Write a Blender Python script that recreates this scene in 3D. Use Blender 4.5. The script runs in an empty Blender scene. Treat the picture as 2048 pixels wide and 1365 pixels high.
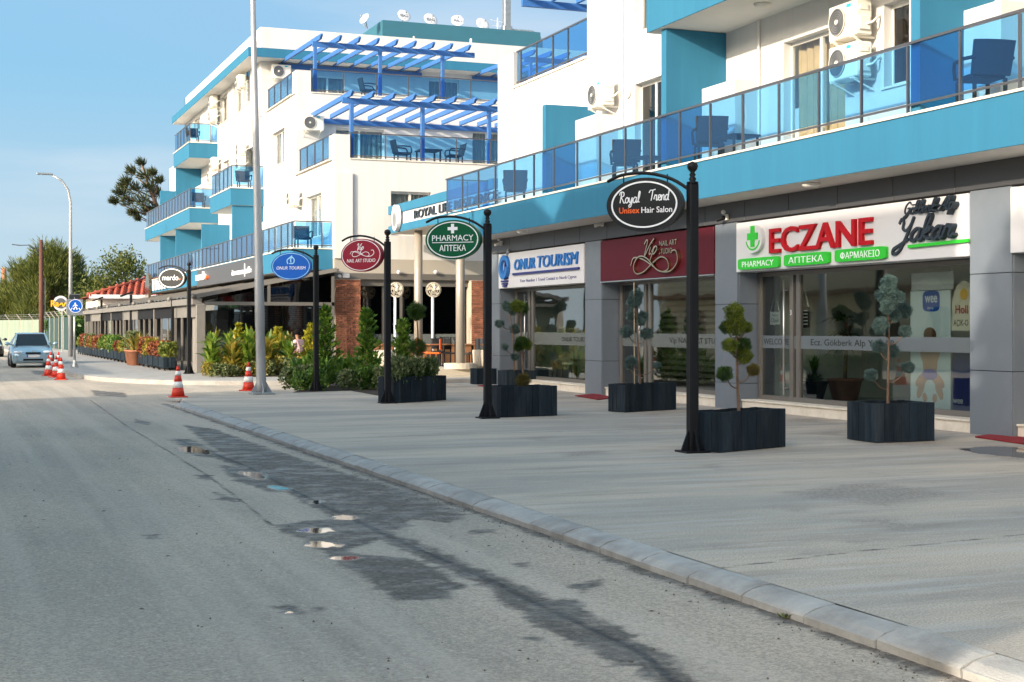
import bpy, math, random
import numpy as np
from mathutils import Vector, Matrix
R = math.radians
rng = random.Random(7)
scene = bpy.context.scene
# ---------------------------------------------------------------- camera
# photo frame 2048 x 1365: focal 2918 px, horizon at row 655, street runs 21.3 deg left of the view axis (+Y), camera 1.6 m up
F = 2918.0; U0 = 1024.0; H0 = 655.0; CH = 1.6; TH = R(21.3)
sT, cT = math.sin(TH), math.cos(TH)
cam = bpy.data.cameras.new('camera'); camo = bpy.data.objects.new('camera', cam)
scene.collection.objects.link(camo); scene.camera = camo
cam.sensor_width = 36; cam.lens = F / 2048 * 36; cam.shift_y = -(682.5 - H0) / 2048
cam.clip_start = 0.1; cam.clip_end = 4000
camo.location = (0, 0, CH); camo.rotation_euler = (R(90), 0, -TH)
# ---------------------------------------------------------------- sky and sun
SUN = Vector((1, 0.45, -0.37)).normalized()          # direction the light travels
elev = math.asin(-SUN.z); azim = math.atan2(-SUN.x, -SUN.y)
world = bpy.data.worlds.new('World'); scene.world = world; world.use_nodes = True
wt = world.node_tree; wn = wt.nodes; wn.clear()
wo = wn.new('ShaderNodeOutputWorld'); bg = wn.new('ShaderNodeBackground'); sky = wn.new('ShaderNodeTexSky')
sky.sky_type = 'NISHITA'; sky.sun_disc = False; sky.sun_elevation = elev; sky.sun_rotation = azim % (2 * math.pi)
sky.air_density = 1.0; sky.dust_density = 9.0; sky.ozone_density = 3.0; sky.altitude = 0
tcw = wn.new('ShaderNodeTexCoord'); mpw = wn.new('ShaderNodeMapping'); mpw.inputs['Scale'].default_value = (1.6, 1.6, 9)
nzw = wn.new('ShaderNodeTexNoise'); nzw.inputs['Scale'].default_value = 1.7; nzw.inputs['Detail'].default_value = 7
rpw = wn.new('ShaderNodeValToRGB'); rpw.color_ramp.elements[0].position = 0.47; rpw.color_ramp.elements[1].position = 0.76
rpw.color_ramp.elements[0].color = (0, 0, 0, 1); rpw.color_ramp.elements[1].color = (0.55, 0.55, 0.55, 1)
mxw = wn.new('ShaderNodeMixRGB'); mxw.inputs[2].default_value = (2.4, 2.5, 2.6, 1)
wt.links.new(tcw.outputs['Generated'], mpw.inputs['Vector']); wt.links.new(mpw.outputs['Vector'], nzw.inputs['Vector'])
wt.links.new(nzw.outputs['Fac'], rpw.inputs['Fac']); wt.links.new(rpw.outputs['Color'], mxw.inputs['Fac'])
vlw = wn.new('ShaderNodeMixRGB'); vlw.blend_type = 'LIGHTEN'; vlw.inputs[0].default_value = 1.0; 
hzw = wn.new('ShaderNodeSeparateXYZ'); hrw = wn.new('ShaderNodeValToRGB'); wt.links.new(tcw.outputs['Generated'], hzw.inputs[0]); wt.links.new(hzw.outputs['Z'], hrw.inputs['Fac'])
hrw.color_ramp.elements[0].position = 0.0; hrw.color_ramp.elements[0].color = (1.55, 1.95, 2.2, 1); hrw.color_ramp.elements[1].position = 0.2; hrw.color_ramp.elements[1].color = (0.78, 1.62, 2.33, 1)
hrw.color_ramp.interpolation = 'EASE'
wt.links.new(hrw.outputs['Color'], vlw.inputs[2])   # thin veil of air, paler towards the horizon all round
wt.links.new(sky.outputs['Color'], vlw.inputs[1]); wt.links.new(vlw.outputs['Color'], mxw.inputs[1]); wt.links.new(mxw.outputs['Color'], bg.inputs['Color'])
bg.inputs['Strength'].default_value = 0.15
wt.links.new(bg.outputs['Background'], wo.inputs['Surface'])
sl = bpy.data.lights.new('sun', 'SUN'); sl.energy = 2.4; sl.angle = R(0.53); sl.color = (1.0, 0.86, 0.69)
slo = bpy.data.objects.new('sun', sl); scene.collection.objects.link(slo)
slo.rotation_euler = SUN.to_track_quat('-Z', 'Y').to_euler(); slo.location = (-30, -20, 40)
vs = scene.view_settings; vs.view_transform = 'Standard'; vs.look = 'None'; vs.gamma = 1; vs.exposure = 1.32
vs.use_curve_mapping = False
# ---------------------------------------------------------------- pixel -> place
def ray(u, v):
    a = (u - U0) / F
    return (sT + a * cT, cT - a * sT, -(v - H0) / F)
def G(u, v, z=0.0):
    d = ray(u, v); t = (z - CH) / d[2]; return (d[0] * t, d[1] * t)
def PX(u, v, X):
    d = ray(u, v); t = X / d[0]; return (d[1] * t, CH + d[2] * t)       # (Y, Z) on a wall that faces the street
def PY(u, v, Y):
    d = ray(u, v); t = Y / d[1]; return (d[0] * t, CH + d[2] * t)       # (X, Z) on a wall that faces the camera
def YX(u, X): return PX(u, H0, X)[0]
def XY(u, Y): return PY(u, H0, Y)[0]
# ---------------------------------------------------------------- materials
def nodes_of(name):
    m = bpy.data.materials.new(name); m.use_nodes = True
    nt = m.node_tree; nt.nodes.clear()
    return m, nt
def mat(name, col, rough=0.6, metal=0.0, var=0.12, scale=3.0, bump=0.0, bscale=60.0, spec=0.5, stretch=(1, 1, 1), dirt=None, dscale=0.8, damt=0.3, rand=0.0, coat=0.0):
    m, nt = nodes_of(name); N = nt.nodes; L = nt.links
    out = N.new('ShaderNodeOutputMaterial'); p = N.new('ShaderNodeBsdfPrincipled')
    L.new(p.outputs[0], out.inputs[0])
    p.inputs['Roughness'].default_value = rough; p.inputs['Metallic'].default_value = metal
    p.inputs['Specular IOR Level'].default_value = spec
    if coat: p.inputs['Coat Weight'].default_value = coat
    tc = N.new('ShaderNodeNewGeometry'); mp = N.new('ShaderNodeMapping'); mp.inputs['Scale'].default_value = stretch
    L.new(tc.outputs['Position'], mp.inputs['Vector'])
    nz = N.new('ShaderNodeTexNoise'); nz.inputs['Scale'].default_value = scale; nz.inputs['Detail'].default_value = 6; nz.inputs['Roughness'].default_value = 0.65
    L.new(mp.outputs[0], nz.inputs['Vector'])
    rp = N.new('ShaderNodeMapRange'); rp.inputs[1].default_value = 0.25; rp.inputs[2].default_value = 0.75
    rp.inputs[3].default_value = 1 - var; rp.inputs[4].default_value = 1 + var
    L.new(nz.outputs['Fac'], rp.inputs[0])
    mx = N.new('ShaderNodeVectorMath'); mx.operation = 'SCALE'; mx.inputs[0].default_value = col[:3]
    L.new(rp.outputs[0], mx.inputs['Scale']); last = mx.outputs[0]
    if rand:
        oi = N.new('ShaderNodeObjectInfo'); r2 = N.new('ShaderNodeMapRange'); r2.inputs[3].default_value = 1 - rand; r2.inputs[4].default_value = 1 + rand
        L.new(oi.outputs['Random'], r2.inputs[0]); m2 = N.new('ShaderNodeVectorMath'); m2.operation = 'SCALE'
        L.new(last, m2.inputs[0]); L.new(r2.outputs[0], m2.inputs['Scale']); last = m2.outputs[0]
    if dirt:
        n2 = N.new('ShaderNodeTexNoise'); n2.inputs['Scale'].default_value = dscale; n2.inputs['Detail'].default_value = 9; n2.inputs['Roughness'].default_value = 0.7
        L.new(mp.outputs[0], n2.inputs['Vector'])
        r3 = N.new('ShaderNodeMapRange'); r3.inputs[1].default_value = 0.48; r3.inputs[2].default_value = 0.72; r3.inputs[3].default_value = 0; r3.inputs[4].default_value = damt
        L.new(n2.outputs['Fac'], r3.inputs[0])
        m3 = N.new('ShaderNodeMixRGB'); m3.inputs[2].default_value = (*dirt[:3], 1)
        L.new(r3.outputs[0], m3.inputs[0]); L.new(last, m3.inputs[1]); last = m3.outputs[0]
    L.new(last, p.inputs['Base Color'])
    if bump:
        nb = N.new('ShaderNodeTexNoise'); nb.inputs['Scale'].default_value = bscale; nb.inputs['Detail'].default_value = 4
        L.new(mp.outputs[0], nb.inputs['Vector'])
        b = N.new('ShaderNodeBump'); b.inputs['Strength'].default_value = bump; b.inputs['Distance'].default_value = 0.02
        L.new(nb.outputs['Fac'], b.inputs['Height']); L.new(b.outputs[0], p.inputs['Normal'])
    return m
def glass(name, tint, refl=1.0, rough=0.02, ior=1.5, haze=None, hazeamt=0.0):
    m, nt = nodes_of(name); N = nt.nodes; L = nt.links
    out = N.new('ShaderNodeOutputMaterial'); tr = N.new('ShaderNodeBsdfTransparent'); gl = N.new('ShaderNodeBsdfGlossy'); mx = N.new('ShaderNodeMixShader')
    lw = N.new('ShaderNodeLayerWeight'); lw.inputs[0].default_value = 0.5
    pw = N.new('ShaderNodeMath'); pw.operation = 'POWER'; pw.inputs[1].default_value = 4.5; L.new(lw.outputs['Facing'], pw.inputs[0])
    fr = N.new('ShaderNodeMath'); fr.operation = 'MULTIPLY_ADD'; fr.inputs[1].default_value = 0.92; fr.inputs[2].default_value = 0.05; L.new(pw.outputs[0], fr.inputs[0])
    mu = N.new('ShaderNodeMath'); mu.operation = 'MULTIPLY'; mu.inputs[1].default_value = refl; mu.use_clamp = True
    tr.inputs[0].default_value = (*tint, 1); gl.inputs['Roughness'].default_value = rough
    nz = N.new('ShaderNodeTexNoise'); nz.inputs['Scale'].default_value = 0.9; ge = N.new('ShaderNodeNewGeometry')
    b = N.new('ShaderNodeBump'); b.inputs['Strength'].default_value = 0.06; b.inputs['Distance'].default_value = 0.05
    L.new(ge.outputs['Position'], nz.inputs['Vector']); L.new(nz.outputs['Fac'], b.inputs['Height']); L.new(b.outputs[0], gl.inputs['Normal'])
    L.new(fr.outputs[0], mu.inputs[0]); L.new(mu.outputs[0], mx.inputs[0])
    body = tr.outputs[0]
    if haze:
        df = N.new('ShaderNodeBsdfDiffuse'); df.inputs[0].default_value = (*haze, 1); m2 = N.new('ShaderNodeMixShader'); m2.inputs[0].default_value = hazeamt
        L.new(tr.outputs[0], m2.inputs[1]); L.new(df.outputs[0], m2.inputs[2]); body = m2.outputs[0]
    L.new(body, mx.inputs[1]); L.new(gl.outputs[0], mx.inputs[2]); L.new(mx.outputs[0], out.inputs[0])
    return m
def leafmat(name, c1, c2, scale=6.0, trans=0.35, rough=0.45):
    m, nt = nodes_of(name); N = nt.nodes; L = nt.links
    out = N.new('ShaderNodeOutputMaterial'); p = N.new('ShaderNodeBsdfPrincipled'); t = N.new('ShaderNodeBsdfTranslucent'); mx = N.new('ShaderNodeMixShader')
    ge = N.new('ShaderNodeNewGeometry'); nz = N.new('ShaderNodeTexNoise'); nz.inputs['Scale'].default_value = scale; nz.inputs['Detail'].default_value = 5
    L.new(ge.outputs['Position'], nz.inputs['Vector'])
    ad = N.new('ShaderNodeMath'); ad.operation = 'ADD'; s2 = N.new('ShaderNodeMath'); s2.operation = 'MULTIPLY_ADD'; s2.inputs[1].default_value = 0.5; s2.inputs[2].default_value = -0.25
    L.new(ge.outputs['Random Per Island'], s2.inputs[0]); L.new(nz.outputs['Fac'], ad.inputs[0]); L.new(s2.outputs[0], ad.inputs[1])
    rp = N.new('ShaderNodeValToRGB'); rp.color_ramp.elements[0].position = 0.3; rp.color_ramp.elements[1].position = 0.72
    rp.color_ramp.elements[0].color = (*c1, 1); rp.color_ramp.elements[1].color = (*c2, 1)
    L.new(ad.outputs[0], rp.inputs[0]); L.new(rp.outputs[0], p.inputs['Base Color']); L.new(rp.outputs[0], t.inputs[0])
    p.inputs['Roughness'].default_value = rough; p.inputs['Specular IOR Level'].default_value = 0.35
    mx.inputs[0].default_value = trans
    L.new(p.outputs[0], mx.inputs[1]); L.new(t.outputs[0], mx.inputs[2]); L.new(mx.outputs[0], out.inputs[0])
    return m
M = {}
def A(k, *a, **kw): M[k] = mat(k, *a, **kw)
A('white', (0.59, 0.578, 0.56), 0.75, var=0.03, scale=0.8, bump=0.06, bscale=90, dirt=(0.42, 0.40, 0.36), dscale=1.3, damt=0.33, stretch=(2.2, 2.2, 0.13))
A('offwhite', (0.72, 0.69, 0.64), 0.75, var=0.04, scale=1.2, bump=0.05)
A('teal', (0.031, 0.150, 0.250), 0.75, spec=0.15, var=0.05, scale=1.1, bump=0.06, bscale=90, dirt=(0.036, 0.185, 0.30), dscale=1.6, damt=0.45, stretch=(2, 2, 0.16))
A('tealdark', (0.025, 0.12, 0.17), 0.7, var=0.05, scale=1.1, bump=0.05)
A('blue', (0.035, 0.13, 0.36), 0.5, var=0.06)
A('soffit', (0.66, 0.64, 0.60), 0.8, var=0.04, scale=1.5)
A('marble', (0.72, 0.66, 0.56), 0.45, var=0.10, scale=4, dirt=(0.45, 0.38, 0.28), dscale=2.5, damt=0.5)
A('panel', (0.140, 0.165, 0.195), 0.42, var=0.03, scale=1.5, rand=0.04, dirt=(0.25, 0.25, 0.27), dscale=1.5, damt=0.2)
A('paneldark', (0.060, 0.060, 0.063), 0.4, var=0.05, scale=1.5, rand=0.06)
A('joint', (0.03, 0.03, 0.032), 0.8)
A('alu', (0.17, 0.16, 0.145), 0.4, metal=0.35, var=0.05)
A('steel', (0.55, 0.55, 0.54), 0.28, metal=0.9, var=0.05)
A('railmetal', (0.12, 0.12, 0.13), 0.35, metal=0.6, var=0.05)
A('black', (0.007, 0.0075, 0.009), 0.5, var=0.2, scale=8, spec=0.22)
A('matblack', (0.011, 0.012, 0.014), 0.75, var=0.2, spec=0.2)
A('pole', (0.36, 0.375, 0.39), 0.5, metal=0.5, var=0.16, scale=5, stretch=(1, 1, 0.3), dirt=(0.2, 0.19, 0.18), dscale=3, damt=0.35)
A('cream', (0.72, 0.66, 0.54), 0.5, var=0.03)
A('accream', (0.80, 0.76, 0.67), 0.45, var=0.04, dirt=(0.6, 0.55, 0.45), dscale=3, damt=0.2)
A('grille', (0.10, 0.10, 0.105), 0.5, var=0.1)
A('acbadge', (0.02, 0.40, 0.55), 0.4)
A('signwhite', (0.62, 0.62, 0.645), 0.35, var=0.02)
A('textwhite', (0.82, 0.84, 0.86), 0.4, var=0.02)
A('red', (0.42, 0.004, 0.010), 0.5, spec=0.2, var=0.05)
A('maroon', (0.085, 0.006, 0.013), 0.5, spec=0.2, var=0.08)
A('signred', (0.24, 0.008, 0.028), 0.4, spec=0.2, var=0.05)
A('signblue', (0.008, 0.10, 0.46), 0.4, spec=0.2, var=0.05)
A('signgreen', (0.0, 0.085, 0.035), 0.4, spec=0.2, var=0.05)
A('signdark', (0.013, 0.016, 0.019), 0.45, var=0.08, spec=0.2)
A('green', (0.02, 0.52, 0.02), 0.4, var=0.03)
A('letterblue', (0.015, 0.16, 0.50), 0.4, var=0.04)
A('navy', (0.015, 0.02, 0.16), 0.4, var=0.04)
A('lettergrey', (0.028, 0.04, 0.055), 0.5, spec=0.2, var=0.04)
A('gold', (0.55, 0.42, 0.28), 0.16, metal=1.0, var=0.05)
A('orange', (0.80, 0.12, 0.01), 0.4)
A('yellow', (0.85, 0.45, 0.02), 0.4)
A('lightblue', (0.30, 0.60, 0.80), 0.4)
A('plank', (0.009, 0.018, 0.027), 0.65, spec=0.2, var=0.35, scale=9, stretch=(1, 1, 0.12), bump=0.25, bscale=40, rand=0.25, dirt=(0.07, 0.085, 0.095), dscale=4, damt=0.45)
A('soil', (0.035, 0.024, 0.016), 0.95, var=0.4, scale=20, bump=0.6)
A('bark', (0.16, 0.10, 0.065), 0.85, var=0.35, scale=18, bump=0.5, bscale=50)
A('cane', (0.42, 0.34, 0.22), 0.7, var=0.2)
A('brick', (0.26, 0.10, 0.055), 0.85, var=0.35, scale=9, bump=0.4, bscale=60, rand=0.4, dirt=(0.09, 0.045, 0.03), dscale=5, damt=0.6)
A('mortar', (0.42, 0.36, 0.29), 0.9, var=0.15, scale=10)
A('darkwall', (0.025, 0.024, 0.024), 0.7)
A('beigeband', (0.36, 0.33, 0.28), 0.6, var=0.03)
A('column', (0.30, 0.27, 0.23), 0.45, metal=0.2, var=0.06)
A('curtain', (0.62, 0.45, 0.26), 0.85, var=0.12, scale=3)
A('curtaingrey', (0.48, 0.46, 0.42), 0.85, var=0.12, scale=3)
A('rattan', (0.022, 0.024, 0.028), 0.7, var=0.3, scale=60, bump=0.5, bscale=140)
A('wood', (0.24, 0.11, 0.045), 0.5, var=0.25, scale=5, stretch=(1, 1, 6))
A('upholstery', (0.55, 0.54, 0.42), 0.8)
A('mat', (0.23, 0.008, 0.016), 0.95, var=0.2, scale=30, bump=0.5, bscale=150)
A('conered', (0.62, 0.035, 0.012), 0.5, var=0.10, scale=6, dirt=(0.2, 0.03, 0.02), dscale=6, damt=0.35)
A('conewhite', (0.78, 0.78, 0.76), 0.4, var=0.06, dirt=(0.4, 0.38, 0.35), dscale=6, damt=0.35)
A('terracotta', (0.34, 0.14, 0.075), 0.8, var=0.2, scale=6)
A('rooftile', (0.30, 0.058, 0.028), 0.75, var=0.25, scale=5, rand=0.2)
A('carpaint', (0.27, 0.40, 0.48), 0.32, metal=0.45, var=0.03, coat=0.8)
A('carblack', (0.006, 0.007, 0.009), 0.3, coat=0.3)
A('tyre', (0.014, 0.014, 0.015), 0.8)
A('carglass', (0.005, 0.009, 0.013), 0.12, spec=0.3)
A('headlight', (0.62, 0.66, 0.70), 0.12, metal=0.3)
A('plasticgrey', (0.09, 0.10, 0.11), 0.6)
A('galv', (0.34, 0.36, 0.36), 0.42, metal=0.7, var=0.2, scale=6)
A('creosote', (0.10, 0.04, 0.026), 0.85, var=0.3, scale=5, stretch=(1, 1, 0.2))
A('fencecloth', (0.19, 0.24, 0.19), 0.9, var=0.18, scale=1.0, stretch=(3, 3, 0.4))
A('fencedark', (0.018, 0.05, 0.05), 0.85, var=0.2)
A('stone', (0.46, 0.41, 0.33), 0.85, var=0.12, scale=4, bump=0.3)
A('awning', (0.10, 0.097, 0.09), 0.7, var=0.12, scale=3)
A('awningpale', (0.17, 0.16, 0.145), 0.6, var=0.1, scale=3)
A('skin', (0.35, 0.18, 0.11), 0.55)
A('hair', (0.006, 0.005, 0.005), 0.8, spec=0.1)
A('shirt', (0.62, 0.40, 0.40), 0.85, var=0.08)
A('interior', (0.50, 0.53, 0.50), 0.8, var=0.05)
A('interiorfloor', (0.34, 0.35, 0.34), 0.35, var=0.06)
A('blinds', (0.10, 0.085, 0.065), 0.7, var=0.1)
A('posterblue', (0.74, 0.82, 0.87), 0.4, var=0.06, scale=1.5)
A('babyskin', (0.62, 0.38, 0.28), 0.6)
A('babyhair', (0.16, 0.07, 0.03), 0.7)
A('lilac', (0.30, 0.24, 0.55), 0.7)
A('copper', (0.30, 0.12, 0.05), 0.35, metal=0.7)
A('oppcream', (0.62, 0.50, 0.33), 0.8, var=0.06)
A('oppwood', (0.20, 0.09, 0.045), 0.7, var=0.2)
M['gblue'] = glass('glass_blue', (0.46, 0.75, 0.95), 1.1, haze=(0.03, 0.20, 0.60), hazeamt=0.025)
M['gshop'] = glass('glass_shop', (0.74, 0.79, 0.77), 2.2)
M['gdark'] = glass('glass_dark', (0.22, 0.22, 0.21), 1.3)
M['gclear'] = glass('glass_clear', (0.85, 0.88, 0.88), 1.0)
M['frost'] = glass('frosted_band', (0.45, 0.48, 0.50), 1.0, 0.2, haze=(0.36, 0.42, 0.47), hazeamt=0.34)
M['gband'] = glass('grey_band', (0.5, 0.52, 0.5), 0.8, 0.2, haze=(0.38, 0.42, 0.42), hazeamt=0.3)
M['yew'] = leafmat('yew_needles', (0.035, 0.065, 0.008), (0.25, 0.29, 0.03), 9, 0.3)
M['yewdark'] = leafmat('yew_needles_dark', (0.015, 0.04, 0.008), (0.08, 0.15, 0.02), 9, 0.3)
M['yewgold'] = leafmat('yew_needles_gold', (0.06, 0.05, 0.01), (0.20, 0.16, 0.03), 9, 0.3)
M['spruce'] = leafmat('blue_spruce_needles', (0.03, 0.07, 0.065), (0.16, 0.24, 0.22), 10, 0.25)
M['cypress'] = leafmat('cypress_sprays', (0.03, 0.10, 0.012), (0.20, 0.32, 0.04), 4, 0.35)
M['goldcypress'] = leafmat('gold_cypress_sprays', (0.16, 0.18, 0.01), (0.45, 0.40, 0.03), 4, 0.35)
M['canna'] = leafmat('broad_leaves', (0.06, 0.13, 0.015), (0.22, 0.30, 0.04), 3, 0.4, 0.35)
M['cannayellow'] = leafmat('yellowing_leaves', (0.16, 0.15, 0.02), (0.40, 0.30, 0.05), 3, 0.4, 0.4)
M['shade'] = leafmat('bed_leaves', (0.03, 0.085, 0.012), (0.17, 0.29, 0.045), 3, 0.4, 0.35)
M['creeper'] = leafmat('variegated_leaves', (0.035, 0.075, 0.014), (0.24, 0.26, 0.12), 14, 0.3)
M['redleaf'] = leafmat('red_leaves', (0.12, 0.035, 0.015), (0.34, 0.11, 0.045), 8, 0.35)
M['shrub'] = leafmat('shrub_leaves', (0.05, 0.09, 0.012), (0.24, 0.26, 0.04), 6, 0.35)
M['treeleaf'] = leafmat('tree_leaves', (0.035, 0.06, 0.013), (0.18, 0.195, 0.04), 0.55, 0.35, 0.6)
M['treedark'] = leafmat('tree_leaves_dark', (0.02, 0.045, 0.012), (0.10, 0.13, 0.03), 0.55, 0.3, 0.6)
M['pine'] = leafmat('pine_sprays', (0.025, 0.04, 0.015), (0.10, 0.11, 0.04), 0.8, 0.25, 0.6)
M['houseplant'] = leafmat('houseplant_leaves', (0.02, 0.05, 0.015), (0.08, 0.16, 0.05), 5, 0.3)
# ---------------------------------------------------------------- mesh helpers
class MB:
    def __init__(s): s.v = []; s.f = []; s.m = []; s.cur = 0; s.smooth = False
    def add(s, vs, fs):
        n = len(s.v); s.v += [tuple(q) for q in vs]; s.f += [tuple(i + n for i in f) for f in fs]; s.m += [s.cur] * len(fs); return s
    def box(s, x0, x1, y0, y1, z0, z1):
        x0, x1 = min(x0, x1), max(x0, x1); y0, y1 = min(y0, y1), max(y0, y1); z0, z1 = min(z0, z1), max(z0, z1)
        return s.add([(x0,y0,z0),(x1,y0,z0),(x1,y1,z0),(x0,y1,z0),(x0,y0,z1),(x1,y0,z1),(x1,y1,z1),(x0,y1,z1)],
                     [(0,3,2,1),(4,5,6,7),(0,1,5,4),(1,2,6,5),(2,3,7,6),(3,0,4,7)])
    def cbox(s, x0, x1, y0, y1, z0, z1, c=0.01):
        x0, x1 = min(x0, x1), max(x0, x1); y0, y1 = min(y0, y1), max(y0, y1); z0, z1 = min(z0, z1), max(z0, z1)
        V = []; idx = {}
        for i, (x, sx) in enumerate(((x0, 1), (x1, -1))):
            for j, (y, sy) in enumerate(((y0, 1), (y1, -1))):
                for k, (z, sz) in enumerate(((z0, 1), (z1, -1))):
                    for a in range(3):
                        idx[(i, j, k, a)] = len(V)
                        V.append((x + (0 if a == 0 else c * sx), y + (0 if a == 1 else c * sy), z + (0 if a == 2 else c * sz)))
        I = lambda i, j, k, a: idx[(i, j, k, a)]
        Fs = []
        for i in (0, 1):
            q = [I(i,0,0,0), I(i,1,0,0), I(i,1,1,0), I(i,0,1,0)]; Fs.append(q if i else q[::-1])
            q = [I(0,i,0,1), I(1,i,0,1), I(1,i,1,1), I(0,i,1,1)]; Fs.append(q[::-1] if i else q)
            q = [I(0,0,i,2), I(1,0,i,2), I(1,1,i,2), I(0,1,i,2)]; Fs.append(q if i else q[::-1])
        for i in (0, 1):
            for j in (0, 1):
                Fs.append([I(i,j,0,0), I(i,j,1,0), I(i,j,1,1), I(i,j,0,1)])
                Fs.append([I(i,0,j,0), I(i,1,j,0), I(i,1,j,2), I(i,0,j,2)])
                Fs.append([I(0,i,j,1), I(1,i,j,1), I(1,i,j,2), I(0,i,j,2)])
        for i in (0, 1):
            for j in (0, 1):
                for k in (0, 1): Fs.append([I(i,j,k,0), I(i,j,k,1), I(i,j,k,2)])
        return s.add(V, Fs)
    def obox(s, c, ax, ay, az):
        c, ax, ay, az = map(Vector, (c, ax, ay, az)); V = []
        for k in (-1, 1):
            for (i, j) in ((-1,-1),(1,-1),(1,1),(-1,1)): V.append(c + ax * i + ay * j + az * k)
        return s.add(V, [(0,3,2,1),(4,5,6,7),(0,1,5,4),(1,2,6,5),(2,3,7,6),(3,0,4,7)])
    def bar(s, p, q, w, h=None, up=(0, 0, 1)):
        p, q = Vector(p), Vector(q); h = h or w; d = (q - p); L = d.length; d.normalize()
        u = Vector(up)
        if abs(d.dot(u)) > 0.98: u = Vector((0, 1, 0))
        a = d.cross(u).normalized(); b = a.cross(d)
        return s.obox((p + q) / 2, d * L / 2, a * w / 2, b * h / 2)
    def tube(s, pts, rad, n=8, cap=True, flat=None):
        pts = [Vector(p) for p in pts]; k = len(pts)
        rad = [rad] * k if not isinstance(rad, (list, tuple)) else rad
        base = len(s.v); V = []; Fs = []; ref = None
        for i, p in enumerate(pts):
            d = (pts[min(i + 1, k - 1)] - pts[max(i - 1, 0)])
            if d.length < 1e-9: d = Vector((0, 0, 1))
            d.normalize()
            if ref is None:
                ref = Vector((0, 0, 1)) if abs(d.z) < 0.9 else Vector((1, 0, 0))
            a = ref - d * ref.dot(d)
            if a.length < 1e-6: a = d.orthogonal()
            a.normalize(); ref = a; b = d.cross(a)
            for j in range(n):
                t = 2 * math.pi * j / n; V.append(p + a * math.cos(t) * rad[i] + b * math.sin(t) * rad[i])
        for i in range(k - 1):
            for j in range(n): Fs.append((i*n+j, i*n+(j+1)%n, (i+1)*n+(j+1)%n, (i+1)*n+j))
        if cap: Fs.append(tuple(range(n - 1, -1, -1))); Fs.append(tuple((k-1)*n + j for j in range(n)))
        return s.add(V, Fs)
    def cyl(s, c, r, z0, z1, n=16, r1=None):
        return s.tube([(c[0], c[1], z0), (c[0], c[1], z1)], [r, r if r1 is None else r1], n)
    def lathe(s, c, prof, n=20, M4=None):
        V = []; Fs = []; k = len(prof)
        for (r, z) in prof:
            for j in range(n):
                t = 2 * math.pi * j / n; q = Vector((r * math.cos(t), r * math.sin(t), z))
                V.append((M4 @ q if M4 else q) + Vector(c))
        for i in range(k - 1):
            for j in range(n): Fs.append((i*n+j, i*n+(j+1)%n, (i+1)*n+(j+1)%n, (i+1)*n+j))
        Fs.append(tuple(range(n-1, -1, -1))); Fs.append(tuple((k-1)*n+j for j in range(n)))
        return s.add(V, Fs)
    def prism(s, poly, o, r, u, d0, d1):
        o, r, u = Vector(o), Vector(r), Vector(u); nn = r.cross(u); n = len(poly)
        V = [o + r*a + u*b + nn*d1 for a, b in poly] + [o + r*a + u*b + nn*d0 for a, b in poly]
        Fs = [tuple(range(n)), tuple(range(2*n-1, n-1, -1))] + [(i, n+i, n+(i+1)%n, (i+1)%n) for i in range(n)]
        Fs = [Fs[0], Fs[1]] + [tuple(f) for f in Fs[2:]]
        return s.add(V, Fs)
    def sphere(s, c, r, n=12, m=8, sc=(1, 1, 1)):
        prof = []
        V = [(c[0], c[1], c[2] - r * sc[2])]; Fs = []
        for i in range(1, m):
            a = -math.pi/2 + math.pi * i / m
            for j in range(n):
                t = 2*math.pi*j/n; V.append((c[0] + r*sc[0]*math.cos(a)*math.cos(t), c[1] + r*sc[1]*math.cos(a)*math.sin(t), c[2] + r*sc[2]*math.sin(a)))
        V.append((c[0], c[1], c[2] + r * sc[2])); last = len(V) - 1
        for j in range(n): Fs.append((0, 1+(j+1)%n, 1+j))
        for i in range(m - 2):
            for j in range(n): Fs.append((1+i*n+j, 1+i*n+(j+1)%n, 1+(i+1)*n+(j+1)%n, 1+(i+1)*n+j))
        for j in range(n): Fs.append((last, 1+(m-2)*n+j, 1+(m-2)*n+(j+1)%n))
        return s.add(V, Fs)
    def mesh(s, name, mats, inv=None, smooth=False):
        me = bpy.data.meshes.new(name)
        vs = [inv @ Vector(v) for v in s.v] if inv is not None else s.v
        me.from_pydata([tuple(v) for v in vs], [], s.f)
        for m in (mats if isinstance(mats, (list, tuple)) else [mats]): me.materials.append(M[m] if isinstance(m, str) else m)
        if any(s.m): me.polygons.foreach_set('material_index', s.m)
        if smooth: me.polygons.foreach_set('use_smooth', [True] * len(me.polygons))
        me.update(); return me
COL = scene.collection
def top_of(o):
    while o.parent: o = o.parent
    return o
def obj(name, mb, mats, parent=None, smooth=False, label=None):
    inv = top_of(parent).matrix_basis.inverted() if parent else None
    me = mb.mesh(name, mats, inv, smooth)
    o = bpy.data.objects.new(name, me); COL.objects.link(o)
    if parent: o.parent = parent
    if label: o['label'] = label
    if smooth == 'auto': pass
    return o
def tag(o, label, cat, group=None, kind=None):
    if label: o['label'] = label
    if cat: o['category'] = cat
    if group: o['group'] = group
    if kind: o['kind'] = kind
    return o
def thing(name, label, cat, loc=(0, 0, 0), rz=0.0, group=None):
    o = bpy.data.objects.new(name, None); COL.objects.link(o); o.empty_display_size = 0.2
    o.location = loc; o.rotation_euler = (0, 0, rz)
    o.matrix_basis = Matrix.Translation(loc) @ Matrix.Rotation(rz, 4, 'Z')
    return tag(o, label, cat, group)
def struct(name, mb, m, smooth=False): return tag(obj(name, mb, m, None, smooth), None, None, None, 'structure')
def inst(name, me, parent, loc, rz=0.0, sc=None):
    o = bpy.data.objects.new(name, me); COL.objects.link(o); o.parent = parent; o.location = loc; o.rotation_euler = (0, 0, rz)
    if sc: o.scale = sc
    return o
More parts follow.
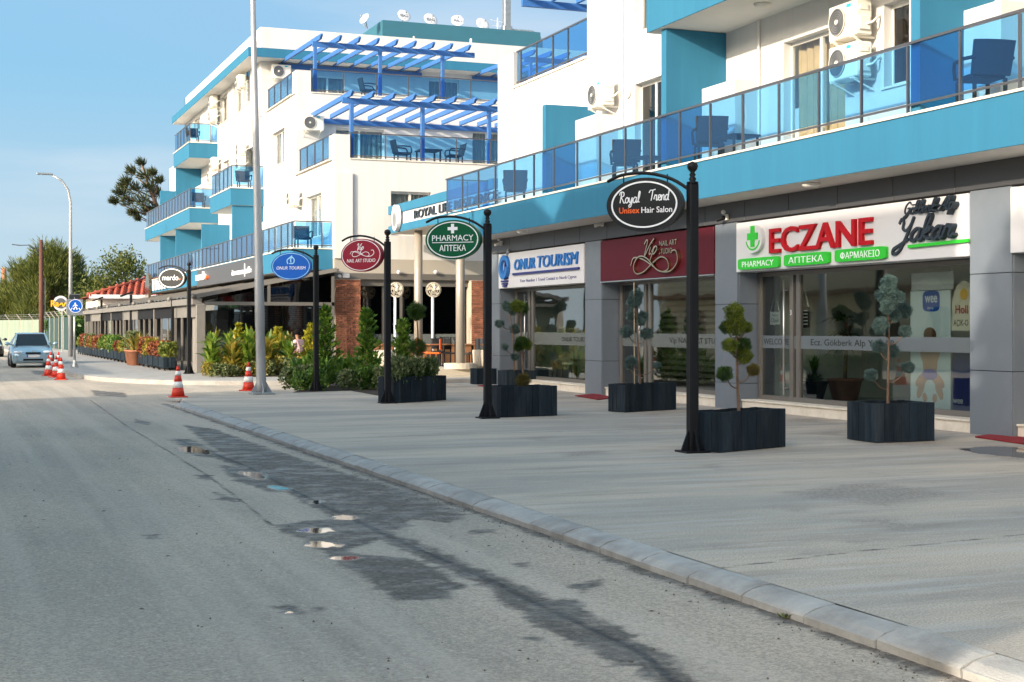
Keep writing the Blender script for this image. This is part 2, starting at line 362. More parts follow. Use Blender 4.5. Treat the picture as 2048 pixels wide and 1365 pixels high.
def copy_thing(o, loc, rz, label, group=None, sc=None):
    def cp(q, par):
        c = q.copy(); COL.objects.link(c)
        if par: c.parent = par
        for ch in list(q.children): cp(ch, c)
        return c
    c = cp(o, None); c.location = loc; c.rotation_euler = (0, 0, rz)
    if sc: c.scale = (sc, sc, sc)
    c['label'] = label
    if group: c['group'] = group
    return c
def wall(mb, axis, t0, t1, a0, a1, z0, z1, holes=()):
    """wall slab between t0 and t1 along 'axis' normal, spanning a0..a1 and z0..z1, with rectangular openings"""
    As = sorted({a0, a1, *[h[0] for h in holes], *[h[1] for h in holes]}); Zs = sorted({z0, z1, *[h[2] for h in holes], *[h[3] for h in holes]})
    As = [a for a in As if a0 <= a <= a1]; Zs = [z for z in Zs if z0 <= z <= z1]
    for i in range(len(As) - 1):
        run = None
        for k in range(len(Zs) - 1):
            am = (As[i] + As[i+1]) / 2; zm = (Zs[k] + Zs[k+1]) / 2
            hole = any(h[0] < am < h[1] and h[2] < zm < h[3] for h in holes)
            if not hole:
                run = (run[0] if run else Zs[k], Zs[k+1])
            if (hole or k == len(Zs) - 2) and run:
                if axis == 'x': mb.box(t0, t1, As[i], As[i+1], *run)
                else: mb.box(As[i], As[i+1], t0, t1, *run)
                run = None
    return mb
# ---------------------------------------------------------------- lettering
NX = (Vector((0, -1, 0)), Vector((0, 0, 1)))       # reading directions on a street-facing wall
def text(name, s, parent, o, r, u, height, m, width=None, ext=0.01, shear=0.0, off=0.0, align='LEFT', proud=0.0):
    cu = bpy.data.curves.new('t', 'FONT'); cu.body = s; cu.size = 1.0; cu.extrude = 0.0; cu.shear = shear; cu.offset = 0.0 if 'M' in s or 'm' in s else off; cu.resolution_u = 3
    ob = bpy.data.objects.new('t', cu); COL.objects.link(ob)
    dg = bpy.context.evaluated_depsgraph_get(); dg.update()
    me = bpy.data.meshes.new_from_object(ob.evaluated_get(dg)); bpy.data.objects.remove(ob); bpy.data.curves.remove(cu)
    co = np.array([v.co[:] for v in me.vertices]) if len(me.vertices) else np.zeros((1, 3))
    polys = [tuple(p.vertices) for p in me.polygons]
    ec = {}
    for p in polys:
        for i in range(len(p)):
            e = (p[i], p[(i+1) % len(p)]); k = tuple(sorted(e)); ec[k] = ec.get(k, []) + [e]
    bpy.data.meshes.remove(me)
    x0, x1 = co[:, 0].min(), co[:, 0].max(); base = 0.0; hcap = 0.73
    sy = height / hcap; sx = (width / (x1 - x0)) if width else sy
    tot = (x1 - x0) * sx
    ox = {'LEFT': 0.0, 'CENTER': -tot / 2, 'RIGHT': -tot}[align]
    o, r, u = Vector(o), Vector(r), Vector(u); nn = r.cross(u)
    mb = MB(); P = lambda c, d: o + r * ((c[0] - x0) * sx + ox) + u * (c[1] * sy) + nn * d
    n = len(co)
    V = [P(c, proud + ext) for c in co] + [P(c, proud) for c in co]
    Fs = list(polys)
    for k, es in ec.items():
        if len(es) == 1: a, b = es[0]; Fs.append((b, a, a + n, b + n))
    mb.add(V, Fs)
    return obj(name, mb, m, parent)
STK = {
 'a': (1.05, [[(.75,.85),(.45,1),(.1,.6),(.15,.1),(.45,0),(.75,.5),(.82,1),(.76,.3),(.88,0),(1.1,.2)]]),
 'k': (.95, [[(0,.1),(.35,1),(.5,1.8),(.35,2),(.2,1.6),(.12,0)], [(.15,.5),(.5,1),(.7,.8),(.25,.5),(.6,.1),(.95,.15)]]),
 'r': (.85, [[(0,.2),(.2,1),(.35,.88),(.6,.95),(.55,.4),(.65,.02),(.9,.25)]]),
 'Y': (1.35, [[(0,1.5),(.15,1.9),(.4,1.6),(.45,1.1),(.8,.9),(1.1,1.3),(1.25,1.95)], [(1.25,1.95),(1,.6),(.6,-.7),(.1,-.95),(.05,-.55),(.6,-.2),(1.2,.2)]]),
 'G': (1.25, [[(1,1.6),(.7,1.95),(.2,1.4),(.15,.5),(.55,.1),(.95,.6),(1,1),(.6,.95)], [(1,1),(.9,0),(.5,-.6),(.2,-.4),(.9,.1),(1.2,.2)]]),
 'o': (.85, [[(.4,1),(.1,.7),(.1,.2),(.4,0),(.68,.3),(.65,.8),(.4,1),(.6,.8),(.9,.85)]]),
 'ö': (.85, [[(.4,1),(.1,.7),(.1,.2),(.4,0),(.68,.3),(.65,.8),(.4,1),(.6,.8),(.9,.85)], [(.2,1.4),(.26,1.45)], [(.55,1.4),(.61,1.45)]]),
 'b': (.8, [[(0,.1),(.35,1.1),(.45,1.8),(.3,2),(.15,1.5),(.1,.3),(.35,0),(.65,.4),(.5,.9),(.2,.6)]]),
 'e': (.75, [[(0,.3),(.5,.6),(.55,.95),(.25,.95),(.1,.4),(.4,0),(.8,.25)]]),
 'A': (1.2, [[(-.1,.1),(.1,0),(.5,.9),(1,1.95),(.95,1),(1,0)], [(.2,.7),(1.15,.75)]]),
 'l': (.5, [[(0,.1),(.35,1),(.45,1.8),(.3,2),(.18,1.5),(.2,.2),(.5,.1)]]),
 'p': (.85, [[(0,.3),(.25,1),(.1,-.8)], [(.2,.7),(.5,1),(.75,.6),(.5,.05),(.2,.1)]]),
 'R': (1.3, [[(.2,0),(.3,1),(.42,1.9)], [(0,1.4),(.1,1.85),(.5,2),(.9,1.8),(.9,1.3),(.4,1),(.7,.6),(1.05,0),(1.3,.1)]]),
 'y': (.85, [[(0,.95),(.1,.2),(.4,.1),(.7,.95),(.6,-.4),(.3,-.8),(.1,-.5),(.8,.15)]]),
 'T': (1.1, [[(-.1,1.4),(.2,1.85),(.7,1.85),(1.3,2)], [(.75,1.9),(.62,.8),(.5,0)]]),
 'n': (.85, [[(0,1),(.1,0),(.2,.7),(.5,1),(.65,.7),(.65,.1),(.9,.1)]]),
 'd': (.95, [[(.65,.85),(.35,1),(.05,.5),(.3,0),(.65,.5),(.85,2),(.72,.2),(.95,.1)]]),
 'V': (1.2, [[(0,1.4),(.2,1.9),(.45,1.7),(.5,.2),(.6,0),(1,1.3),(1.4,2)]]),
 'i': (.4, [[(0,.95),(.05,.1),(.35,.15)], [(.12,1.4),(.16,1.45)]]),
 ' ': (.6, [])}
def smooth_line(pts, k=6):
    P = [np.array(p, float) for p in pts]; out = []
    for i in range(len(P) - 1):
        a = P[max(i-1, 0)]; b = P[i]; c = P[i+1]; d = P[min(i+2, len(P)-1)]
        for j in range(k):
            t = j / k; out.append(0.5 * ((2*b) + (c-a)*t + (2*a-5*b+4*c-d)*t*t + (3*b-a-3*c+d)*t**3))
    out.append(P[-1]); return out
def strokes(name, lines, parent, o, r, u, w, m, ext=0.02, proud=0.0, n=6):
    o, r, u = Vector(o), Vector(r), Vector(u); nn = r.cross(u); mb = MB(); lift = min(0.0006, max(ext, 0.004) * 0.012); cnt = 0   # each stroke passes just over the earlier one
    for ln in lines:
        q = smooth_line(ln); V = []; Fs = []
        k = len(q)
        for i in range(k):
            d = q[min(i+1, k-1)] - q[max(i-1, 0)]; L = math.hypot(*d) or 1; a, b = -d[1]/L, d[0]/L
            for sgn in (-1, 1):
                x, y = q[i][0] + a*sgn*w/2, q[i][1] + b*sgn*w/2
                V.append(o + r*x + u*y + nn*(proud+ext+lift*(i+cnt))); V.append(o + r*x + u*y + nn*proud)
        for i in range(k - 1):
            a = i*4; b = a+4
            Fs += [(a, a+2, b+2, b), (a+1, a, b, b+1), (a+2, a+3, b+3, b+2)]
        Fs += [(0, 1, 3, 2), (4*k-4, 4*k-2, 4*k-1, 4*k-3)]
        mb.add(V, Fs); cnt += k
    return obj(name, mb, m, parent)
def script(name, s, parent, o, r, u, xh, w, m, ext=0.02, slant=0.15, proud=0.0, squeeze=0.8):
    x = 0; lines = []
    for ch in s:
        adv, st = STK[ch]
        for l in st: lines.append([((x + a + b * slant) * xh * squeeze, b * xh) for a, b in l])
        x += adv
    return strokes(name, lines, parent, o, r, u, w, m, ext, proud)
def ellipse(a, b, n=40, p=2.0): 
    out = []
    for i in range(n):
        t = 2*math.pi*i/n; c, s_ = math.cos(t), math.sin(t)
        out.append((a * math.copysign(abs(c)**(2/p), c), b * math.copysign(abs(s_)**(2/p), s_)))
    return out
# ================================================================ GROUND
ZR = -0.10          # road level; the forecourt is level 0
def gridmesh(name, xs, ys, z, m, fields):
    xs = np.array(xs); ys = np.array(ys); nx, ny = len(xs), len(ys)
    XX, YY = np.meshgrid(xs, ys); V = np.stack([XX.ravel(), YY.ravel(), np.full(nx*ny, z)], 1)
    i = np.arange((nx-1)*(ny-1)); r = i // (nx-1); c = i % (nx-1); a = r*nx + c
    Q = np.stack([a, a+1, a+1+nx, a+nx], 1)
    me = bpy.data.meshes.new(name); me.vertices.add(len(V)); me.vertices.foreach_set('co', V.ravel())
    me.loops.add(Q.size); me.loops.foreach_set('vertex_index', Q.ravel()); me.polygons.add(len(Q)); me.polygons.foreach_set('loop_start', np.arange(0, Q.size, 4))
    me.update(calc_edges=True); me.validate()
    for k, f in fields.items():
        at = me.attributes.new(k, 'FLOAT', 'POINT'); at.data.foreach_set('value', f(XX.ravel(), YY.ravel()).astype(np.float32))
    me.materials.append(m); o = bpy.data.objects.new(name, me); COL.objects.link(o); o['kind'] = 'structure'; return o
def polydist(px, py, poly):
    """signed distance (m) to a ground polygon, positive inside"""
    d = np.full(len(px), 1e9); ins = np.zeros(len(px), bool); n = len(poly)
    for i in range(n):
        ax, ay = poly[i]; bx, by = poly[(i+1) % n]; ex, ey = bx-ax, by-ay
        t = np.clip(((px-ax)*ex + (py-ay)*ey) / (ex*ex+ey*ey+1e-12), 0, 1)
        d = np.minimum(d, np.hypot(px-ax-t*ex, py-ay-t*ey))
        cr = ((ay > py) != (by > py)) & (px < (bx-ax)*(py-ay)/(by-ay+1e-12) + ax); ins ^= cr
    return np.where(ins, d, -d)
def linedist(px, py, pts):
    d = np.full(len(px), 1e9)
    for (ax, ay), (bx, by) in zip(pts, pts[1:]):
        ex, ey = bx-ax, by-ay; t = np.clip(((px-ax)*ex + (py-ay)*ey) / (ex*ex+ey*ey+1e-12), 0, 1)
        d = np.minimum(d, np.hypot(px-ax-t*ex, py-ay-t*ey))
    return d
def gp(pts, z): return [G(u, v, z) for u, v in pts]
WET = [[(365,850),(430,858),(560,904),(700,948),(864,997),(935,1030),(900,1048),(830,1038),(812,1062),(760,1060),(707,1034),(637,1009),(583,985),(500,940),(430,900)],
       [(545,1050),(640,1040),(700,1032),(740,1055),(775,1075),(720,1095),(700,1108),(790,1112),(850,1125),(900,1150),(930,1172),(915,1200),(790,1203),(710,1150),(620,1092)],
       [(975,1170),(1080,1200),(1150,1198),(1235,1252),(1300,1290),(1330,1335),(1240,1337),(1130,1280),(1070,1250),(990,1198)],
       [(345,878),(385,878),(430,905),(440,918),(380,912)], [(440,930),(500,938),(580,985),(540,985),(470,965)],
       [(545,1213),(590,1210),(608,1228),(570,1230)], [(620,1208),(645,1210),(658,1222),(625,1222)], [(1138,1170),(1200,1160),(1212,1168),(1160,1190)],
       [(930,1060),(990,1058),(1000,1068),(940,1070)], [(270,838),(305,846),(300,852),(268,846)], [(390,950),(425,950),(420,960),(395,958)], [(430,985),(480,1000),(490,1012),(440,1000)],
       [(1015,1128),(1060,1125),(1055,1135)], [(285,1072),(315,1070),(325,1078),(290,1079)],
       [(60,742),(100,742),(120,750),(70,750)], [(180,780),(250,786),(255,795),(190,792)], [(770,1188),(830,1180),(835,1190)], [(1030,1275),(1075,1270),(1085,1285)]]
def pell(u, v, a, b, sk=0.0, n=18): return [(u + a * math.cos(t) + sk * b * math.sin(t), v + b * math.sin(t) * (1 + .25 * math.sin(3 * t + u))) for t in np.linspace(0, 2 * math.pi, n, endpoint=False)]
PUD = [pell(388, 901, 36, 8, 2), pell(505, 950, 26, 8, 2), pell(560, 976, 24, 5, 2.5), pell(632, 1061, 38, 6), pell(648, 1090, 40, 7), pell(688, 1116, 34, 5), pell(690, 1036, 27, 6), pell(576, 1226, 14, 3), pell(632, 1004, 16, 4)]
WETg = [gp(p, ZR) for p in WET]; PUDg = [gp(p, ZR) for p in PUD]
CRK = gp([(355,880),(500,936),(637,1007),(769,1069),(852,1106),(997,1168),(1079,1210),(1162,1247),(1290,1310),(1350,1365)], ZR)
CRK2 = gp([(545,1052),(500,1015),(420,955),(340,905),(250,850),(180,800)], ZR); CRK3 = gp([(120,772),(200,775),(260,772)], ZR)
def f_wet(x, y):
    d = np.full(len(x), -0.6)
    for p in WETg: d = np.maximum(d, polydist(x, y, p))
    c = linedist(x, y, CRK); d = np.maximum(d, 0.13 - c)
    k = 0.10 - np.abs(x - 4.57); d = np.maximum(d, np.where((y > 4) & (y < 33), k - 0.02, -0.6))
    return np.clip(d, -0.6, 0.6)
def f_pud(x, y):
    d = np.full(len(x), -0.5)
    for p in PUDg: d = np.maximum(d, polydist(x, y, p))
    return np.clip(d, -0.5, 0.5)
def f_crk(x, y): return np.minimum(np.minimum(linedist(x, y, CRK), linedist(x, y, CRK2) + 0.012), linedist(x, y, CRK3) + 0.01)
def ground_mat(name, base, base2, wetcol, grain, edge=0.10, bumpk=0.5, concrete=False):
    m, nt = nodes_of(name); N = nt.nodes; L = nt.links
    out = N.new('ShaderNodeOutputMaterial'); p = N.new('ShaderNodeBsdfPrincipled'); L.new(p.outputs[0], out.inputs[0])
    ge = N.new('ShaderNodeNewGeometry')
    def noise(s, d=6, r=0.6, st=(1, 1, 1)):
        mp = N.new('ShaderNodeMapping'); mp.inputs['Scale'].default_value = st; L.new(ge.outputs['Position'], mp.inputs[0])
        n = N.new('ShaderNodeTexNoise'); n.inputs['Scale'].default_value = s; n.inputs['Detail'].default_value = d; n.inputs['Roughness'].default_value = r
        L.new(mp.outputs[0], n.inputs['Vector']); return n.outputs['Fac']
    def ramp(src, a, b, lo=0.0, hi=1.0):
        r = N.new('ShaderNodeMapRange'); r.inputs[1].default_value = a; r.inputs[2].default_value = b; r.inputs[3].default_value = lo; r.inputs[4].default_value = hi
        r.interpolation_type = 'SMOOTHSTEP'; L.new(src, r.inputs[0]); return r.outputs[0]
    def math_(op, a, b):
        q = N.new('ShaderNodeMath'); q.operation = op
        for i, t in enumerate((a, b)):
            if isinstance(t, float): q.inputs[i].default_value = t
            else: L.new(t, q.inputs[i])
        return q.outputs[0]
    def mix(f, c1, c2):
        q = N.new('ShaderNodeMixRGB')
        if isinstance(f, float): q.inputs[0].default_value = f
        else: L.new(f, q.inputs[0])
        for i, t in ((1, c1), (2, c2)):
            if isinstance(t, tuple): q.inputs[i].default_value = (*t, 1)
            else: L.new(t, q.inputs[i])
        return q.outputs[0]
    st = (0.25, 1.2, 1) if concrete else (1, 0.35, 1)
    c = mix(ramp(noise(0.55, 7, 0.6, st), 0.38, 0.63), base, base2)
    c = mix(ramp(noise(grain, 3, 0.8), 0.42, 0.62, 0, 0.75), c, tuple(k * 0.55 for k in base))
    c = mix(ramp(noise(grain * 0.45, 2, 0.5), 0.60, 0.70, 0, 0.45), c, tuple(min(1, k * 1.5) for k in base))
    if concrete:
        c = mix(ramp(noise(1.3, 8, 0.7, (0.3, 1.6, 1)), 0.50, 0.72, 0, 0.6), c, (0.22, 0.19, 0.155))
        c = mix(ramp(noise(2.6, 5, 0.6, (0.18, 1.6, 1)), 0.50, 0.70, 0, 0.4), c, (0.48, 0.47, 0.45))
        c = mix(ramp(noise(0.45, 6, 0.62, (0.5, 1.5, 1)), 0.57, 0.69, 0, 0.5), c, (0.25, 0.215, 0.175))
        c = mix(ramp(noise(5.5, 4, 0.6, (0.12, 1.4, 1)), 0.60, 0.72, 0, 0.4), c, (0.62, 0.57, 0.50))
    else:
        c = mix(ramp(noise(1.7, 8, 0.7, (1, 0.25, 1)), 0.56, 0.75, 0, 0.4), c, (0.15, 0.13, 0.11))
        c = mix(ramp(noise(38, 2, 0.5), 0.70, 0.74, 0, 0.7), c, (0.05, 0.045, 0.04))
        c = mix(ramp(noise(1.3, 5, 0.6, (1.7, 0.045, 1)), 0.44, 0.66, 0, 0.34), c, (0.58, 0.505, 0.42))
        c = mix(ramp(noise(21, 3, 0.7), 0.50, 0.63, 0, 0.34), c, tuple(k * 0.6 for k in base))
        c = mix(ramp(noise(0.8, 7, 0.7, (1.0, 0.5, 1)), 0.60, 0.70, 0, 0.35), c, (0.30, 0.25, 0.20))
    def attr(k):
        a = N.new('ShaderNodeAttribute'); a.attribute_name = k; return a.outputs['Fac']
    e = math_('MULTIPLY', math_('SUBTRACT', noise(4.2, 9, 0.68, (0.8, 1.3, 1)), 0.5), 0.42 if not concrete else 0.75)
    wf = ramp(math_('ADD', attr('wet'), e), -0.03 if not concrete else -0.16, 0.06 if not concrete else edge, 0, 1)
    dry = math_('MULTIPLY', ramp(noise(2.6, 8, 0.72, (0.7, 1.3, 1)), 0.50, 0.64, 1.0, 0.55), ramp(noise(8, 6, 0.7), 0.56, 0.66, 1.0, 0.6))
    c = mix(math_('MULTIPLY', math_('MULTIPLY', wf, dry), 0.97 if not concrete else 0.8), c, mix(ramp(noise(26, 5, 0.8), 0.40, 0.62), wetcol, tuple(k * 2.6 for k in wetcol)))
    e2 = math_('MULTIPLY', math_('SUBTRACT', noise(9, 7, 0.65, (1, .6, 1)), 0.5), 0.30)
    pf = ramp(math_('ADD', attr('pud'), e2), -0.03, 0.035, 0, 1)
    ck = ramp(math_('ADD', attr('crk'), math_('MULTIPLY', math_('SUBTRACT', noise(9, 6, 0.7), 0.5), 0.09)), 0.0, 0.045, 1, 0)
    c = mix(math_('MULTIPLY', ck, 0.9), c, (0.018, 0.018, 0.02))
    c = mix(math_('MULTIPLY', pf, 0.8), c, (0.02, 0.021, 0.022)); L.new(c, p.inputs['Base Color'])
    ro = math_('SUBTRACT', 0.88, math_('MULTIPLY', math_('MULTIPLY', wf, ramp(noise(3.4, 6, 0.7), 0.42, 0.62, 0.35, 1.0)), 0.46 if not concrete else 0.1)); ro = math_('SUBTRACT', ro, math_('MULTIPLY', pf, 0.9))
    ro = math_('MAXIMUM', ro, 0.045); L.new(ro, p.inputs['Roughness'])
    p.inputs['Specular IOR Level'].default_value = 0.5
    b = N.new('ShaderNodeBump'); b.inputs['Distance'].default_value = 0.012
    L.new(math_('MULTIPLY', math_('SUBTRACT', 1.0, pf), bumpk), b.inputs['Strength'])
    h = math_('ADD', noise(grain, 3, 0.8), math_('MULTIPLY', noise(grain * 0.3, 3, 0.6), 0.7)); h = math_('SUBTRACT', h, math_('MULTIPLY', ck, 1.5))
    L.new(h, b.inputs['Height']); L.new(b.outputs[0], p.inputs['Normal'])
    return m
def ar(a, b, s): return list(np.arange(a, b, s))
mroad = ground_mat('worn_asphalt', (0.408, 0.356, 0.292), (0.545, 0.452, 0.352), (0.058, 0.047, 0.037), 55, 0.10, 0.9)
xs = [-60,-40,-25,-15,-8,-5,-3,-1.5] + ar(-0.6, 4.96, 0.04) + [5,6,7,8,10,12,15,20,30,50,70]
ys = [-40,-20,-8,0,3,4.5] + ar(5.2, 24, 0.045) + ar(24, 60, 0.2) + ar(60, 130, 5) + [140,170,220,400]
gridmesh('road', xs, ys, ZR, mroad, {'wet': f_wet, 'pud': f_pud, 'crk': f_crk})
g = MB(); g.box(-900, 900, -300, 1500, -0.6, ZR - 0.06)
A('dirt', (0.16, 0.14, 0.10), 0.95, var=0.25, scale=0.3)
struct('ground', g, 'dirt')
# forecourt slab
STAIN = [[(1560,985),(1690,968),(1760,965),(1935,990),(1765,1012),(1600,995)], [(1905,897),(1980,890),(2060,893),(2100,915),(2048,925),(1960,912)], [(1700,1040),(1760,1035),(1880,1055),(1800,1062)],
         [(1540,1015),(1620,1010),(1600,1025)], [(1385,930),(1450,925),(1440,940)], [(1040,876),(1110,872),(1090,882)], [(1690,884),(1872,884),(1905,880),(1860,892),(1740,892)], [(1574,838),(1660,836),(1640,845),(1570,845)], [(1270,828),(1340,826),(1310,834)], [(1110,905),(1200,900),(1230,908),(1140,915)], [(1680,1078),(1745,1076),(1730,1086),(1690,1086)], [(1580,1105),(1640,1100),(1630,1112)], [(1575,868),(1700,860),(1690,872)]]
STg = [gp(p, 0) for p in STAIN]; FPUD = [gp([(1912,898),(1975,893),(2060,896),(2090,913),(2048,917),(1960,908)], 0)]
JOINT = [gp([(1415,1140),(1700,1105),(2040,1070),(2300,1040)], 0), [(9.0, 16.2), (14.3, 16.2)], [(4.9, 20.6), (14.3, 20.6)], [(9.5, 5), (9.5, 16)]]
def ff_wet(x, y):
    d = np.full(len(x), -0.8)
    for p in STg: d = np.maximum(d, polydist(x, y, p))
    return np.clip(d, -0.8, 0.6)
def ff_pud(x, y): return np.clip(polydist(x, y, FPUD[0]), -0.5, 0.5)
def ff_crk(x, y):
    d = linedist(x, y, JOINT[0]) + 0.006
    for j in JOINT[1:]: d = np.minimum(d, linedist(x, y, j) + 0.016)
    return d
mcon = ground_mat('brushed_concrete', (0.37, 0.338, 0.292), (0.60, 0.502, 0.39), (0.15, 0.13, 0.11), 70, 0.25, 0.35, concrete=True)
# the slab stops at the kerb and, with a rounded corner, at the side street
xs = [4.82] + ar(4.9, 15.0, 0.07) + [16, 18, 22, 30]; ys = ar(-20, 5, 2.0) + ar(5, 37.95, 0.075)
o = gridmesh('forecourt', xs, ys, 0.0, mcon, {'wet': ff_wet, 'pud': ff_pud, 'crk': ff_crk})
EDGE = [(4.82, 31.9), (4.95, 33.0), (5.5, 34.0), (6.4, 34.9), (8.0, 35.8), (10.5, 36.7), (14.5, 37.9), (31, 37.96)]
me = o.data; co = np.empty(len(me.vertices) * 3); me.vertices.foreach_get('co', co); co = co.reshape(-1, 3)
lim = np.interp(co[:, 0], [e[0] for e in EDGE], [e[1] for e in EDGE]); over = co[:, 1] > 31
co[over, 1] = 31 + (co[over, 1] - 31) * (lim[over] - 31) / (37.95 - 31); me.vertices.foreach_set('co', co.ravel()); me.update()
sk = MB(); E2 = [(4.82, 31.9)] + EDGE[1:]
for (a, b) in zip(EDGE, EDGE[1:]): sk.add([(a[0], a[1], 0), (b[0], b[1], 0), (b[0], b[1] + 0.25, ZR + 0.004), (a[0] - 0.03, a[1] + 0.25, ZR + 0.004)], [(0, 1, 2, 3)])
A('concrete', (0.33, 0.32, 0.30), 0.85, var=0.15, scale=3, bump=0.3, dirt=(0.2, 0.17, 0.14), dscale=1.2, damt=0.5)
A('kerb', (0.35, 0.345, 0.325), 0.8, var=0.24, scale=4, bump=0.35, bscale=70, rand=0.10, dirt=(0.17, 0.15, 0.13), dscale=1.6, damt=0.65)
struct('ramp_edge', sk, 'concrete')
# kerb stones
kb = MB(); kb.box(4.63, 4.818, -20, 32, ZR - 0.05, ZR + 0.02); kerb = struct('kerb', kb, 'joint')
prof = [(4.60, ZR - 0.03), (4.60, -0.058), (4.615, -0.045), (4.67, -0.022), (4.74, -0.006), (4.812, 0.003), (4.812, ZR - 0.03)]
def kerb_mesh(L, seed):
    r = random.Random(seed); mb = MB(); n = len(prof); V = []
    for t in (0, L): V += [(x - 4.6 + r.uniform(-.004, .004), t, z + r.uniform(-.004, .004)) for x, z in prof]
    mb.add(V, [(i, n + i, n + (i+1) % n, (i+1) % n) for i in range(n)] + [tuple(range(n)), tuple(range(2*n-1, n-1, -1))])
    return mb.mesh('kerb_stone', 'kerb')
kms = [kerb_mesh(0.685, k) for k in range(5)]
y = 0.9; k = 0
while y < 31.6:
    inst('kerb_stone', kms[k % 5], kerb, (4.6 + rng.uniform(-.006, .006), y, rng.uniform(-.004, .004)), rng.uniform(-.006, .006)); y += 0.70; k += 1
w = MB()
for q in range(14):
    a = rng.uniform(0, 6.28); p0 = Vector((4.575 + rng.uniform(-.01, .02), 7.37 + rng.uniform(-.03, .03), ZR)); d = Vector((math.cos(a), math.sin(a), 1.0)) * 0.028
    w.add([p0, p0 + d * 0.6 + Vector((0.012, 0.01, 0)), p0 + d, p0 + d * 0.6 - Vector((0.012, 0.01, 0))], [(0, 1, 2, 3)])
tag(obj('weed', w, 'shrub'), 'tiny green weed growing at the foot of the near kerb', 'weed')
# pavement of the cafe block, with a rounded corner
PV = 0.05
PC = [(4.15, 400), (4.15, 52.5), (4.3, 49.5), (4.9, 46.5), (5.9, 44.3), (7.4, 43.0), (9.7, 42.3), (13.0, 41.9), (40, 41.8)]
PO = smooth_line(PC[1:], 3); PO = [np.array(PC[0])] + PO
PI = []
for i, p in enumerate(PO):
    d = PO[min(i+1, len(PO)-1)] - PO[max(i-1, 0)]; d = d / np.hypot(*d); nrm = np.array((-d[1], d[0])); PI.append(p + nrm * 0.22)
pv = MB(); n = len(PI)
pv.add([(p[0], p[1], PV) for p in PI] + [(40, 400, PV)], [tuple(range(n + 1))])
struct('pavement', pv, 'concrete')
kc = MB()
for i in range(n - 1):
    a, b, c, d = PO[i], PO[i+1], PI[i], PI[i+1]
    kc.add([(a[0], a[1], ZR), (b[0], b[1], ZR), (a[0], a[1], PV - 0.02), (b[0], b[1], PV - 0.02), (c[0], c[1], PV + 0.006), (d[0], d[1], PV + 0.006)], [(0, 1, 3, 2), (2, 3, 5, 4)])
struct('pavement_kerb', kc, 'concrete')
# gravel-dark bed of the side street joint
st = MB(); st.box(14.2, 40, 37.9, 42.0, ZR + 0.004, ZR + 0.008)
struct('side_street_patch', st, 'concrete')
# ================================================================ SHARED BUILDERS
def balustrade(parent, path, z0, h, posts, low=0.14, gm='gblue', post_w=0.045):
    """glass balustrade along a list of (x, y) points; posts = list of fractions per segment"""
    b = MB(); zt = z0 + h
    for (p, q) in zip(path, path[1:]):
        b.bar((*p, zt), (*q, zt), 0.055, 0.04); b.bar((*p, z0 + low), (*q, z0 + low), 0.04, 0.03)
    bal = obj('balustrade', b, 'railmetal', parent)
    for (p, q), fr in zip(zip(path, path[1:]), posts):
        p, q = Vector((*p, 0)), Vector((*q, 0)); d = (q - p); L = d.length; dn = d.normalized()
        for f in fr:
            c = p + d * f; m = MB(); m.bar((c.x, c.y, z0), (c.x, c.y, zt - 0.03), post_w, post_w * 0.7, up=dn); obj('post', m, 'railmetal', bal)
        fs = sorted(set([0.0] + list(fr) + [1.0]))
        for a, c in zip(fs, fs[1:]):
            if (c - a) * L < 0.12: continue
            g0, g1 = p + d * a + dn * 0.03, p + d * c - dn * 0.03; m = MB()
            m.bar((g0.x, g0.y, (z0 + low + zt) / 2), (g1.x, g1.y, (z0 + low + zt) / 2), 0.012, h - low - 0.06); obj('pane', m, gm, bal)
    return bal
def window_x(parent, X, y0, y1, z0, z1, depth=0.18, leaves=2, glassm='gdark', curtain=None, frame='offwhite', sill=True):
    """window set back in a street-facing wall whose face is at X"""
    f = MB(); x = X + depth; w = 0.07
    f.box(x, x + 0.06, y0, y1, z0, z0 + w); f.box(x, x + 0.06, y0, y1, z1 - w, z1)
    L = (y1 - y0) / leaves
    for i in range(leaves + 1):
        c = y0 + L * i; f.box(x - 0.004, x + 0.064, max(y0, c - w/2), min(y1, c + w/2), z0 + w, z1 - w)
    wn_ = obj('window', f, frame, parent)
    for i in range(leaves): m = MB(); m.box(x + 0.02, x + 0.03, y0 + L*i + w/2, y0 + L*(i+1) - w/2, z0 + w, z1 - w); obj('pane', m, glassm, wn_)
    if curtain:
        c = MB(); n = 26
        V = []; 
        for i in range(n + 1):
            yy = y0 + (y1 - y0) * i / n; xx = x + 0.2 + 0.04 * math.sin(i * 1.9) ; V += [(xx, yy, z0), (xx, yy, z1)]
        c.add(V, [(2*i, 2*i+1, 2*i+3, 2*i+2) for i in range(n)]); obj('curtain', c, curtain, wn_)
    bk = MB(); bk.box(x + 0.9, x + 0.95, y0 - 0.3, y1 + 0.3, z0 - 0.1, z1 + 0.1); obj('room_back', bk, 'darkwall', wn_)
    if sill: m = MB(); m.box(X - 0.04, X + depth, y0 - 0.05, y1 + 0.05, z0 - 0.04, z0); obj('sill', m, 'marble', wn_)
    return wn_
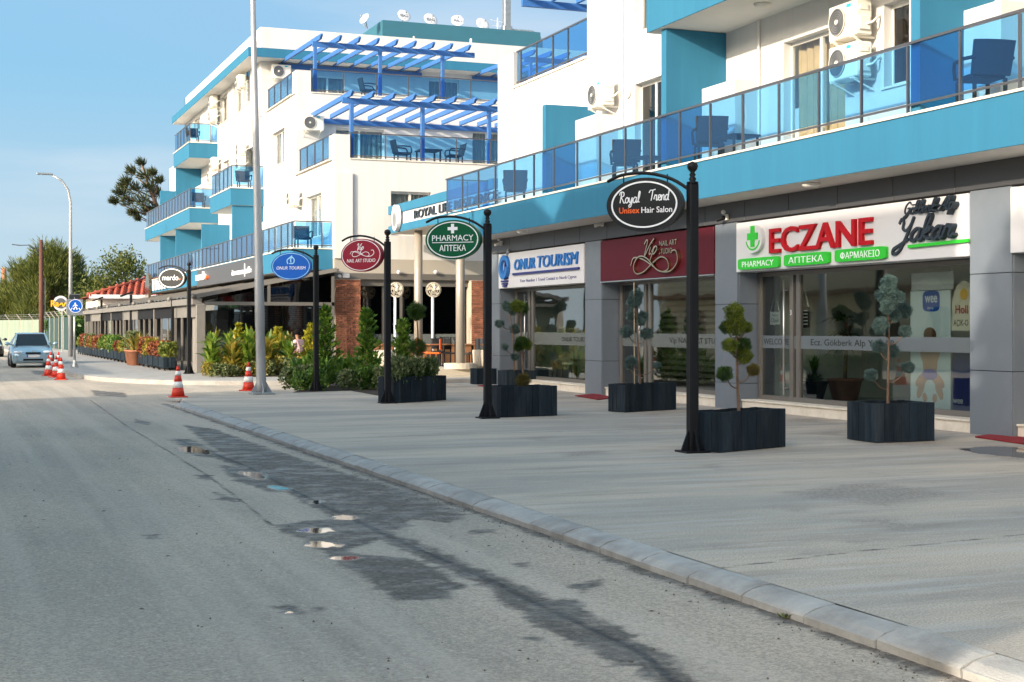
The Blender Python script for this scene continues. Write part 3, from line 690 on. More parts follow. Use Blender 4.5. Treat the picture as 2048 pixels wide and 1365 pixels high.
def window_y(parent, Y, x0, x1, z0, z1, depth=0.15, leaves=2, glassm='gdark', curtain=None, frame='offwhite'):
    f = MB(); y = Y + depth; w = 0.08; L = (x1 - x0) / leaves
    f.box(x0, x1, y, y + 0.06, z0, z0 + w); f.box(x0, x1, y, y + 0.06, z1 - w, z1)
    for i in range(leaves + 1):
        c = x0 + L * i; f.box(max(x0, c - w/2), min(x1, c + w/2), y - 0.004, y + 0.064, z0 + w, z1 - w)
    wn_ = obj('window', f, frame, parent)
    for i in range(leaves): m = MB(); m.box(x0 + L*i + w/2, x0 + L*(i+1) - w/2, y + 0.02, y + 0.03, z0 + w, z1 - w); obj('pane', m, glassm, wn_)
    if curtain:
        c = MB(); n = 30; V = []
        for i in range(n + 1):
            xx = x0 + (x1 - x0) * i / n; yy = y + 0.2 + 0.05 * math.sin(i * 1.9); V += [(xx, yy, z0), (xx, yy, z1)]
        c.add(V, [(2*i, 2*i+1, 2*i+3, 2*i+2) for i in range(n)]); obj('curtain', c, curtain, wn_)
    bk = MB(); bk.box(x0 - 0.3, x1 + 0.3, y + 0.9, y + 0.95, z0 - 0.1, z1 + 0.1); obj('room_back', bk, 'darkwall', wn_)
    return wn_
# ================================================================ NEAR BUILDING WITH THE SHOPS
XF, XB, XW, XG = 14.4, 13.5, 15.0, 14.87      # pillar face, balcony edge, upper wall, shop glass
B1 = thing('apartment_building', 'white and teal building with shops below long blue glass balcony', 'building', (18, 24, 0))
PIL = [(37.89, 38.5), (31.15, 32.09), (24.86, 25.74), (17.04, 17.96), (9.2, 10.1)]
core = MB()
for (a, b) in PIL: core.box(XF + 0.02, XG + 0.35, a + 0.01, b - 0.01, 0, 3.66)
core.box(XF + 0.02, XG + 0.3, 9.2, 38.49, 3.655, 4.05)
core.box(XG - 0.02, XG + 0.25, 9.2, 38.4, 2.66, 3.65)          # behind the sign boards
core.box(XF + 0.1, 24, 38.42, 38.49, 0, 4.0); core.box(24, 24.2, 9.2, 38.4, 0, 4.0)
obj('frame_backing', core, 'joint', B1)
# grey cladding panels, each its own piece
ph = [(0.0, 0.86), (0.87, 2.24), (2.25, 3.645)]
for i, (a, b) in enumerate(PIL):
    hh = [(0, 0.80), (0.81, 2.25), (2.26, 3.645)] if i < 2 else ([(0, 0.50), (0.51, 2.05), (2.06, 3.645)] if i == 2 else [(0, 0.95), (0.96, 2.39), (2.40, 3.645)])
    for (z0, z1) in hh:
        m = MB(); m.cbox(XF, XF + 0.03, a, b, z0, z1, 0.004); obj('cladding_panel', m, 'panel', B1)
        m = MB(); m.cbox(XF + 0.032, XG + 0.1, a - 0.012, a + 0.02, z0, z1, 0.004); obj('cladding_panel', m, 'panel', B1)
        m = MB(); m.cbox(XF + 0.032, XG + 0.1, b - 0.02, b + 0.012, z0, z1, 0.004); obj('cladding_panel', m, 'panel', B1)
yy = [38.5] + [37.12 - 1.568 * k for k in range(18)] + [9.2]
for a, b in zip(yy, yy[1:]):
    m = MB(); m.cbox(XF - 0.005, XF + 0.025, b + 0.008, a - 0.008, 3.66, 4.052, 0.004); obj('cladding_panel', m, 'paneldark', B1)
# balcony slab over the shops
YE = 40.1
m = MB(); m.box(XB, XB + 0.16, 8.5, YE, 4.06, 4.775); m.box(XB + 0.16, 15.2, YE - 0.16, YE, 4.06, 4.775); obj('fascia', m, 'teal', B1)
m = MB(); m.box(XB + 0.02, 16.5, 8.5, YE - 0.02, 4.052, 4.058); m.box(XB + 0.16, 15.0, 8.5, YE - 0.16, 4.4, 4.74); obj('soffit', m, 'soffit', B1)
m = MB(); m.box(XB - 0.025, XB + 0.24, 8.5, YE + 0.025, 4.776, 4.815); m.box(XB + 0.24, 15.0, YE - 0.2, YE + 0.025, 4.776, 4.815); m.box(XB + 0.24, 15.1, 8.5, YE - 0.2, 4.74, 4.80); obj('coping', m, 'marble', B1)
us = [925,957,991,1029,1068,1108,1154.5,1200,1251,1303,1360,1421,1486,1558,1638,1723,1816,1921,2040]
ysb = [YX(u, XB + 0.07) for u in us] + [14.6, 13.4, 12.2, 11.0, 9.8]
y0r, y1r = YE - 0.06, 8.6
balustrade(B1, [(XB + 0.07, y0r), (XB + 0.07, y1r)], 4.815, 1.06, [[(y0r - q) / (y0r - y1r) for q in ysb]], low=0.13)
balustrade(B1, [(XB + 0.07, y0r), (15.0, y0r)], 4.815, 1.06, [[0.02, 0.45]], low=0.13)
# upper walls with door and window openings
HO = [(24.0-1.9, 24.15, 4.80, 7.05), (20.25, 20.95, 5.70, 7.12), (29.1, 30.6, 4.80, 7.25), (34.6, 36.2, 4.80, 7.05), (15.2, 17.2, 4.8, 7.05), (12.2, 13.0, 5.7, 7.1), (10, 11.5, 8.45, 10.6), (19, 20.7, 8.45, 10.6), (29.2, 30.6, 8.45, 10.6)]
m = MB(); wall(m, 'x', XW, XW + 0.25, 8.5, 33.3, 4.7, 12.2, HO); wall(m, 'x', XW, XW + 0.25, 33.3, 39.6, 4.7, 8.33, HO)
m.box(XW + 0.25, 24, 39.35, 39.6, 3.95, 8.33); m.box(XW + 0.25, 24, 33.05, 33.3, 8.2, 12.2); m.box(XW + 0.25, 24, 8.5, 8.75, 4, 12.2); m.box(15.2, 24, 8.5, 33.3, 12.0, 12.19); m.box(15.2, 24, 33.3, 39.35, 8.2, 8.36)
m.box(XW, XW + 0.25, 38.35, 39.6, 8.33, 9.36)
obj('wall', m, 'white', B1)
m = MB(); m.box(XW - 0.04, XW + 0.3, 33.32, 38.34, 8.331, 8.39); obj('coping', m, 'marble', B1)
balustrade(B1, [(XW + 0.1, 38.33), (XW + 0.1, 33.32)], 8.39, 0.98, [[0.06, 0.29, 0.52, 0.72, 0.98]], low=0.12)
for (h, cur, lv) in ((HO[0], 'curtain', 2), (HO[1], None, 1), (HO[2], None, 2), (HO[3], 'curtaingrey', 2), (HO[4], 'curtain', 2), (HO[5], None, 1), (HO[6], 'curtain', 2), (HO[7], 'curtain', 2), (HO[8], 'curtain', 2)):
    window_x(B1, XW, *h, depth=0.17, leaves=lv, curtain=cur, sill=h[2] > 5.5 and h[2] < 6, glassm='gclear' if cur else 'gdark')
# teal fins and second-floor balcony
def fin(y, z0, z1, x0=XB + 0.12, x1=XW, t=0.22): q = MB(); q.box(x0, x1 + 0.02, y, y + t, z0, z1); return obj('fin', q, 'teal', B1)
fin(26.35, 4.8, 7.64); fin(YX(1840, XB + 0.12), 4.8, 7.64); fin(32.75, 4.8, 7.02, XB + 0.15)
fin(9.6, 4.8, 7.64)
m = MB(); m.box(XB, XB + 0.16, 8.5, 27.0, 7.66, 8.40); m.box(XB + 0.16, XW, 26.84, 27.0, 7.66, 8.40); obj('fascia', m, 'teal', B1)
m = MB(); m.box(XB + 0.02, XW, 8.5, 26.98, 7.652, 7.658); m.box(XB + 0.16, XW, 8.5, 26.84, 8.0, 8.38); obj('soffit', m, 'soffit', B1)
m = MB(); m.box(XB - 0.025, XB + 0.24, 8.5, 27.02, 8.401, 8.44); obj('coping', m, 'marble', B1)
balustrade(B1, [(XB + 0.07, 26.95), (XB + 0.07, 8.6)], 8.44, 1.05, [[k / 15 for k in range(1, 15)]], low=0.13)
# white storage boxes against the upper wall, drain pipes, lamps
for (a, b, z) in ((25.0, 26.33, 6.46), (31.5, 32.73, 6.66), (17.3, 18.2, 6.4)):
    m = MB(); m.cbox(14.42, XW + 0.01, a, b, 4.8, z, 0.008); obj('partition_box', m, 'white', B1)
for (y, z0, z1) in ((31.2, 6.0, 12), (25.0, 4.8, 7.64)):
    m = MB(); m.cyl((XW - 0.04, y), 0.025, z0, z1, 8); obj('drain_pipe', m, 'offwhite', B1)
def bulkhead(Y, Z, X=XW):
    m = MB(); m.lathe((X - 0.05, Y, Z), [(0.0, -0.02), (0.10, -0.02), (0.115, 0.0), (0.115, 0.03), (0.0, 0.05)], 16, Matrix.Rotation(R(90), 4, 'Y')); return m
m = bulkhead(*PX(1258, 188, XW)); obj('wall_lamp', m, 'offwhite', B1)
for (u, v, z) in ((1525, 8, 7.652), (1608, 366, 4.052), (1032, 462, 4.052)):
    d = ray(u, v); t = (z - CH) / d[2]; x, y = d[0] * t, d[1] * t
    m = MB(); m.lathe((min(max(x, XB + .25), 14.3), y, z), [(0.0, 0.0), (0.16, 0.0), (0.16, -0.03), (0.12, -0.07), (0.0, -0.08)], 20); obj('ceiling_lamp', m, 'offwhite', B1, True)
# shop fronts: plinth, aluminium frames, glass, interiors
SH = [(32.09, 37.89), (25.74, 31.15), (17.96, 24.86), (10.1, 17.04)]
for i, (a, b) in enumerate(SH):
    m = MB(); m.box(XF + 0.1, XG + 0.6, a + 0.015, b - 0.015, -0.02, 0.165); obj('plinth', m, 'marble', B1)
    m = MB(); m.cbox(XF + 0.07, XG + 0.6, a + 0.015, b - 0.015, 0.166, 0.20, 0.006); obj('sill', m, 'marble', B1)
    dj = [YX(1060, XG), YX(1292, XG), YX(1585, XG), 15.9][i]; dj2 = dj - 0.22; dl = b - 0.14
    fr = MB()
    for y in (b - 0.10, dj, dj2, a + 0.10): fr.cbox(XG - 0.03, XG + 0.06, y - 0.06, y + 0.06, 0.2, 2.64, 0.004)
    fr.box(XG - 0.028, XG + 0.058, a, b, 2.58, 2.655); fr.box(XG - 0.028, XG + 0.058, a, b, 0.2, 0.29)
    sf = obj('shop_front', fr, 'alu', B1)
    for (p, q) in ((dj + 0.06, b - 0.16), (dj2 + 0.06, dj - 0.06), (a + 0.16, dj2 - 0.06)):
        m = MB(); m.box(XG + 0.01, XG + 0.02, p, q, 0.29, 2.58); obj('pane', m, 'gshop', sf)
    m = MB(); m.tube([(XG - 0.09, dj + 0.16, 0.32), (XG - 0.09, dj + 0.16, 2.5)], 0.02, 10); m.tube([(XG - 0.09, dj + 0.16, 0.45), (XG, dj + 0.16, 0.45)], 0.012, 6); m.tube([(XG - 0.09, dj + 0.16, 2.3), (XG, dj + 0.16, 2.3)], 0.012, 6)
    obj('door_pull', m, 'steel', sf, True)
    # frosted or grey band with the shop name on the glass
    m = MB(); z0, z1 = ((1.14, 1.46), (1.16, 1.46), (1.20, 1.44), (1.2, 1.44))[i]
    m.box(XG - 0.002, XG + 0.004, a + 0.16, b - 0.16, z0, z1); obj('glass_band', m, 'frost' if i == 2 else 'gband', sf)
    # room
    rm = MB(); rm.box(XG + 0.3, 19.5, a - 0.1, b + 0.1, 0.12, 0.18)
    obj('shop_floor', rm, 'interiorfloor', B1)
    rm = MB(); rm.box(19.5, 19.6, a - 0.1, b + 0.1, 0.18, 3.5); rm.box(XG + 0.4, 19.5, b + 0.05, b + 0.12, 0.18, 3.4); rm.box(XG + 0.4, 19.5, a - 0.12, a - 0.05, 0.18, 3.4); rm.box(XG + 0.26, 19.5, a - 0.1, b + 0.1, 3.3, 3.36)
    obj('shop_room', rm, 'interior' if i in (0, 2, 3) else 'blinds', B1)
sf_text = [('ONUR TOURISM', 34.6, 32.9, 1.24, 'matblack'), ('Vip NAIL ART STUDIO', 28.6, 26.1, 1.26, 'matblack'), ('Ecz. Gökberk Alp YAKAR', 23.0, 20.45, 1.27, 'matblack'), ('WELCOME', 24.65, 23.75, 1.27, 'matblack')]
for s, ya, yb, z, mm in sf_text: text('glass_lettering', s, B1, (XG - 0.004, ya, z), *NX, 0.12, mm, width=ya - yb, ext=0.001)
text('house_number', '3', B1, (XG - 0.034, YX(1585, XG) + 0.03, 1.83), *NX, 0.10, 'textwhite', ext=0.002)
# ================================================================ SHOP SIGN BOARDS
XS = XF - 0.03
rN, uN = NX
def board(name, label, a, b, m, z0=2.67, z1=3.62):
    t = thing(name, label, 'sign', (XS, (a + b) / 2, z0)); q = MB(); q.cbox(XS, XG - 0.03, a + 0.005, b - 0.005, z0, z1, 0.008); obj('board', q, m, t); return t
def at(y, z, d=0.0): return Vector((XS - d, y, z))
# pharmacy
sb = board('shop_sign', 'white pharmacy sign board with red ECZANE letters and green tabs', 17.96, 24.86, 'signwhite')
W = lambda u: YX(u, XS)
text('lettering', 'ECZANE', sb, at(W(1543), 2.98), rN, uN, 0.47, 'red', width=W(1543) - W(1748), ext=0.06, off=0.012)
for s, u0_, u1_, z in (('PHARMACY', 1481, 1562, 2.695), ('АПТЕКА', 1573, 1663, 2.70), ('  АРМАКЕІО', 1675, 1777, 2.71)):
    y0_, y1_ = W(u0_), W(u1_); w_, h_ = (y0_ - y1_) / 2, 0.105
    q = MB(); q.prism([(x, y) for x, y in ellipse(w_, h_, 36, 10)], at((y0_ + y1_) / 2, z + 0.115), rN, uN, 0.0, 0.06); o = obj('green_tab', q, 'green', sb)
    text('lettering', s, o, at(y0_ - w_ * (0.22 if s[0] != ' ' else 0.44), z + 0.055, 0.06), rN, uN, 0.115, 'textwhite', width=w_ * (1.56 if s[0] != ' ' else 1.34), ext=0.004)
    if s[0] == ' ': strokes('lettering', [[(.055 * math.cos(a_), .04 * math.sin(a_)) for a_ in np.linspace(0, 2 * math.pi, 15)], [(0, -.058), (0, .058)]], o, at(y0_ - w_ * 0.33, z + 0.113, 0.06), rN, uN, 0.02, 'textwhite', 0.004)
q = MB(); cy = W(1513); q.prism(ellipse(0.33, 0.265, 36), at(cy, 3.27), rN, uN, 0.0, 0.08); o = obj('emblem', q, 'signwhite', sb)
q = MB(); q.prism([(-.07,-.2),(.07,-.2),(.07,-.065),(.19,-.065),(.19,.065),(.07,.065),(.07,.2),(-.07,.2),(-.07,.065),(-.19,.065),(-.19,-.065),(-.07,-.065)], at(cy, 3.32), rN, uN, 0.081, 0.095); obj('cross', q, 'green', o)
strokes('emblem_arc', [[(0.25 * math.cos(t), 0.22 * math.sin(t)) for t in np.linspace(math.pi * 1.08, math.pi * 1.92, 9)]], o, at(cy, 3.29), rN, uN, 0.035, 'green', 0.004, 0.081)
script('lettering', 'Gökberk Alp', sb, at(W(1808), 3.40), rN, uN, 0.10, 0.021, 'lettergrey', 0.018, 0.25, squeeze=(W(1808) - W(1922)) / 0.10 / 9.9)
script('lettering', 'Yakar', sb, at(W(1792), 2.97), rN, uN, 0.195, 0.044, 'lettergrey', 0.025, 0.25, squeeze=(W(1792) - W(1922)) / 0.195 / 5.6)
q = MB(); q.prism([(0, 0), (1.45, 0.02), (1.45, 0.07), (0, 0.05)], at(W(1820), 2.86), rN, uN, 0, 0.05); obj('underline', q, 'green', sb)
# travel office
sb = board('shop_sign', 'white sign board with blue ONUR TOURISM letters and ship emblem', 32.09, 37.89, 'signwhite')
text('lettering', 'ONUR', sb, at(W(1031), 3.14), rN, uN, 0.30, 'letterblue', width=W(1031) - W(1072), ext=0.05, off=0.006, shear=0.12)
text('lettering', 'TOURISM', sb, at(W(1077), 3.14), rN, uN, 0.32, 'letterblue', width=W(1077) - W(1158), ext=0.05, off=0.006, shear=0.12)
q = MB(); q.prism([(0, 0), (W(1028) - W(1160), 0.0), (W(1028) - W(1160), 0.06), (0, 0.06)], at(W(1028), 3.0), rN, uN, 0, 0.05); obj('underline', q, 'navy', sb)
text('lettering', 'Your Number 1 Travel Contact to North Cyprus', sb, at(W(1040), 2.80), rN, uN, 0.085, 'navy', width=W(1040) - W(1153), ext=0.006)
cy = W(1012)
strokes('emblem_ring', [[(0.27 * math.cos(t), 0.27 * math.sin(t)) for t in np.linspace(0, 2 * math.pi, 17)]], sb, at(cy, 3.24), rN, uN, 0.13, 'letterblue', 0.06)
q = MB(); q.prism([(-.08, -.22), (.02, .2), (.06, .2), (.04, -.22)], at(cy, 3.24), rN, uN, 0.0, 0.05); obj('emblem_sail', q, 'navy', sb)
strokes('emblem_hull', [[(-.3, .0), (-.28, -.22), (-.1, -.3), (.2, -.3)], [(-.28, -.38), (.2, -.38)], [(-.22, -.45), (.16, -.45)], [(-.16, -.51), (.12, -.51)]], sb, at(cy, 3.24), rN, uN, 0.045, 'navy', 0.04)
strokes('emblem_funnel', [[(.12, .3), (.2, .42), (.3, .46)]], sb, at(cy, 3.24), rN, uN, 0.06, 'galv', 0.05)
# nail studio
SWIRL = [[(-1.05, .0), (-.9, .28), (-.45, .2), (0, -.05), (.45, -.28), (.75, -.2), (.7, .1), (.4, .22), (0, .0), (-.4, -.26), (-.75, -.28), (-.85, .0), (-.6, .3), (-.2, .22), (.3, -.22), (.85, -.3), (1.2, .0), (1.15, .38), (.95, .38)]]
sb = board('shop_sign', 'maroon sign board with metallic Vip Nail Art Studio script', 25.74, 31.15, 'maroon')
strokes('flourish', [[(x * 1.02, y * 0.62) for x, y in SWIRL[0]]] , sb, at(W(1308), 2.97), rN, uN, 0.03, 'gold', 0.04)
script('lettering', 'Vip', sb, at(W(1286), 3.18), rN, uN, 0.17, 0.03, 'gold', 0.04, 0.3, squeeze=1.9)
text('lettering', 'NAIL ART', sb, at(W(1321), 3.34), rN, uN, 0.12, 'gold', width=W(1321) - W(1356), ext=0.03)
text('lettering', 'STUDIO', sb, at(W(1320), 3.17), rN, uN, 0.12, 'gold', width=W(1320) - W(1347), ext=0.03)
q = MB(); q.box(XS - 0.004, XG - 0.06, 25.75, 31.14, 2.645, 2.668); obj('edge_strip', q, 'steel', sb)
sb = board('shop_sign', 'plain end of a white sign board at the right picture edge', 10.1, 17.04, 'signwhite')
# fixtures under the soffit
for k, (u, v, lab) in enumerate(((1447, 435, 'white security camera beside the pharmacy sign above the red board'), (998, 487, 'small grey security camera at the far end of the shop row'), (1200, 448, 'small round sensor above the gap between travel and nail studio signs'))):
    y, z = PX(u, v, XF - 0.1); t = thing('security_camera', lab, 'camera', (XF - 0.006, y, z))
    q = MB(); q.cbox(XF - 0.07, XF - 0.008, y - 0.05, y + 0.05, z - 0.06, z + 0.06, 0.01); obj('bracket', q, 'offwhite', t)
    q = MB(); q.tube([(XF - 0.06, y, z), (XF - 0.20, y + 0.10, z - 0.05)], 0.04, 12); obj('barrel', q, 'matblack' if k == 0 else 'offwhite', t, True)
    q = MB(); q.sphere((XF - 0.11, y - 0.01, z + 0.10), 0.045); obj('dome', q, 'offwhite', t, True)
# ================================================================ AIR CONDITIONERS
def make_ac(label, loc, rz=0.0, group='air conditioners'):
    """outdoor unit; local -X is the front, wall at local x = 0"""
    t = thing('air_conditioner', label, 'air conditioner', loc, rz, group)
    Mx = t.matrix_basis
    def put(name, mb, m, sm=False): 
        mb.v = [tuple(Mx @ Vector(v)) for v in mb.v]; return obj(name, mb, m, t, sm)
    q = MB(); q.cbox(-0.46, -0.14, -0.42, 0.42, 0.0, 0.60, 0.02); c = put('casing', q, 'accream')
    q = MB(); q.lathe((-0.462, 0.14, 0.30), [(0.0, -0.004), (0.235, -0.004), (0.245, 0.006), (0.235, 0.016), (0.0, 0.016)], 28, Matrix.Rotation(R(-90), 4, 'Y')); f = put('fan_opening', q, 'grille')
    for r in (0.06, 0.10, 0.14, 0.18, 0.22, 0.24):
        q = MB(); q.tube([(-0.486, 0.14 + r * math.cos(a), 0.30 + r * math.sin(a)) for a in np.linspace(0, 2 * math.pi, 25)], 0.006, 5, False); put('grille_ring', q, 'accream' if r == 0.24 else 'galv')
    q = MB(); q.lathe((-0.488, 0.14, 0.30), [(0, -0.01), (0.04, -0.01), (0.04, 0.01), (0, 0.012)], 14, Matrix.Rotation(R(-90), 4, 'Y')); put('fan_hub', q, 'accream')
    q = MB(); q.box(-0.466, -0.459, -0.26, -0.13, 0.50, 0.56); put('badge', q, 'acbadge')
    q = MB(); q.cbox(-0.42, -0.2, -0.46, -0.42, 0.08, 0.32, 0.01); q.cbox(-0.40, -0.22, -0.44, -0.42, 0.42, 0.52, 0.006); put('valve_cover', q, 'accream')
    q = MB(); q.tube([(-0.28, -0.46, 0.18), (-0.2, -0.52, 0.2), (-0.08, -0.5, 0.3), (0.0, -0.48, 0.32)], 0.022, 7); put('pipe', q, 'offwhite', True)
    for y in (-0.3, 0.3):
        q = MB(); q.bar((-0.5, y, -0.02), (0, y, -0.02), 0.035); q.bar((-0.45, y, -0.03), (0, y, -0.22), 0.025); put('bracket', q, 'accream')
    return t
AC0 = None
def ac(label, loc, rz=0.0, group='air conditioners'):
    global AC0
    if AC0 is None: AC0 = make_ac(label, loc, rz, group); return AC0
    return copy_thing(AC0, loc, rz, label, group)
def ac_x(u, v, X, label):    # centre-bottom seen at (u, v), unit on a street-facing wall at X
    y, z = PX(u, v, X - 0.3); return ac(label, (X, y, z))
ac_x(1202, 215, XW, 'outdoor air conditioner beside the low teal fin on white wall')
ac_x(1700, 78, XW, 'upper of two stacked air conditioners beside the curtained balcony door')
ac_x(1700, 160, XW, 'lower of two stacked air conditioners, partly behind the blue glass rail')
# ================================================================ BALCONY FURNITURE
def make_chair(label, loc, rz, m='rattan', group='rattan balcony chairs'):
    t = thing('armchair', label, 'chair', loc, rz, group); Mx = t.matrix_basis
    def put(name, mb, mm, sm=False): mb.v = [tuple(Mx @ Vector(v)) for v in mb.v]; return obj(name, mb, mm, t, sm)
    q = MB(); q.cbox(-0.26, 0.26, -0.25, 0.25, 0.36, 0.44, 0.02); put('seat', q, m)
    q = MB(); n = 9; V = []
    for i in range(n):
        a = -0.30 + 0.60 * i / (n - 1); bx = -0.26 - 0.05 * (1 - (a / 0.3) ** 2)
        V += [(bx + 0.02, a, 0.40), (bx - 0.10, a * 1.06, 0.88), (bx - 0.03, a, 0.40), (bx - 0.15, a * 1.06, 0.88)]
    Fs = []
    for i in range(n - 1):
        a = 4 * i; b = a + 4; Fs += [(a, b, b + 1, a + 1), (a + 2, a + 3, b + 3, b + 2), (a + 1, b + 1, b + 3, a + 3), (a, a + 2, b + 2, b)]
    Fs += [(0, 1, 3, 2), (4*n-4, 4*n-2, 4*n-1, 4*n-3)]
    q.add(V, Fs); put('backrest', q, m)
    for s in (-1, 1):
        q = MB(); q.tube([(-0.36, s*0.30, 0.64), (-0.05, s*0.31, 0.66), (0.22, s*0.30, 0.64), (0.27, s*0.28, 0.55), (0.26, s*0.27, 0.4)], 0.028, 7); put('armrest', q, m, True)
        for x in (-0.25, 0.24): q = MB(); q.bar((x, s*0.24, 0), (x, s*0.24, 0.37), 0.045); put('leg', q, m)
    return t
CH0 = make_chair('dark rattan armchair behind glass at the left end of the long balcony', (13.98, YX(1030, 13.98), 4.80), R(70))
def chair(label, loc, rz, group='rattan balcony chairs'): return copy_thing(CH0, loc, rz, label, group)
chair('dark rattan armchair behind glass above the hanging salon sign', (13.98, YX(1250, 13.98), 4.80), R(70))
chair('dark rattan armchair on long balcony in front of the tall teal fin', (13.98, YX(1418, 13.98), 4.80), R(70))
chair('dark rattan armchair behind blue glass at the right picture edge', (13.98, YX(1962, 13.98), 4.80), R(80))
def make_table(label, loc, rz=0.0, group='small balcony tables'):
    t = thing('balcony_table', label, 'table', loc, rz, group); Mx = t.matrix_basis
    def put(name, mb, mm): mb.v = [tuple(Mx @ Vector(v)) for v in mb.v]; return obj(name, mb, mm, t)
    q = MB(); q.cbox(-0.3, 0.3, -0.3, 0.3, 0.38, 0.42, 0.01); put('table_top', q, 'rattan')
    for a in (-1, 1):
        for b in (-1, 1): q = MB(); q.bar((a*0.25, b*0.25, 0), (a*0.25, b*0.25, 0.38), 0.04); put('leg', q, 'rattan')
    return t
TB0 = make_table('low dark table beside the rattan armchair in front of the teal fin', (14.0, YX(1478, 14.0), 4.80))
copy_thing(TB0, (14.0, YX(1300, 14.0), 4.80), 0.1, 'low dark table on balcony left of the hanging salon sign pole', 'small balcony tables')
# ================================================================ HANGING OVAL SIGNS ON BLACK POLES
def pole_sign(label, base, height, face, arm_deg, pm=0.062, z=0.0, scale=0.93, drop=0.0):
    t = thing('pole_sign', label, 'sign', (base[0], base[1], z)); x, y = base; H = height
    q = MB(); q.cbox(x - pm, x + pm, y - pm, y + pm, z, z + H - 0.28, 0.012); p = obj('pole', q, 'black', t)
    q = MB(); q.lathe((x, y, z + H - 0.28), [(0.075, 0), (0.075, 0.02), (0.035, 0.03), (0.05, 0.06), (0.028, 0.09), (0.045, 0.11), (0.025, 0.14), (0.06, 0.18), (0.072, 0.22), (0.06, 0.26), (0.0, 0.285)], 14); obj('finial', q, 'black', t, True)
    q = MB(); q.cbox(x - 0.17, x + 0.17, y - 0.17, y + 0.17, z, z + 0.025, 0.004); b = obj('base_plate', q, 'black', t)
    for (dx, dy) in ((1, 0), (-1, 0), (0, 1), (0, -1)):
        q = MB(); w_ = 0.012; px, py = -dy * w_, dx * w_
        V = [(x + dx*0.06 + px, y + dy*0.06 + py, z + 0.025), (x + dx*0.165 + px, y + dy*0.165 + py, z + 0.025), (x + dx*0.06 + px, y + dy*0.06 + py, z + 0.30)]
        V += [(a - 2*px, bb - 2*py, c) for a, bb, c in V]; q.add(V, [(0, 1, 2), (5, 4, 3), (0, 3, 4, 1), (1, 4, 5, 2), (2, 5, 3, 0)]); obj('gusset', q, 'black', t)
    a = R(arm_deg); r = Vector((math.sin(a), math.cos(a), 0))          # along the arm, away from the pole
    L = 1.25 * scale; top = z + H - 0.33 + drop
    pts = smooth_line([(0, -0.06), (0.28, 0.12), (0.62, 0.21), (0.95, 0.20), (L, 0.12)], 5)
    q = MB(); q.tube([Vector((x, y, top)) + r * s_[0] + Vector((0, 0, s_[1])) for s_ in pts], 0.022, 8); obj('arm', q, 'black', t, True)
    c = Vector((x, y, top - 0.20)) + r * (0.62 * scale + 0.06)
    right = -r; up = Vector((0, 0, 1))
    for s_ in (-0.3, 0.3):
        q = MB(); q.tube([c + right * s_ + up * 0.26, c + right * s_ + up * 0.32, c + right * s_ + up * 0.385], 0.009, 6); obj('hanger', q, 'black', t)
    q = MB(); q.prism(ellipse(0.56 * scale, 0.375 * scale, 48), c, right, up, -0.06, 0.05); e = obj('sign_oval', q, face, t)
    return t, e, c + right.cross(up) * 0.05, right * scale, up * scale
def ring(e, c, right, up, a, b, w, m): return strokes('border_ring', [[(a * math.cos(t), b * math.sin(t)) for t in np.linspace(0, 2 * math.pi, 41)]], e, c, right, up, w, m, 0.004)
PB = [G(1385, 905), G(975, 837), G(775, 807), G(632, 783)]
t, e, c, r_, u_ = pole_sign('charcoal oval Royal Trend hair salon sign hanging from tall black pole', PB[0], 3.72, 'signdark', -44)
ring(e, c, r_, u_, 0.475, 0.315, 0.022, 'textwhite')
script('lettering', 'Royal', e, c - r_ * 0.37 + u_ * 0.03, r_, u_, 0.078, 0.0125, 'textwhite', 0.004, 0.1, squeeze=0.86)
script('lettering', 'Trend', e, c + r_ * 0.07 + u_ * 0.05, r_, u_, 0.078, 0.0125, 'textwhite', 0.004, 0.1, squeeze=0.84)
text('lettering', 'Unisex', e, c - r_ * 0.37 - u_ * 0.115, r_, u_, 0.085, 'orange', width=0.30, ext=0.004, off=0.012)
text('lettering', 'Hair Salon', e, c - r_ * 0.04 - u_ * 0.115, r_, u_, 0.085, 'textwhite', width=0.45, ext=0.004, off=0.008)
t, e, c, r_, u_ = pole_sign('green oval PHARMACY sign with white cross on black pole', PB[1], 3.68, 'signgreen', -50)
ring(e, c, r_, u_, 0.51, 0.335, 0.018, 'textwhite')
text('lettering', 'PHARMACY', e, c - u_ * 0.02, r_, u_, 0.115, 'textwhite', width=0.84, ext=0.004, off=0.008, align='CENTER')
text('lettering', 'АПТЕКА', e, c - u_ * 0.215, r_, u_, 0.115, 'textwhite', width=0.54, ext=0.004, off=0.008, align='CENTER')
q = MB(); q.prism([(-.42, -.058), (.42, -.058), (.42, -.046), (-.42, -.046)], c, r_, u_, 0, 0.004); obj('rule', q, 'textwhite', e)
q = MB(); q.prism([(-.03,.12),(.03,.12),(.03,.18),(.1,.18),(.1,.24),(.03,.24),(.03,.30),(-.03,.30),(-.03,.24),(-.1,.24),(-.1,.18),(-.03,.18)], c, r_, u_, 0, 0.01); obj('cross', q, 'textwhite', e)
t, e, c, r_, u_ = pole_sign('dark red oval nail studio sign with white flourish on black pole', PB[2], 3.66, 'signred', -40)
ring(e, c, r_, u_, 0.52, 0.345, 0.014, 'textwhite')
text('lettering', 'NAIL ART STUDIO', e, c - u_ * 0.16, r_, u_, 0.082, 'textwhite', width=0.78, ext=0.004, align='CENTER', shear=0.1)
script('lettering', 'Vip', e, c - r_ * 0.14 + u_ * 0.12, r_, u_, 0.075, 0.012, 'textwhite', 0.004, 0.3, squeeze=1.1)
strokes('flourish', [[(x * 0.29, y * 0.2) for x, y in SWIRL[0]]], e, c + u_ * 0.03, r_, u_, 0.011, 'textwhite', 0.004)
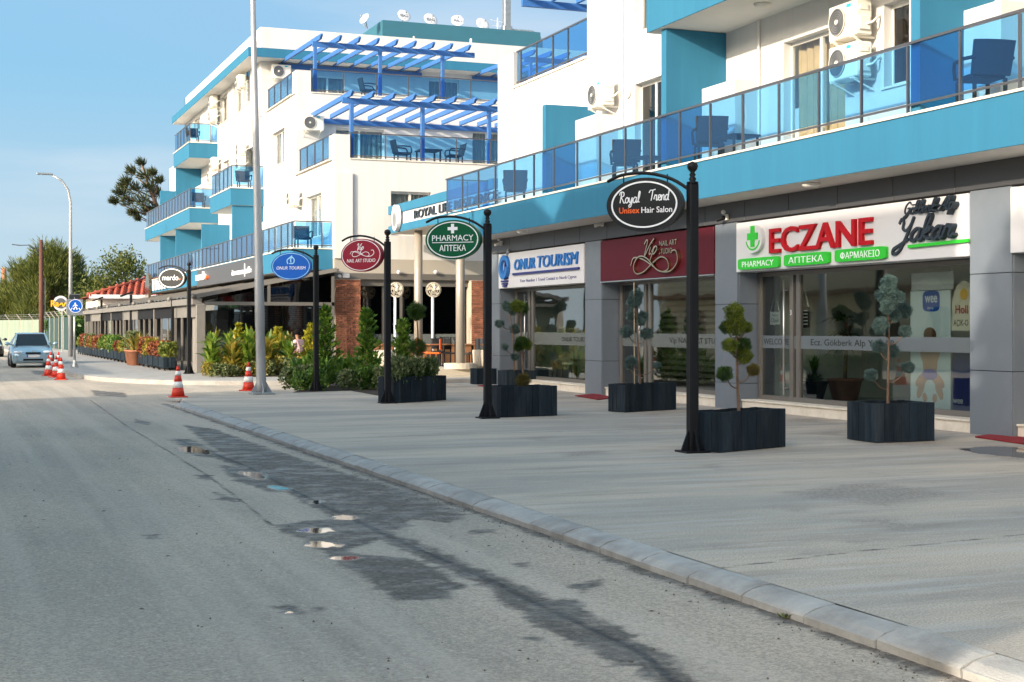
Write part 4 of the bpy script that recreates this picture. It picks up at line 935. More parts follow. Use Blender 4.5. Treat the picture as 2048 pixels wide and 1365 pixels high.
t, e, c, r_, u_ = pole_sign('bright blue oval ONUR TOURISM sign hanging over the green planting bed', PB[3], 3.66, 'signblue', -58)
ring(e, c, r_, u_, 0.52, 0.345, 0.016, 'lightblue')
text('lettering', 'ONUR TOURISM', e, c - u_ * 0.09, r_, u_, 0.09, 'textwhite', width=0.82, ext=0.004, off=0.008, shear=0.12, align='CENTER')
strokes('emblem', [[(-.09, .06), (-.11, .16), (-.02, .24), (.03, .28)], [(-.05, .07), (.06, .08), (.09, .17), (.03, .24), (-.01, .18), (.0, .10)]], e, c, r_, u_, 0.028, 'lightblue', 0.004)
MP = G(378, 748, PV)
t, e, c, r_, u_ = pole_sign('black oval mardo sign on slim black pole beside the cafe', MP, 3.72, 'signdark', -50, z=PV)
ring(e, c, r_, u_, 0.50, 0.33, 0.03, 'textwhite')
text('lettering', 'mardo', e, c - r_ * 0.38 - u_ * 0.07, r_, u_, 0.20, 'textwhite', width=0.66, ext=0.004, off=0.02)
q = MB(); q.prism(ellipse(0.032, 0.032, 14), c + r_ * 0.33 - u_ * 0.04, r_, u_, 0, 0.005); obj('orange_dot', q, 'orange', e)
# ================================================================ PLANTERS AND TOPIARY
def needles(name, n, seed, m, blade=0.30, wid=0.035, core=0.35):
    r = random.Random(seed); V = []; Fs = []
    for i in range(n):
        d = Vector((r.gauss(0, 1), r.gauss(0, 1), r.gauss(0, 1))).normalized(); rad = core + (0.85 - core) * r.random() ** 0.5
        lump = 1 + 0.14 * math.sin(d.x * 5 + seed) * math.cos(d.y * 4 - seed) + 0.10 * math.sin(d.z * 7 + seed * 2)
        p = d * rad * lump; dr = (d + Vector((r.gauss(0, .45), r.gauss(0, .45), r.gauss(0, .45)))).normalized(); s_ = dr.orthogonal().normalized()
        s_ = (Matrix.Rotation(r.uniform(0, 6.28), 3, dr) @ s_) * wid; L = blade * r.uniform(0.6, 1.3); k = len(V)
        V += [p - s_ * 0.6, p + s_ * 0.6, p + dr * L * 0.55 + s_, p + dr * L, p + dr * L * 0.55 - s_]; Fs.append((k, k + 1, k + 2, k + 3, k + 4))
    mb = MB(); mb.add(V, Fs); return mb.mesh(name, m)
NB = {k: [needles('foliage', 3800, s + 3, k, 0.24, 0.016, 0.15) for s in range(3)] for k in ('yew', 'yewdark', 'yewgold', 'spruce')}
PLK = {}
def planter(label, corner, L, Dp, H, ang, nplank, group=None):
    """plank trough: corner = near left corner on the ground, L along the front, Dp deep"""
    t = thing('planter_box', label, 'planter', (corner[0], corner[1], 0), ang, group)
    w_ = L / nplank; key = (round(w_, 3), H)
    def plank(ww, hh, sd):
        r = random.Random(sd); q = MB(); q.cbox(0.003, ww - 0.003, r.uniform(0, 0.006), 0.028, 0.006 + r.uniform(0, .004), hh + r.uniform(-.006, .003), 0.004); return q.mesh('plank', 'plank')
    ms = [plank(w_, H, s_ + nplank) for s_ in range(4)]; nd = max(4, round(Dp / w_)); wd = Dp / nd; md = [plank(wd, H, s_ + 40) for s_ in range(3)]
    for i in range(nplank):
        inst('plank', ms[i % 4], t, (i * w_, 0, 0)); o = inst('plank', ms[(i + 1) % 4], t, ((i + 1) * w_, Dp, 0), math.pi)
    for i in range(nd):
        o = inst('plank', md[i % 3], t, (0.0, Dp - i * wd, 0), -math.pi / 2); o = inst('plank', md[(i + 2) % 3], t, (L, i * wd, 0), math.pi / 2)
    Mx = t.matrix_basis
    q = MB(); q.box(0.028, L - 0.028, 0.028, Dp - 0.028, 0.05, H - 0.09); q.v = [tuple(Mx @ Vector(v)) for v in q.v]; obj('soil', q, 'soil', t)
    q = MB(); q.box(0.035, L - 0.035, 0.033, 0.05, 0.02, H - 0.03); q.box(0.035, L - 0.035, Dp - 0.05, Dp - 0.033, 0.02, H - 0.03); q.box(0.033, 0.05, 0.05, Dp - 0.05, 0.02, H - 0.03); q.box(L - 0.05, L - 0.033, 0.05, Dp - 0.05, 0.02, H - 0.03)
    q.v = [tuple(Mx @ Vector(v)) for v in q.v]; obj('liner', q, 'matblack', t)
    return t
def pl_from(pa, pb, z=0):   # near-left and near-right corners seen in the photo
    a, b = Vector(G(*pa)), Vector(G(*pb)); d = b - a; return (a.x, a.y), d.length, math.atan2(d.y, d.x)
def topiary(label, foot, zb, stem, balls, m, cane=False, trunk_r=0.022):
    """stem: (u, v) picture points; balls: (u, v, radius in px, material)"""
    dep = foot[0] * sT + foot[1] * cT; px = F / dep
    t = thing('topiary_tree', label, 'tree', (foot[0], foot[1], zb))
    Yf = foot[1]
    P = lambda u, v, dy=0.0: Vector((PY(u, v, Yf + dy)[0], Yf + dy, PY(u, v, Yf + dy)[1]))
    pts = [P(u, v) for u, v in stem]; pts[0].z = zb - 0.05
    sm = [Vector(p) for p in smooth_line([tuple(p) for p in pts], 4)]
    q = MB(); q.tube(sm, [trunk_r * (1.15 - 0.75 * i / len(sm)) for i in range(len(sm))], 7); obj('trunk', q, 'bark', t, True)
    r = random.Random(len(label))
    for i, (u, v, rad, mm) in enumerate(balls):
        dy = r.uniform(-.16, .16); c = P(u, v, dy); R_ = rad / px * 0.9
        # a branch from the stem up to the ball
        cand = [p for p in sm if p.z < c.z - R_ * 0.2] or [sm[0]]
        near = min(cand, key=lambda p: (p - c).length + abs((c.z - p.z) - 0.22) * 0.8)
        mid = (near + c) / 2 + Vector((0, 0, -0.06))
        if (near - c).length > 0.05:
            q = MB(); q.tube([Vector(p) for p in smooth_line([tuple(near), tuple(mid), tuple(c)], 4)], 0.009, 5); obj('branch', q, 'bark', t, True)
        b = inst('foliage_ball', NB[mm][i % 3], t, c - t.location, r.uniform(0, 6), (R_, R_, R_ * r.uniform(.85, 1.0)))
    if cane: q = MB(); q.tube([P(*cane[0]), P(*cane[1])], 0.012, 6); obj('support_cane', q, 'cane', t)
    return t
# near salon-pole planter
c_, L_, a_ = pl_from((1437, 907), (1572, 895)); planter('worn dark plank planter touching the salon sign pole', c_, L_, 0.5, 0.52, a_, 9, 'plank planters'); pc = Vector((c_[0], c_[1], 0)) + Matrix.Rotation(a_, 3, 'Z') @ Vector((L_ * 0.42, 0.31, 0))
topiary('yellow-green cloud-pruned conifer in planter by the salon sign pole', (pc.x, pc.y), 0.43, [(1479, 830), (1476, 790), (1474, 740), (1473, 690), (1472, 640)],
        [(1469, 625, 24, 'yew'), (1472, 650, 28, 'yew'), (1485, 690, 22, 'yewdark'), (1460, 690, 20, 'yew'), (1488, 712, 22, 'yew'), (1449, 748, 20, 'yewdark'), (1506, 740, 16, 'yewgold'), (1452, 655, 17, 'yewdark'), (1494, 655, 14, 'yew'), (1470, 700, 14, 'yew')], 'yew')
# pharmacy planter
c_, L_, a_ = pl_from((1752, 887), (1870, 886)); a_ = 0.0; L_ = XY(1870, c_[1]) - c_[0]; planter('dark plank planter in front of the pharmacy window', c_, L_, 0.70, 0.55, a_, 7, 'plank planters'); pc = Vector((c_[0], c_[1], 0)) + Matrix.Rotation(a_, 3, 'Z') @ Vector((L_ * 0.3, 0.36, 0))
topiary('blue-green cloud-pruned juniper in front of the pharmacy window', (pc.x, pc.y), 0.46, [(1776, 815), (1776, 780), (1777, 720), (1778, 660), (1778, 600)],
        [(1778, 565, 20, 'spruce'), (1776, 590, 28, 'spruce'), (1792, 597, 22, 'spruce'), (1808, 622, 20, 'spruce'), (1762, 652, 20, 'spruce'), (1810, 663, 16, 'spruce'), (1757, 693, 17, 'spruce'), (1784, 702, 18, 'spruce'), (1742, 750, 16, 'spruce'), (1816, 735, 17, 'spruce'), (1790, 632, 15, 'spruce'), (1775, 615, 18, 'spruce')], 'spruce')
# nail studio planter
c_, L_, a_ = pl_from((1250, 826), (1353, 820)); planter('dark plank planter in front of the nail studio', c_, L_, 0.44, 0.53, a_, 9, 'plank planters'); pc = Vector((c_[0], c_[1], 0)) + Matrix.Rotation(a_, 3, 'Z') @ Vector((L_ * 0.32, 0.22, 0))
topiary('blue-green cloud-pruned conifer tied to a cane before the nail studio', (pc.x, pc.y), 0.44, [(1281, 772), (1279, 740), (1277, 700), (1275, 650), (1271, 610)],
        [(1274, 590, 17, 'spruce'), (1268, 604, 18, 'spruce'), (1264, 632, 15, 'spruce'), (1285, 634, 15, 'spruce'), (1253, 664, 16, 'spruce'), (1293, 668, 16, 'spruce'), (1263, 722, 14, 'spruce'), (1256, 732, 9, 'spruce'), (1315, 731, 10, 'spruce'), (1282, 645, 11, 'spruce')], 'spruce', cane=((1269, 768), (1268, 565)))
# pharmacy pole planter and the one behind it
c_, L_, a_ = pl_from((1002, 836), (1115, 832)); planter('blue-black plank planter at the foot of the pharmacy sign pole', c_, L_, 0.62, 0.55, a_, 9, 'plank planters'); pc = Vector((c_[0], c_[1], 0)) + Matrix.Rotation(a_, 3, 'Z') @ Vector((L_ * 0.42, 0.31, 0))
topiary('small pompon conifer with green balls and low tuft beside pharmacy pole', (pc.x, pc.y), 0.46, [(1046, 778), (1046, 740), (1043, 700), (1042, 640), (1043, 615)],
        [(1034, 612, 18, 'yew'), (1046, 618, 15, 'yewdark'), (1044, 685, 18, 'yewdark'), (1054, 690, 14, 'yew'), (1047, 762, 18, 'yewgold'), (1036, 695, 12, 'yewdark')], 'yew')
pa = G(1005, 776); planter('low dark plank planter in front of the travel office door', (pa[0] + 0.2, pa[1] + 0.2), 1.25, 0.6, 0.45, 0.06, 8, 'plank planters')
topiary('thin blue-green conifer in the planter before the travel office', (pa[0] + 0.75, pa[1] + 0.5), 0.38, [(1030, 750), (1028, 720), (1026, 680), (1022, 640), (1016, 615)],
        [(1013, 612, 13, 'spruce'), (1026, 622, 12, 'spruce'), (999, 648, 12, 'spruce'), (1030, 658, 13, 'spruce'), (1010, 694, 9, 'spruce'), (1030, 714, 11, 'spruce')], 'spruce')
pa = G(962, 772); planter('narrow dark planter mostly hidden behind the pharmacy sign pole', (pa[0] + 0.1, pa[1] + 0.6), 0.6, 0.5, 0.45, 0.05, 4, 'plank planters')
c_, L_, a_ = pl_from((800, 807), (893, 801)); planter('dark planter box at the foot of the red nail studio pole', c_, L_, 0.62, 0.55, a_, 9, 'plank planters'); NPL = (c_, L_, a_)
pc = Vector((c_[0], c_[1], 0)) + Matrix.Rotation(a_, 3, 'Z') @ Vector((L_ * 0.42, 0.31, 0))
topiary('green two-ball topiary rising from planter by the red sign pole', (pc.x, pc.y), 0.46, [(836, 762), (836, 720), (836, 680), (834, 640), (832, 620)],
        [(832, 622, 22, 'yewdark'), (836, 695, 21, 'yewdark'), (832, 742, 20, 'yewdark'), (850, 744, 16, 'yewdark'), (818, 748, 16, 'yewdark'), (834, 630, 16, 'yewdark')], 'yew')
# ================================================================ DOOR MATS AND SHOP CONTENTS
for (pts, lab) in (([(1150, 793), (1190, 789), (1228, 797), (1195, 801)], 'dark red door mat in front of the nail studio door'), ([(1950, 876), (2000, 868), (2110, 880), (2060, 892)], 'dark red door mat at the right picture edge'), ([(955, 773), (968, 771), (996, 773), (985, 776)], 'dark red door mat near the travel office door')):
    q = MB(); pg = gp(pts, 0); q.add([(x, y, 0.005) for x, y in pg] + [(x, y, 0.022) for x, y in pg], [(4, 5, 6, 7), (3, 2, 1, 0)] + [(i, (i+1) % 4, 4 + (i+1) % 4, 4 + i) for i in range(4)])
    tag(obj('door_mat', q, 'mat'), lab, 'mat')
XI = XG + 0.10
def hang(label, name, ua, ub, va, vb, m, X=XI):
    ya, yb = YX(ua, X), YX(ub, X); z1 = PX((ua+ub)/2, va, X)[1]; z0 = PX((ua+ub)/2, vb, X)[1]
    t = thing(name, label, 'sign', (X, (ya+yb)/2, z0)); q = MB(); q.box(X, X + 0.012, yb, ya, z0, z1); obj('plate', q, m, t)
    q = MB(); mid = (ya + yb) / 2; q.tube([(X, ya - .02, z1), (X, mid, z1 + 0.35), (X, yb + .02, z1)], 0.004, 4); obj('cord', q, 'steel', t); return t, ya, yb, z0, z1
t, ya, yb, z0, z1 = hang('small white Come in Open sign on cord inside the pharmacy door', 'open_sign', 1540, 1560, 624, 650, 'signwhite')
text('lettering', 'Open', t, (XI - 0.001, ya - 0.04, z0 + 0.05), *NX, 0.08, 'matblack', width=(ya - yb) * 0.8, ext=0.001); text('lettering', "Come in", t, (XI - 0.001, ya - 0.07, z0 + 0.17), *NX, 0.04, 'matblack', width=(ya - yb) * 0.6, ext=0.001)
t, ya, yb, z0, z1 = hang('small black hours board hanging inside the pharmacy window', 'hours_board', 1600, 1618, 614, 656, 'matblack')
for k in range(5): q = MB(); zz = z0 + (z1 - z0) * (0.15 + 0.16 * k); q.box(XI - 0.002, XI - 0.0005, yb + 0.05, ya - 0.05, zz, zz + 0.02); obj('chalk_line', q, 'textwhite', t)
t, ya, yb, z0, z1 = hang('white poster with a baby photo and blue wee logo inside pharmacy window', 'poster', 1821, 1901, 582, 818, 'posterblue', XI + 0.05); XQ = XI + 0.05
q = MB(); q.box(XQ + 0.002, XQ + 0.014, yb - 0.06, ya - 0.02, z1 + 0.01, z1 + 0.30); obj('header_card', q, 'signwhite', t)
mid = (ya + yb) / 2
def dot(name, y, z, a, b, m, ang=0.0, d=0.002):
    q = MB(); ca, sa = math.cos(ang), math.sin(ang); q.prism([(x*ca - y_*sa, x*sa + y_*ca) for x, y_ in ellipse(a, b, 24)], (XQ, y, z), rN, uN, d, d + 0.002); return obj(name, q, m, t)
q = MB(); q.prism(ellipse(0.22, 0.17, 30, 4), (XQ, mid - 0.03, z1 - 0.17), rN, uN, 0.002, 0.006); lg = obj('logo', q, 'signblue', t); text('lettering', 'wee', lg, (XQ - 0.006, mid + 0.13, z1 - 0.19), rN, uN, 0.17, 'textwhite', width=0.32, ext=0.001, off=0.02); text('lettering', 'baby', lg, (XQ - 0.006, mid + 0.06, z1 - 0.30), rN, uN, 0.05, 'textwhite', width=0.16, ext=0.001)
zb = z0 + 0.33
dot('baby_print_body', mid, zb + 0.42, 0.19, 0.27, 'babyskin'); dot('baby_print_face', mid, zb + 0.80, 0.15, 0.16, 'babyskin', d=0.003); dot('baby_print_hair', mid, zb + 0.88, 0.165, 0.12, 'babyhair', d=0.005)
for s_ in (-1, 1): dot('baby_print_arm', mid + s_*0.16, zb + 0.52, 0.07, 0.16, 'babyskin', s_*0.5, 0.004); dot('baby_print_leg', mid + s_*0.19, zb + 0.15, 0.21, 0.09, 'babyskin', s_*0.55, 0.004); dot('baby_print_shin', mid + s_*0.24, zb - 0.02, 0.075, 0.17, 'babyskin', -s_*0.5, 0.005); dot('baby_print_foot', mid + s_*0.13, zb - 0.15, 0.06, 0.075, 'babyskin', s_*0.3, 0.006)
dot('baby_print_nappy', mid, zb + 0.23, 0.20, 0.09, 'lilac', d=0.007)
q = MB(); q.box(XQ + 0.02, XQ + 0.04, YX(1945, XQ), YX(1903, XQ), z0 + 0.0, z0 + 1.0); t2 = thing('poster', 'narrow dark blue poster with wee logo at window corner', 'poster', (XQ, YX(1924, XQ), z0)); obj('plate', q, 'navy', t2); text('lettering', 'wee', t2, (XQ + 0.019, YX(1904, XQ), z0 + 0.12), rN, uN, 0.11, 'textwhite', width=0.24, ext=0.001)
t, ya, yb, z0, z1 = hang('cream hanging board with red Holl lettering at pharmacy window corner', 'hanging_board', 1903, 1950, 635, 662, 'cream', XI - 0.01); XQ2 = XI - 0.01
q = MB(); q.prism([(0, 0), (0.62, 0), (0.62, 0.30), (0.50, 0.52), (0.31, 0.60), (0.12, 0.52), (0, 0.30)], (XQ2 + 0.02, ya, z1 - 0.02), rN, uN, 0, 0.014); obj('arched_plate', q, 'cream', t)
text('lettering', 'Holl', t, (XQ2 - 0.001, ya - 0.10, z1 + 0.06), rN, uN, 0.14, 'red', width=0.30, ext=0.004, off=0.01); text('lettering', 'AÇIK-O', t, (XQ2 - 0.001, ya - 0.05, z0 + 0.08), rN, uN, 0.10, 'matblack', width=0.36, ext=0.002, off=0.01)
q = MB(); q.prism(ellipse(0.09, 0.09, 18), (XQ2, ya - 0.31, z1 + 0.36), rN, uN, 0.006, 0.01); obj('sun_emblem', q, 'yellow', t)
def leafy(name, parent, foot, n, h, spread, m, seed, wid=0.05, droop=0.5, zlo=0.0, seg=4, z1lo=None):
    r = random.Random(seed); q = MB()
    for i in range(n):
        a = r.uniform(0, 6.28); b = Vector((math.cos(a), math.sin(a), 0)); L = h * r.uniform(.55, 1.0); o_ = Vector(foot) + b * r.uniform(0, spread * 0.25) + Vector((0, 0, zlo * r.random()))
        s_ = Vector((-b.y, b.x, 0)); V = []; lean = r.uniform(.15, 1.0) * spread; tw = r.uniform(-.5, .5)
        s_ = (s_ + Vector((0, 0, tw))).normalized()
        for k in range(seg + 1):
            f = k / seg; p = o_ + b * lean * f ** 1.3 + Vector((0, 0, L * (f - droop * f * f * lean / max(spread, .01))))
            ww = wid * math.sin(math.pi * (0.12 + 0.88 * f) ** 0.8) * r.uniform(.9, 1.1) + 0.003; V += [p - s_ * ww, p + s_ * ww]
        q.add(V, [(2*k, 2*k+1, 2*k+3, 2*k+2) for k in range(seg)])
    return obj(name, q, m, parent)
XP = 15.6
def pot(t, x, y, z, r0, r1, h, m): q = MB(); q.lathe((x, y, z), [(r0, 0), (r1, h * .9), (r1 * 1.08, h * .9), (r1 * 1.08, h), (r1 * .9, h), (r1 * .85, h * .9), (0.0, h * .88)], 20); return obj('pot', q, m, t, True)
y = YX(1628, XP); t = thing('potted_plant', 'small bromeliad in dark bowl pot inside the pharmacy window', 'plant', (XP, y, 0.18)); pot(t, XP, y, 0.18, 0.16, 0.26, 0.38, 'matblack'); leafy('leaves', t, (XP, y, 0.5), 26, 0.35, 0.42, 'houseplant', 1, 0.04, 0.6); leafy('crown', t, (XP, y, 0.7), 26, 0.45, 0.13, 'houseplant', 2, 0.03, 0.3)
XP = 16.4; y = YX(1690, XP); t = thing('potted_plant', 'tall dracaena in terracotta pot inside the pharmacy', 'plant', (XP, y, 0.18)); pot(t, XP, y, 0.18, 0.24, 0.33, 0.42, 'terracotta')
q = MB(); q.tube([(XP, y, 0.5), (XP + .03, y + .02, 1.1), (XP, y - .03, 1.7)], 0.04, 7); obj('stem', q, 'bark', t, True)
for k, z in enumerate((1.15, 1.45, 1.75)): leafy('leaf_crown', t, (XP, y + 0.05 * (k - 1), z), 26, 0.30, 0.48, 'houseplant', 10 + k, 0.035, 1.6)
# pharmacy shelves
t = thing('shelf_unit', 'dark shelf unit with small bottles at the back of the pharmacy', 'shelf', (18.6, 20.0, 0.18)); q = MB()
for z in (0.4, 0.9, 1.4, 1.9, 2.4): q.box(18.4, 18.9, 18.3, 21.6, z, z + 0.03)
q.box(18.9, 18.95, 18.3, 21.6, 0.18, 2.9); obj('shelves', q, 'wood', t)
bm_ = {}
for k, mm in enumerate(('signwhite', 'letterblue', 'red', 'green')): q = MB(); q.cbox(-0.05, 0.05, -0.045, 0.045, 0, 0.2, 0.012); bm_[k] = q.mesh('bottle', mm)
for z in (0.93, 1.43, 1.93):
    yy_ = 18.45
    while yy_ < 21.5: inst('bottle', bm_[rng.choice((0, 0, 1, 1, 2, 3))], t, (0.0, yy_ - 20.0, z - 0.18), 0, (1, 1, rng.uniform(.7, 1.6))); yy_ += rng.uniform(.11, .2)
t = thing('fire_extinguisher', 'red fire extinguisher inside the pharmacy door', 'extinguisher', (15.5, YX(1533, 15.5), 0.5)); q = MB(); yq = YX(1533, 15.5); q.lathe((15.5, yq, 0.5), [(0.08, 0), (0.09, 0.05), (0.09, 0.55), (0.05, 0.64), (0.02, 0.66), (0.02, 0.72), (0, 0.73)], 14); obj('cylinder', q, 'red', t, True); q = MB(); q.bar((15.45, yq, 1.22), (15.58, yq + .03, 1.26), 0.02); obj('handle', q, 'matblack', t)
# nail studio zebra blind
t = thing('zebra_blind', 'dark striped zebra blind behind the nail studio glass', 'blind', (XG + 0.25, 27.6, 0.3))
for k in range(17): q = MB(); z = 0.40 + k * 0.131; q.box(XG + 0.22, XG + 0.226, 25.9, 29.4, z, z + 0.075); obj('slat', q, 'blinds', t)
# travel office chairs
def dchair(label, x, y, rz):
    t = thing('office_chair', label, 'chair', (x, y, 0.18), rz, 'pale chairs in the travel office'); Mx = t.matrix_basis
    def put(name, mb, mm, sm=False): mb.v = [tuple(Mx @ Vector(v)) for v in mb.v]; return obj(name, mb, mm, t, sm)
    q = MB(); q.cbox(-.25, .25, -.25, .25, .42, .50, .03); put('seat', q, 'upholstery'); q = MB(); q.cbox(-.27, -.21, -.25, .25, .56, .98, .02); put('backrest', q, 'upholstery')
    for a in (-1, 1):
        q = MB(); q.tube([(-.30, a*.26, 0), (-.24, a*.22, .45), (-.27, a*.25, .95)], .022, 6); put('rear_leg', q, 'wood', True); q = MB(); q.tube([(.28, a*.26, 0), (.22, a*.22, .45)], .022, 6); put('front_leg', q, 'wood', True)
dchair('pale upholstered wooden chair inside travel office, nearer the glass edge', 15.6, YX(1150, 15.6), R(200)); dchair('pale upholstered wooden chair inside travel office, left of the other chair', 15.9, YX(1128, 15.9), R(170))
# ================================================================ FAR BUILDING WITH STEPPED TERRACES
X2, Y2 = 13.05, 51.0
L1, L2, L3 = 4.44, 7.67, 10.95       # floor levels
B2 = thing('apartment_building', 'white stepped building with blue pergolas and teal balconies above cafe', 'building', (20, 65, 0))
YT2, YT3, YEND = 57.0, 64.0, 85.6
XE = 34.0
def hx(u0, u1, v0, v1, X=X2): 
    y0, y1 = YX(u0, X), YX(u1, X); z1 = PX((u0+u1)/2, v0, X)[1]; z0 = PX((u0+u1)/2, v1, X)[1]; return (min(y0, y1), max(y0, y1), z0, z1)
# street-facing windows: (left u, right u, top v, bottom v)
W3 = [hx(486, 500, 135, 208), hx(468, 482, 160, 228), hx(440, 455, 190, 245), hx(388, 400, 238, 262)]
W2 = [hx(544, 569, 262, 330), hx(494, 512, 295, 345), hx(446, 458, 322, 346)]
W1 = [hx(612, 643, 390, 475), hx(556, 572, 440, 490), hx(505, 520, 455, 500)]
m = MB()
wall(m, 'x', X2, X2 + 0.25, Y2 + 0.25, 92, 3.6, L2 - 0.1, W1)
wall(m, 'x', X2, X2 + 0.25, YT2 + 0.25, 92, L2 - 0.1, L3 - 0.1, W2)
wall(m, 'x', X2, X2 + 0.25, YT3 + 0.25, YEND, L3 - 0.1, 13.35, W3)
# south faces of the three steps
D1 = [(XY(672, YT2), XY(768, YT2), L2 + 0.02, PY(720, 258, YT2)[1]), (XY(945, YT2), XY(1005, YT2), L2 + 0.02, PY(945, 262, YT2)[1]), (23, 25, L2 + .02, L2 + 2.2)]
D2 = [(XY(622, YT3), XY(690, YT3), L3 + 0.02, PY(655, 152, YT3)[1]), (XY(858, YT3), XY(918, YT3), L3 + 0.02, PY(888, 160, YT3)[1]), (25, 27, L3 + .02, L3 + 2.1)]
D0 = [(XY(782, Y2), XY(862, Y2), PY(820, 472, Y2)[1], PY(820, 384, Y2)[1]), (19.5, 21.2, 5.2, 6.9)]
wall(m, 'y', Y2, Y2 + 0.25, X2 + 0.0, XE, 4.07, L2 - 0.02, D0)
wall(m, 'y', YT2, YT2 + 0.25, X2, XE, L2 - 0.02, L3 - 0.02, D1)
wall(m, 'y', YT3, YT3 + 0.25, X2, XE, L3 - 0.02, 13.35, D2)
m.box(XE, XE + 0.2, Y2, 92, 0, L3); m.box(X2, XE, 91.8, 92, 3.6, L3 - .1); m.box(X2, XE, YEND - 0.2, YEND, L3 - 0.1, 13.3)
m.box(X2 + 0.25, XE, Y2 + 0.25, YT2 + 0.2, L2 - 0.25, L2 - 0.02); m.box(X2 + 0.25, XE, YT2 + 0.25, YT3 + 0.2, L3 - 0.25, L3 - 0.02); m.box(X2 + 0.25, XE, YT3 + 0.25, YEND - 0.2, 13.0, 13.3); m.box(X2 + .25, XE, YEND, 91.8, L3 - .3, L3 - .1)
# solid corner pieces of the terrace parapets, and the proud corner strip of the lower wall
for (Yc, zc, ua) in ((Y2, L2, 700), (YT2, L3, 622)):
    xa = XY(ua, Yc); m.box(X2, xa, Yc - 0.0, Yc + 0.22, zc - 0.02, zc + 0.86); m.box(X2, X2 + 0.22, Yc + 0.22, Yc + 0.75, zc - 0.02, zc + 0.86)
m.box(X2 - 0.002, XY(704, Y2), Y2 - 0.10, Y2 + 0.002, 4.07, 7.15)
obj('wall', m, 'white', B2)
m = MB(); m.box(X2, XE, YT3, YT3 + 0.2, 13.75, 14.86); m.box(X2, X2 + 0.2, YT3 + 0.2, YEND, 13.75, 14.86); m.box(X2, XE, YEND - .2, YEND, 13.75, 14.86); obj('parapet', m, 'white', B2)
m = MB(); m.box(X2 - 0.72, XE, YT3 - 0.95, YT3, 13.36, 13.76); m.box(X2 - 0.72, X2, YT3, YEND + 0.3, 13.36, 13.76); obj('eave', m, 'teal', B2)
m = MB(); m.box(X2 - 0.70, XE, YT3 - 0.93, YT3, 13.345, 13.355); m.box(X2 - 0.70, X2, YT3, YEND + 0.28, 13.345, 13.355); obj('eave_soffit', m, 'soffit', B2)
for h in W3 + W2 + W1: window_x(B2, X2, *h, depth=0.16, leaves=1 if h[1] - h[0] < 2 else 2, curtain='curtaingrey', glassm='gclear', frame='offwhite')
for D, Yw in ((D1, YT2), (D2, YT3), (D0, Y2)):
    for d in D: window_y(B2, Yw, *d, leaves=2, curtain='curtaingrey', glassm='gclear')
# terrace copings and balustrades
for (Yc, zc, ua, upr) in ((Y2, L2, 700, [845, 900, 978]), (YT2, L3, 622, [702, 738, 773, 845])):
    xa = XY(ua, Yc); q = MB(); q.box(xa, XE, Yc - 0.04, Yc + 0.24, zc - 0.02, zc + 0.02); yb2 = Yc + 5.9; q.box(X2 - 0.04, X2 + 0.24, Yc + 0.8, yb2, zc - 0.02, zc + 0.02); obj('coping', q, 'marble', B2)
    n = 15; balustrade(B2, [(xa, Yc + 0.1), (XE, Yc + 0.1)], zc + 0.02, 0.92, [[0.002] + [k / n for k in range(1, n)]], low=0.1, post_w=0.05)
    balustrade(B2, [(X2 + 0.1, yb2 - 0.05), (X2 + 0.1, Yc + 0.8)], zc + 0.02, 0.92, [[0.02, .25, .5, .75, 0.97]], low=0.1, post_w=0.05)
# pergolas
def pergola(label, x0, n, yw, yf, zb, zf, posts, zfloor, over=0.75):
    t = thing('pergola', label, 'pergola', ((x0 + x0 + n * .78) / 2, (yw + yf) / 2, zfloor), 0, 'blue terrace pergolas')
    x1 = x0 + 0.78 * (n - 1) + 0.25
    q = MB(); q.box(x0 - 0.15, x1, yw - 0.12, yw - 0.001, zb - 0.20, zb); obj('wall_beam', q, 'blue', t)
    q = MB(); q.box(x0 - 0.2, x1 + 0.2, yf - 0.06, yf + 0.06, zf - 0.20, zf); obj('front_beam', q, 'blue', t)
    for px in posts: q = MB(); q.cbox(px - 0.07, px + 0.07, yf - 0.065, yf + 0.065, zfloor, zf - 0.2, 0.008); obj('post', q, 'blue', t)
    for k in range(n):
        x = x0 + 0.78 * k; q = MB(); sl_ = (zf - zb) / (yf - yw); ye = yf - over; V = []
        for xx in (x - 0.045, x + 0.045):
            V += [(xx, yw - 0.125, zb + 0.002), (xx, yw - 0.125, zb + 0.17), (xx, ye, zf + 0.19), (xx, ye - 0.02, zf + 0.13), (xx, ye + 0.12, zf + 0.05), (xx, ye + 0.2, zf + 0.002)]
        q.add(V, [(0, 1, 2, 3, 4, 5), (11, 10, 9, 8, 7, 6)] + [(i, 6 + i, 6 + (i+1) % 6, (i+1) % 6) for i in range(6)]); obj('rafter', q, 'blue', t)
    return t
pergola('blue timber pergola on the lower white terrace', XY(622, YT2), 11, YT2, Y2 + 0.35, 9.92, 9.90, [XY(u, Y2 + 0.35) for u in (703, 845, 978)], L2)
pergola('blue timber pergola on the upper white terrace, under the eave', XY(563, YT3), 9, YT3, YT2 + 0.35, 13.28, 13.05, [XY(u, YT2 + 0.35) for u in (630, 760, 885)], L3)
pergola('blue timber pergola on upper terrace, cut off by the near building', XY(950, YT3), 6, YT3, YT2 + 0.35, 13.28, 13.05, [23.2, 26], L3)
pergola('blue pergola on the near building roof terrace with one tall post', 15.6, 6, 33.31 + 5.6, 34.4, 11.0, 10.95, [16.1], 8.37, over=0.5)
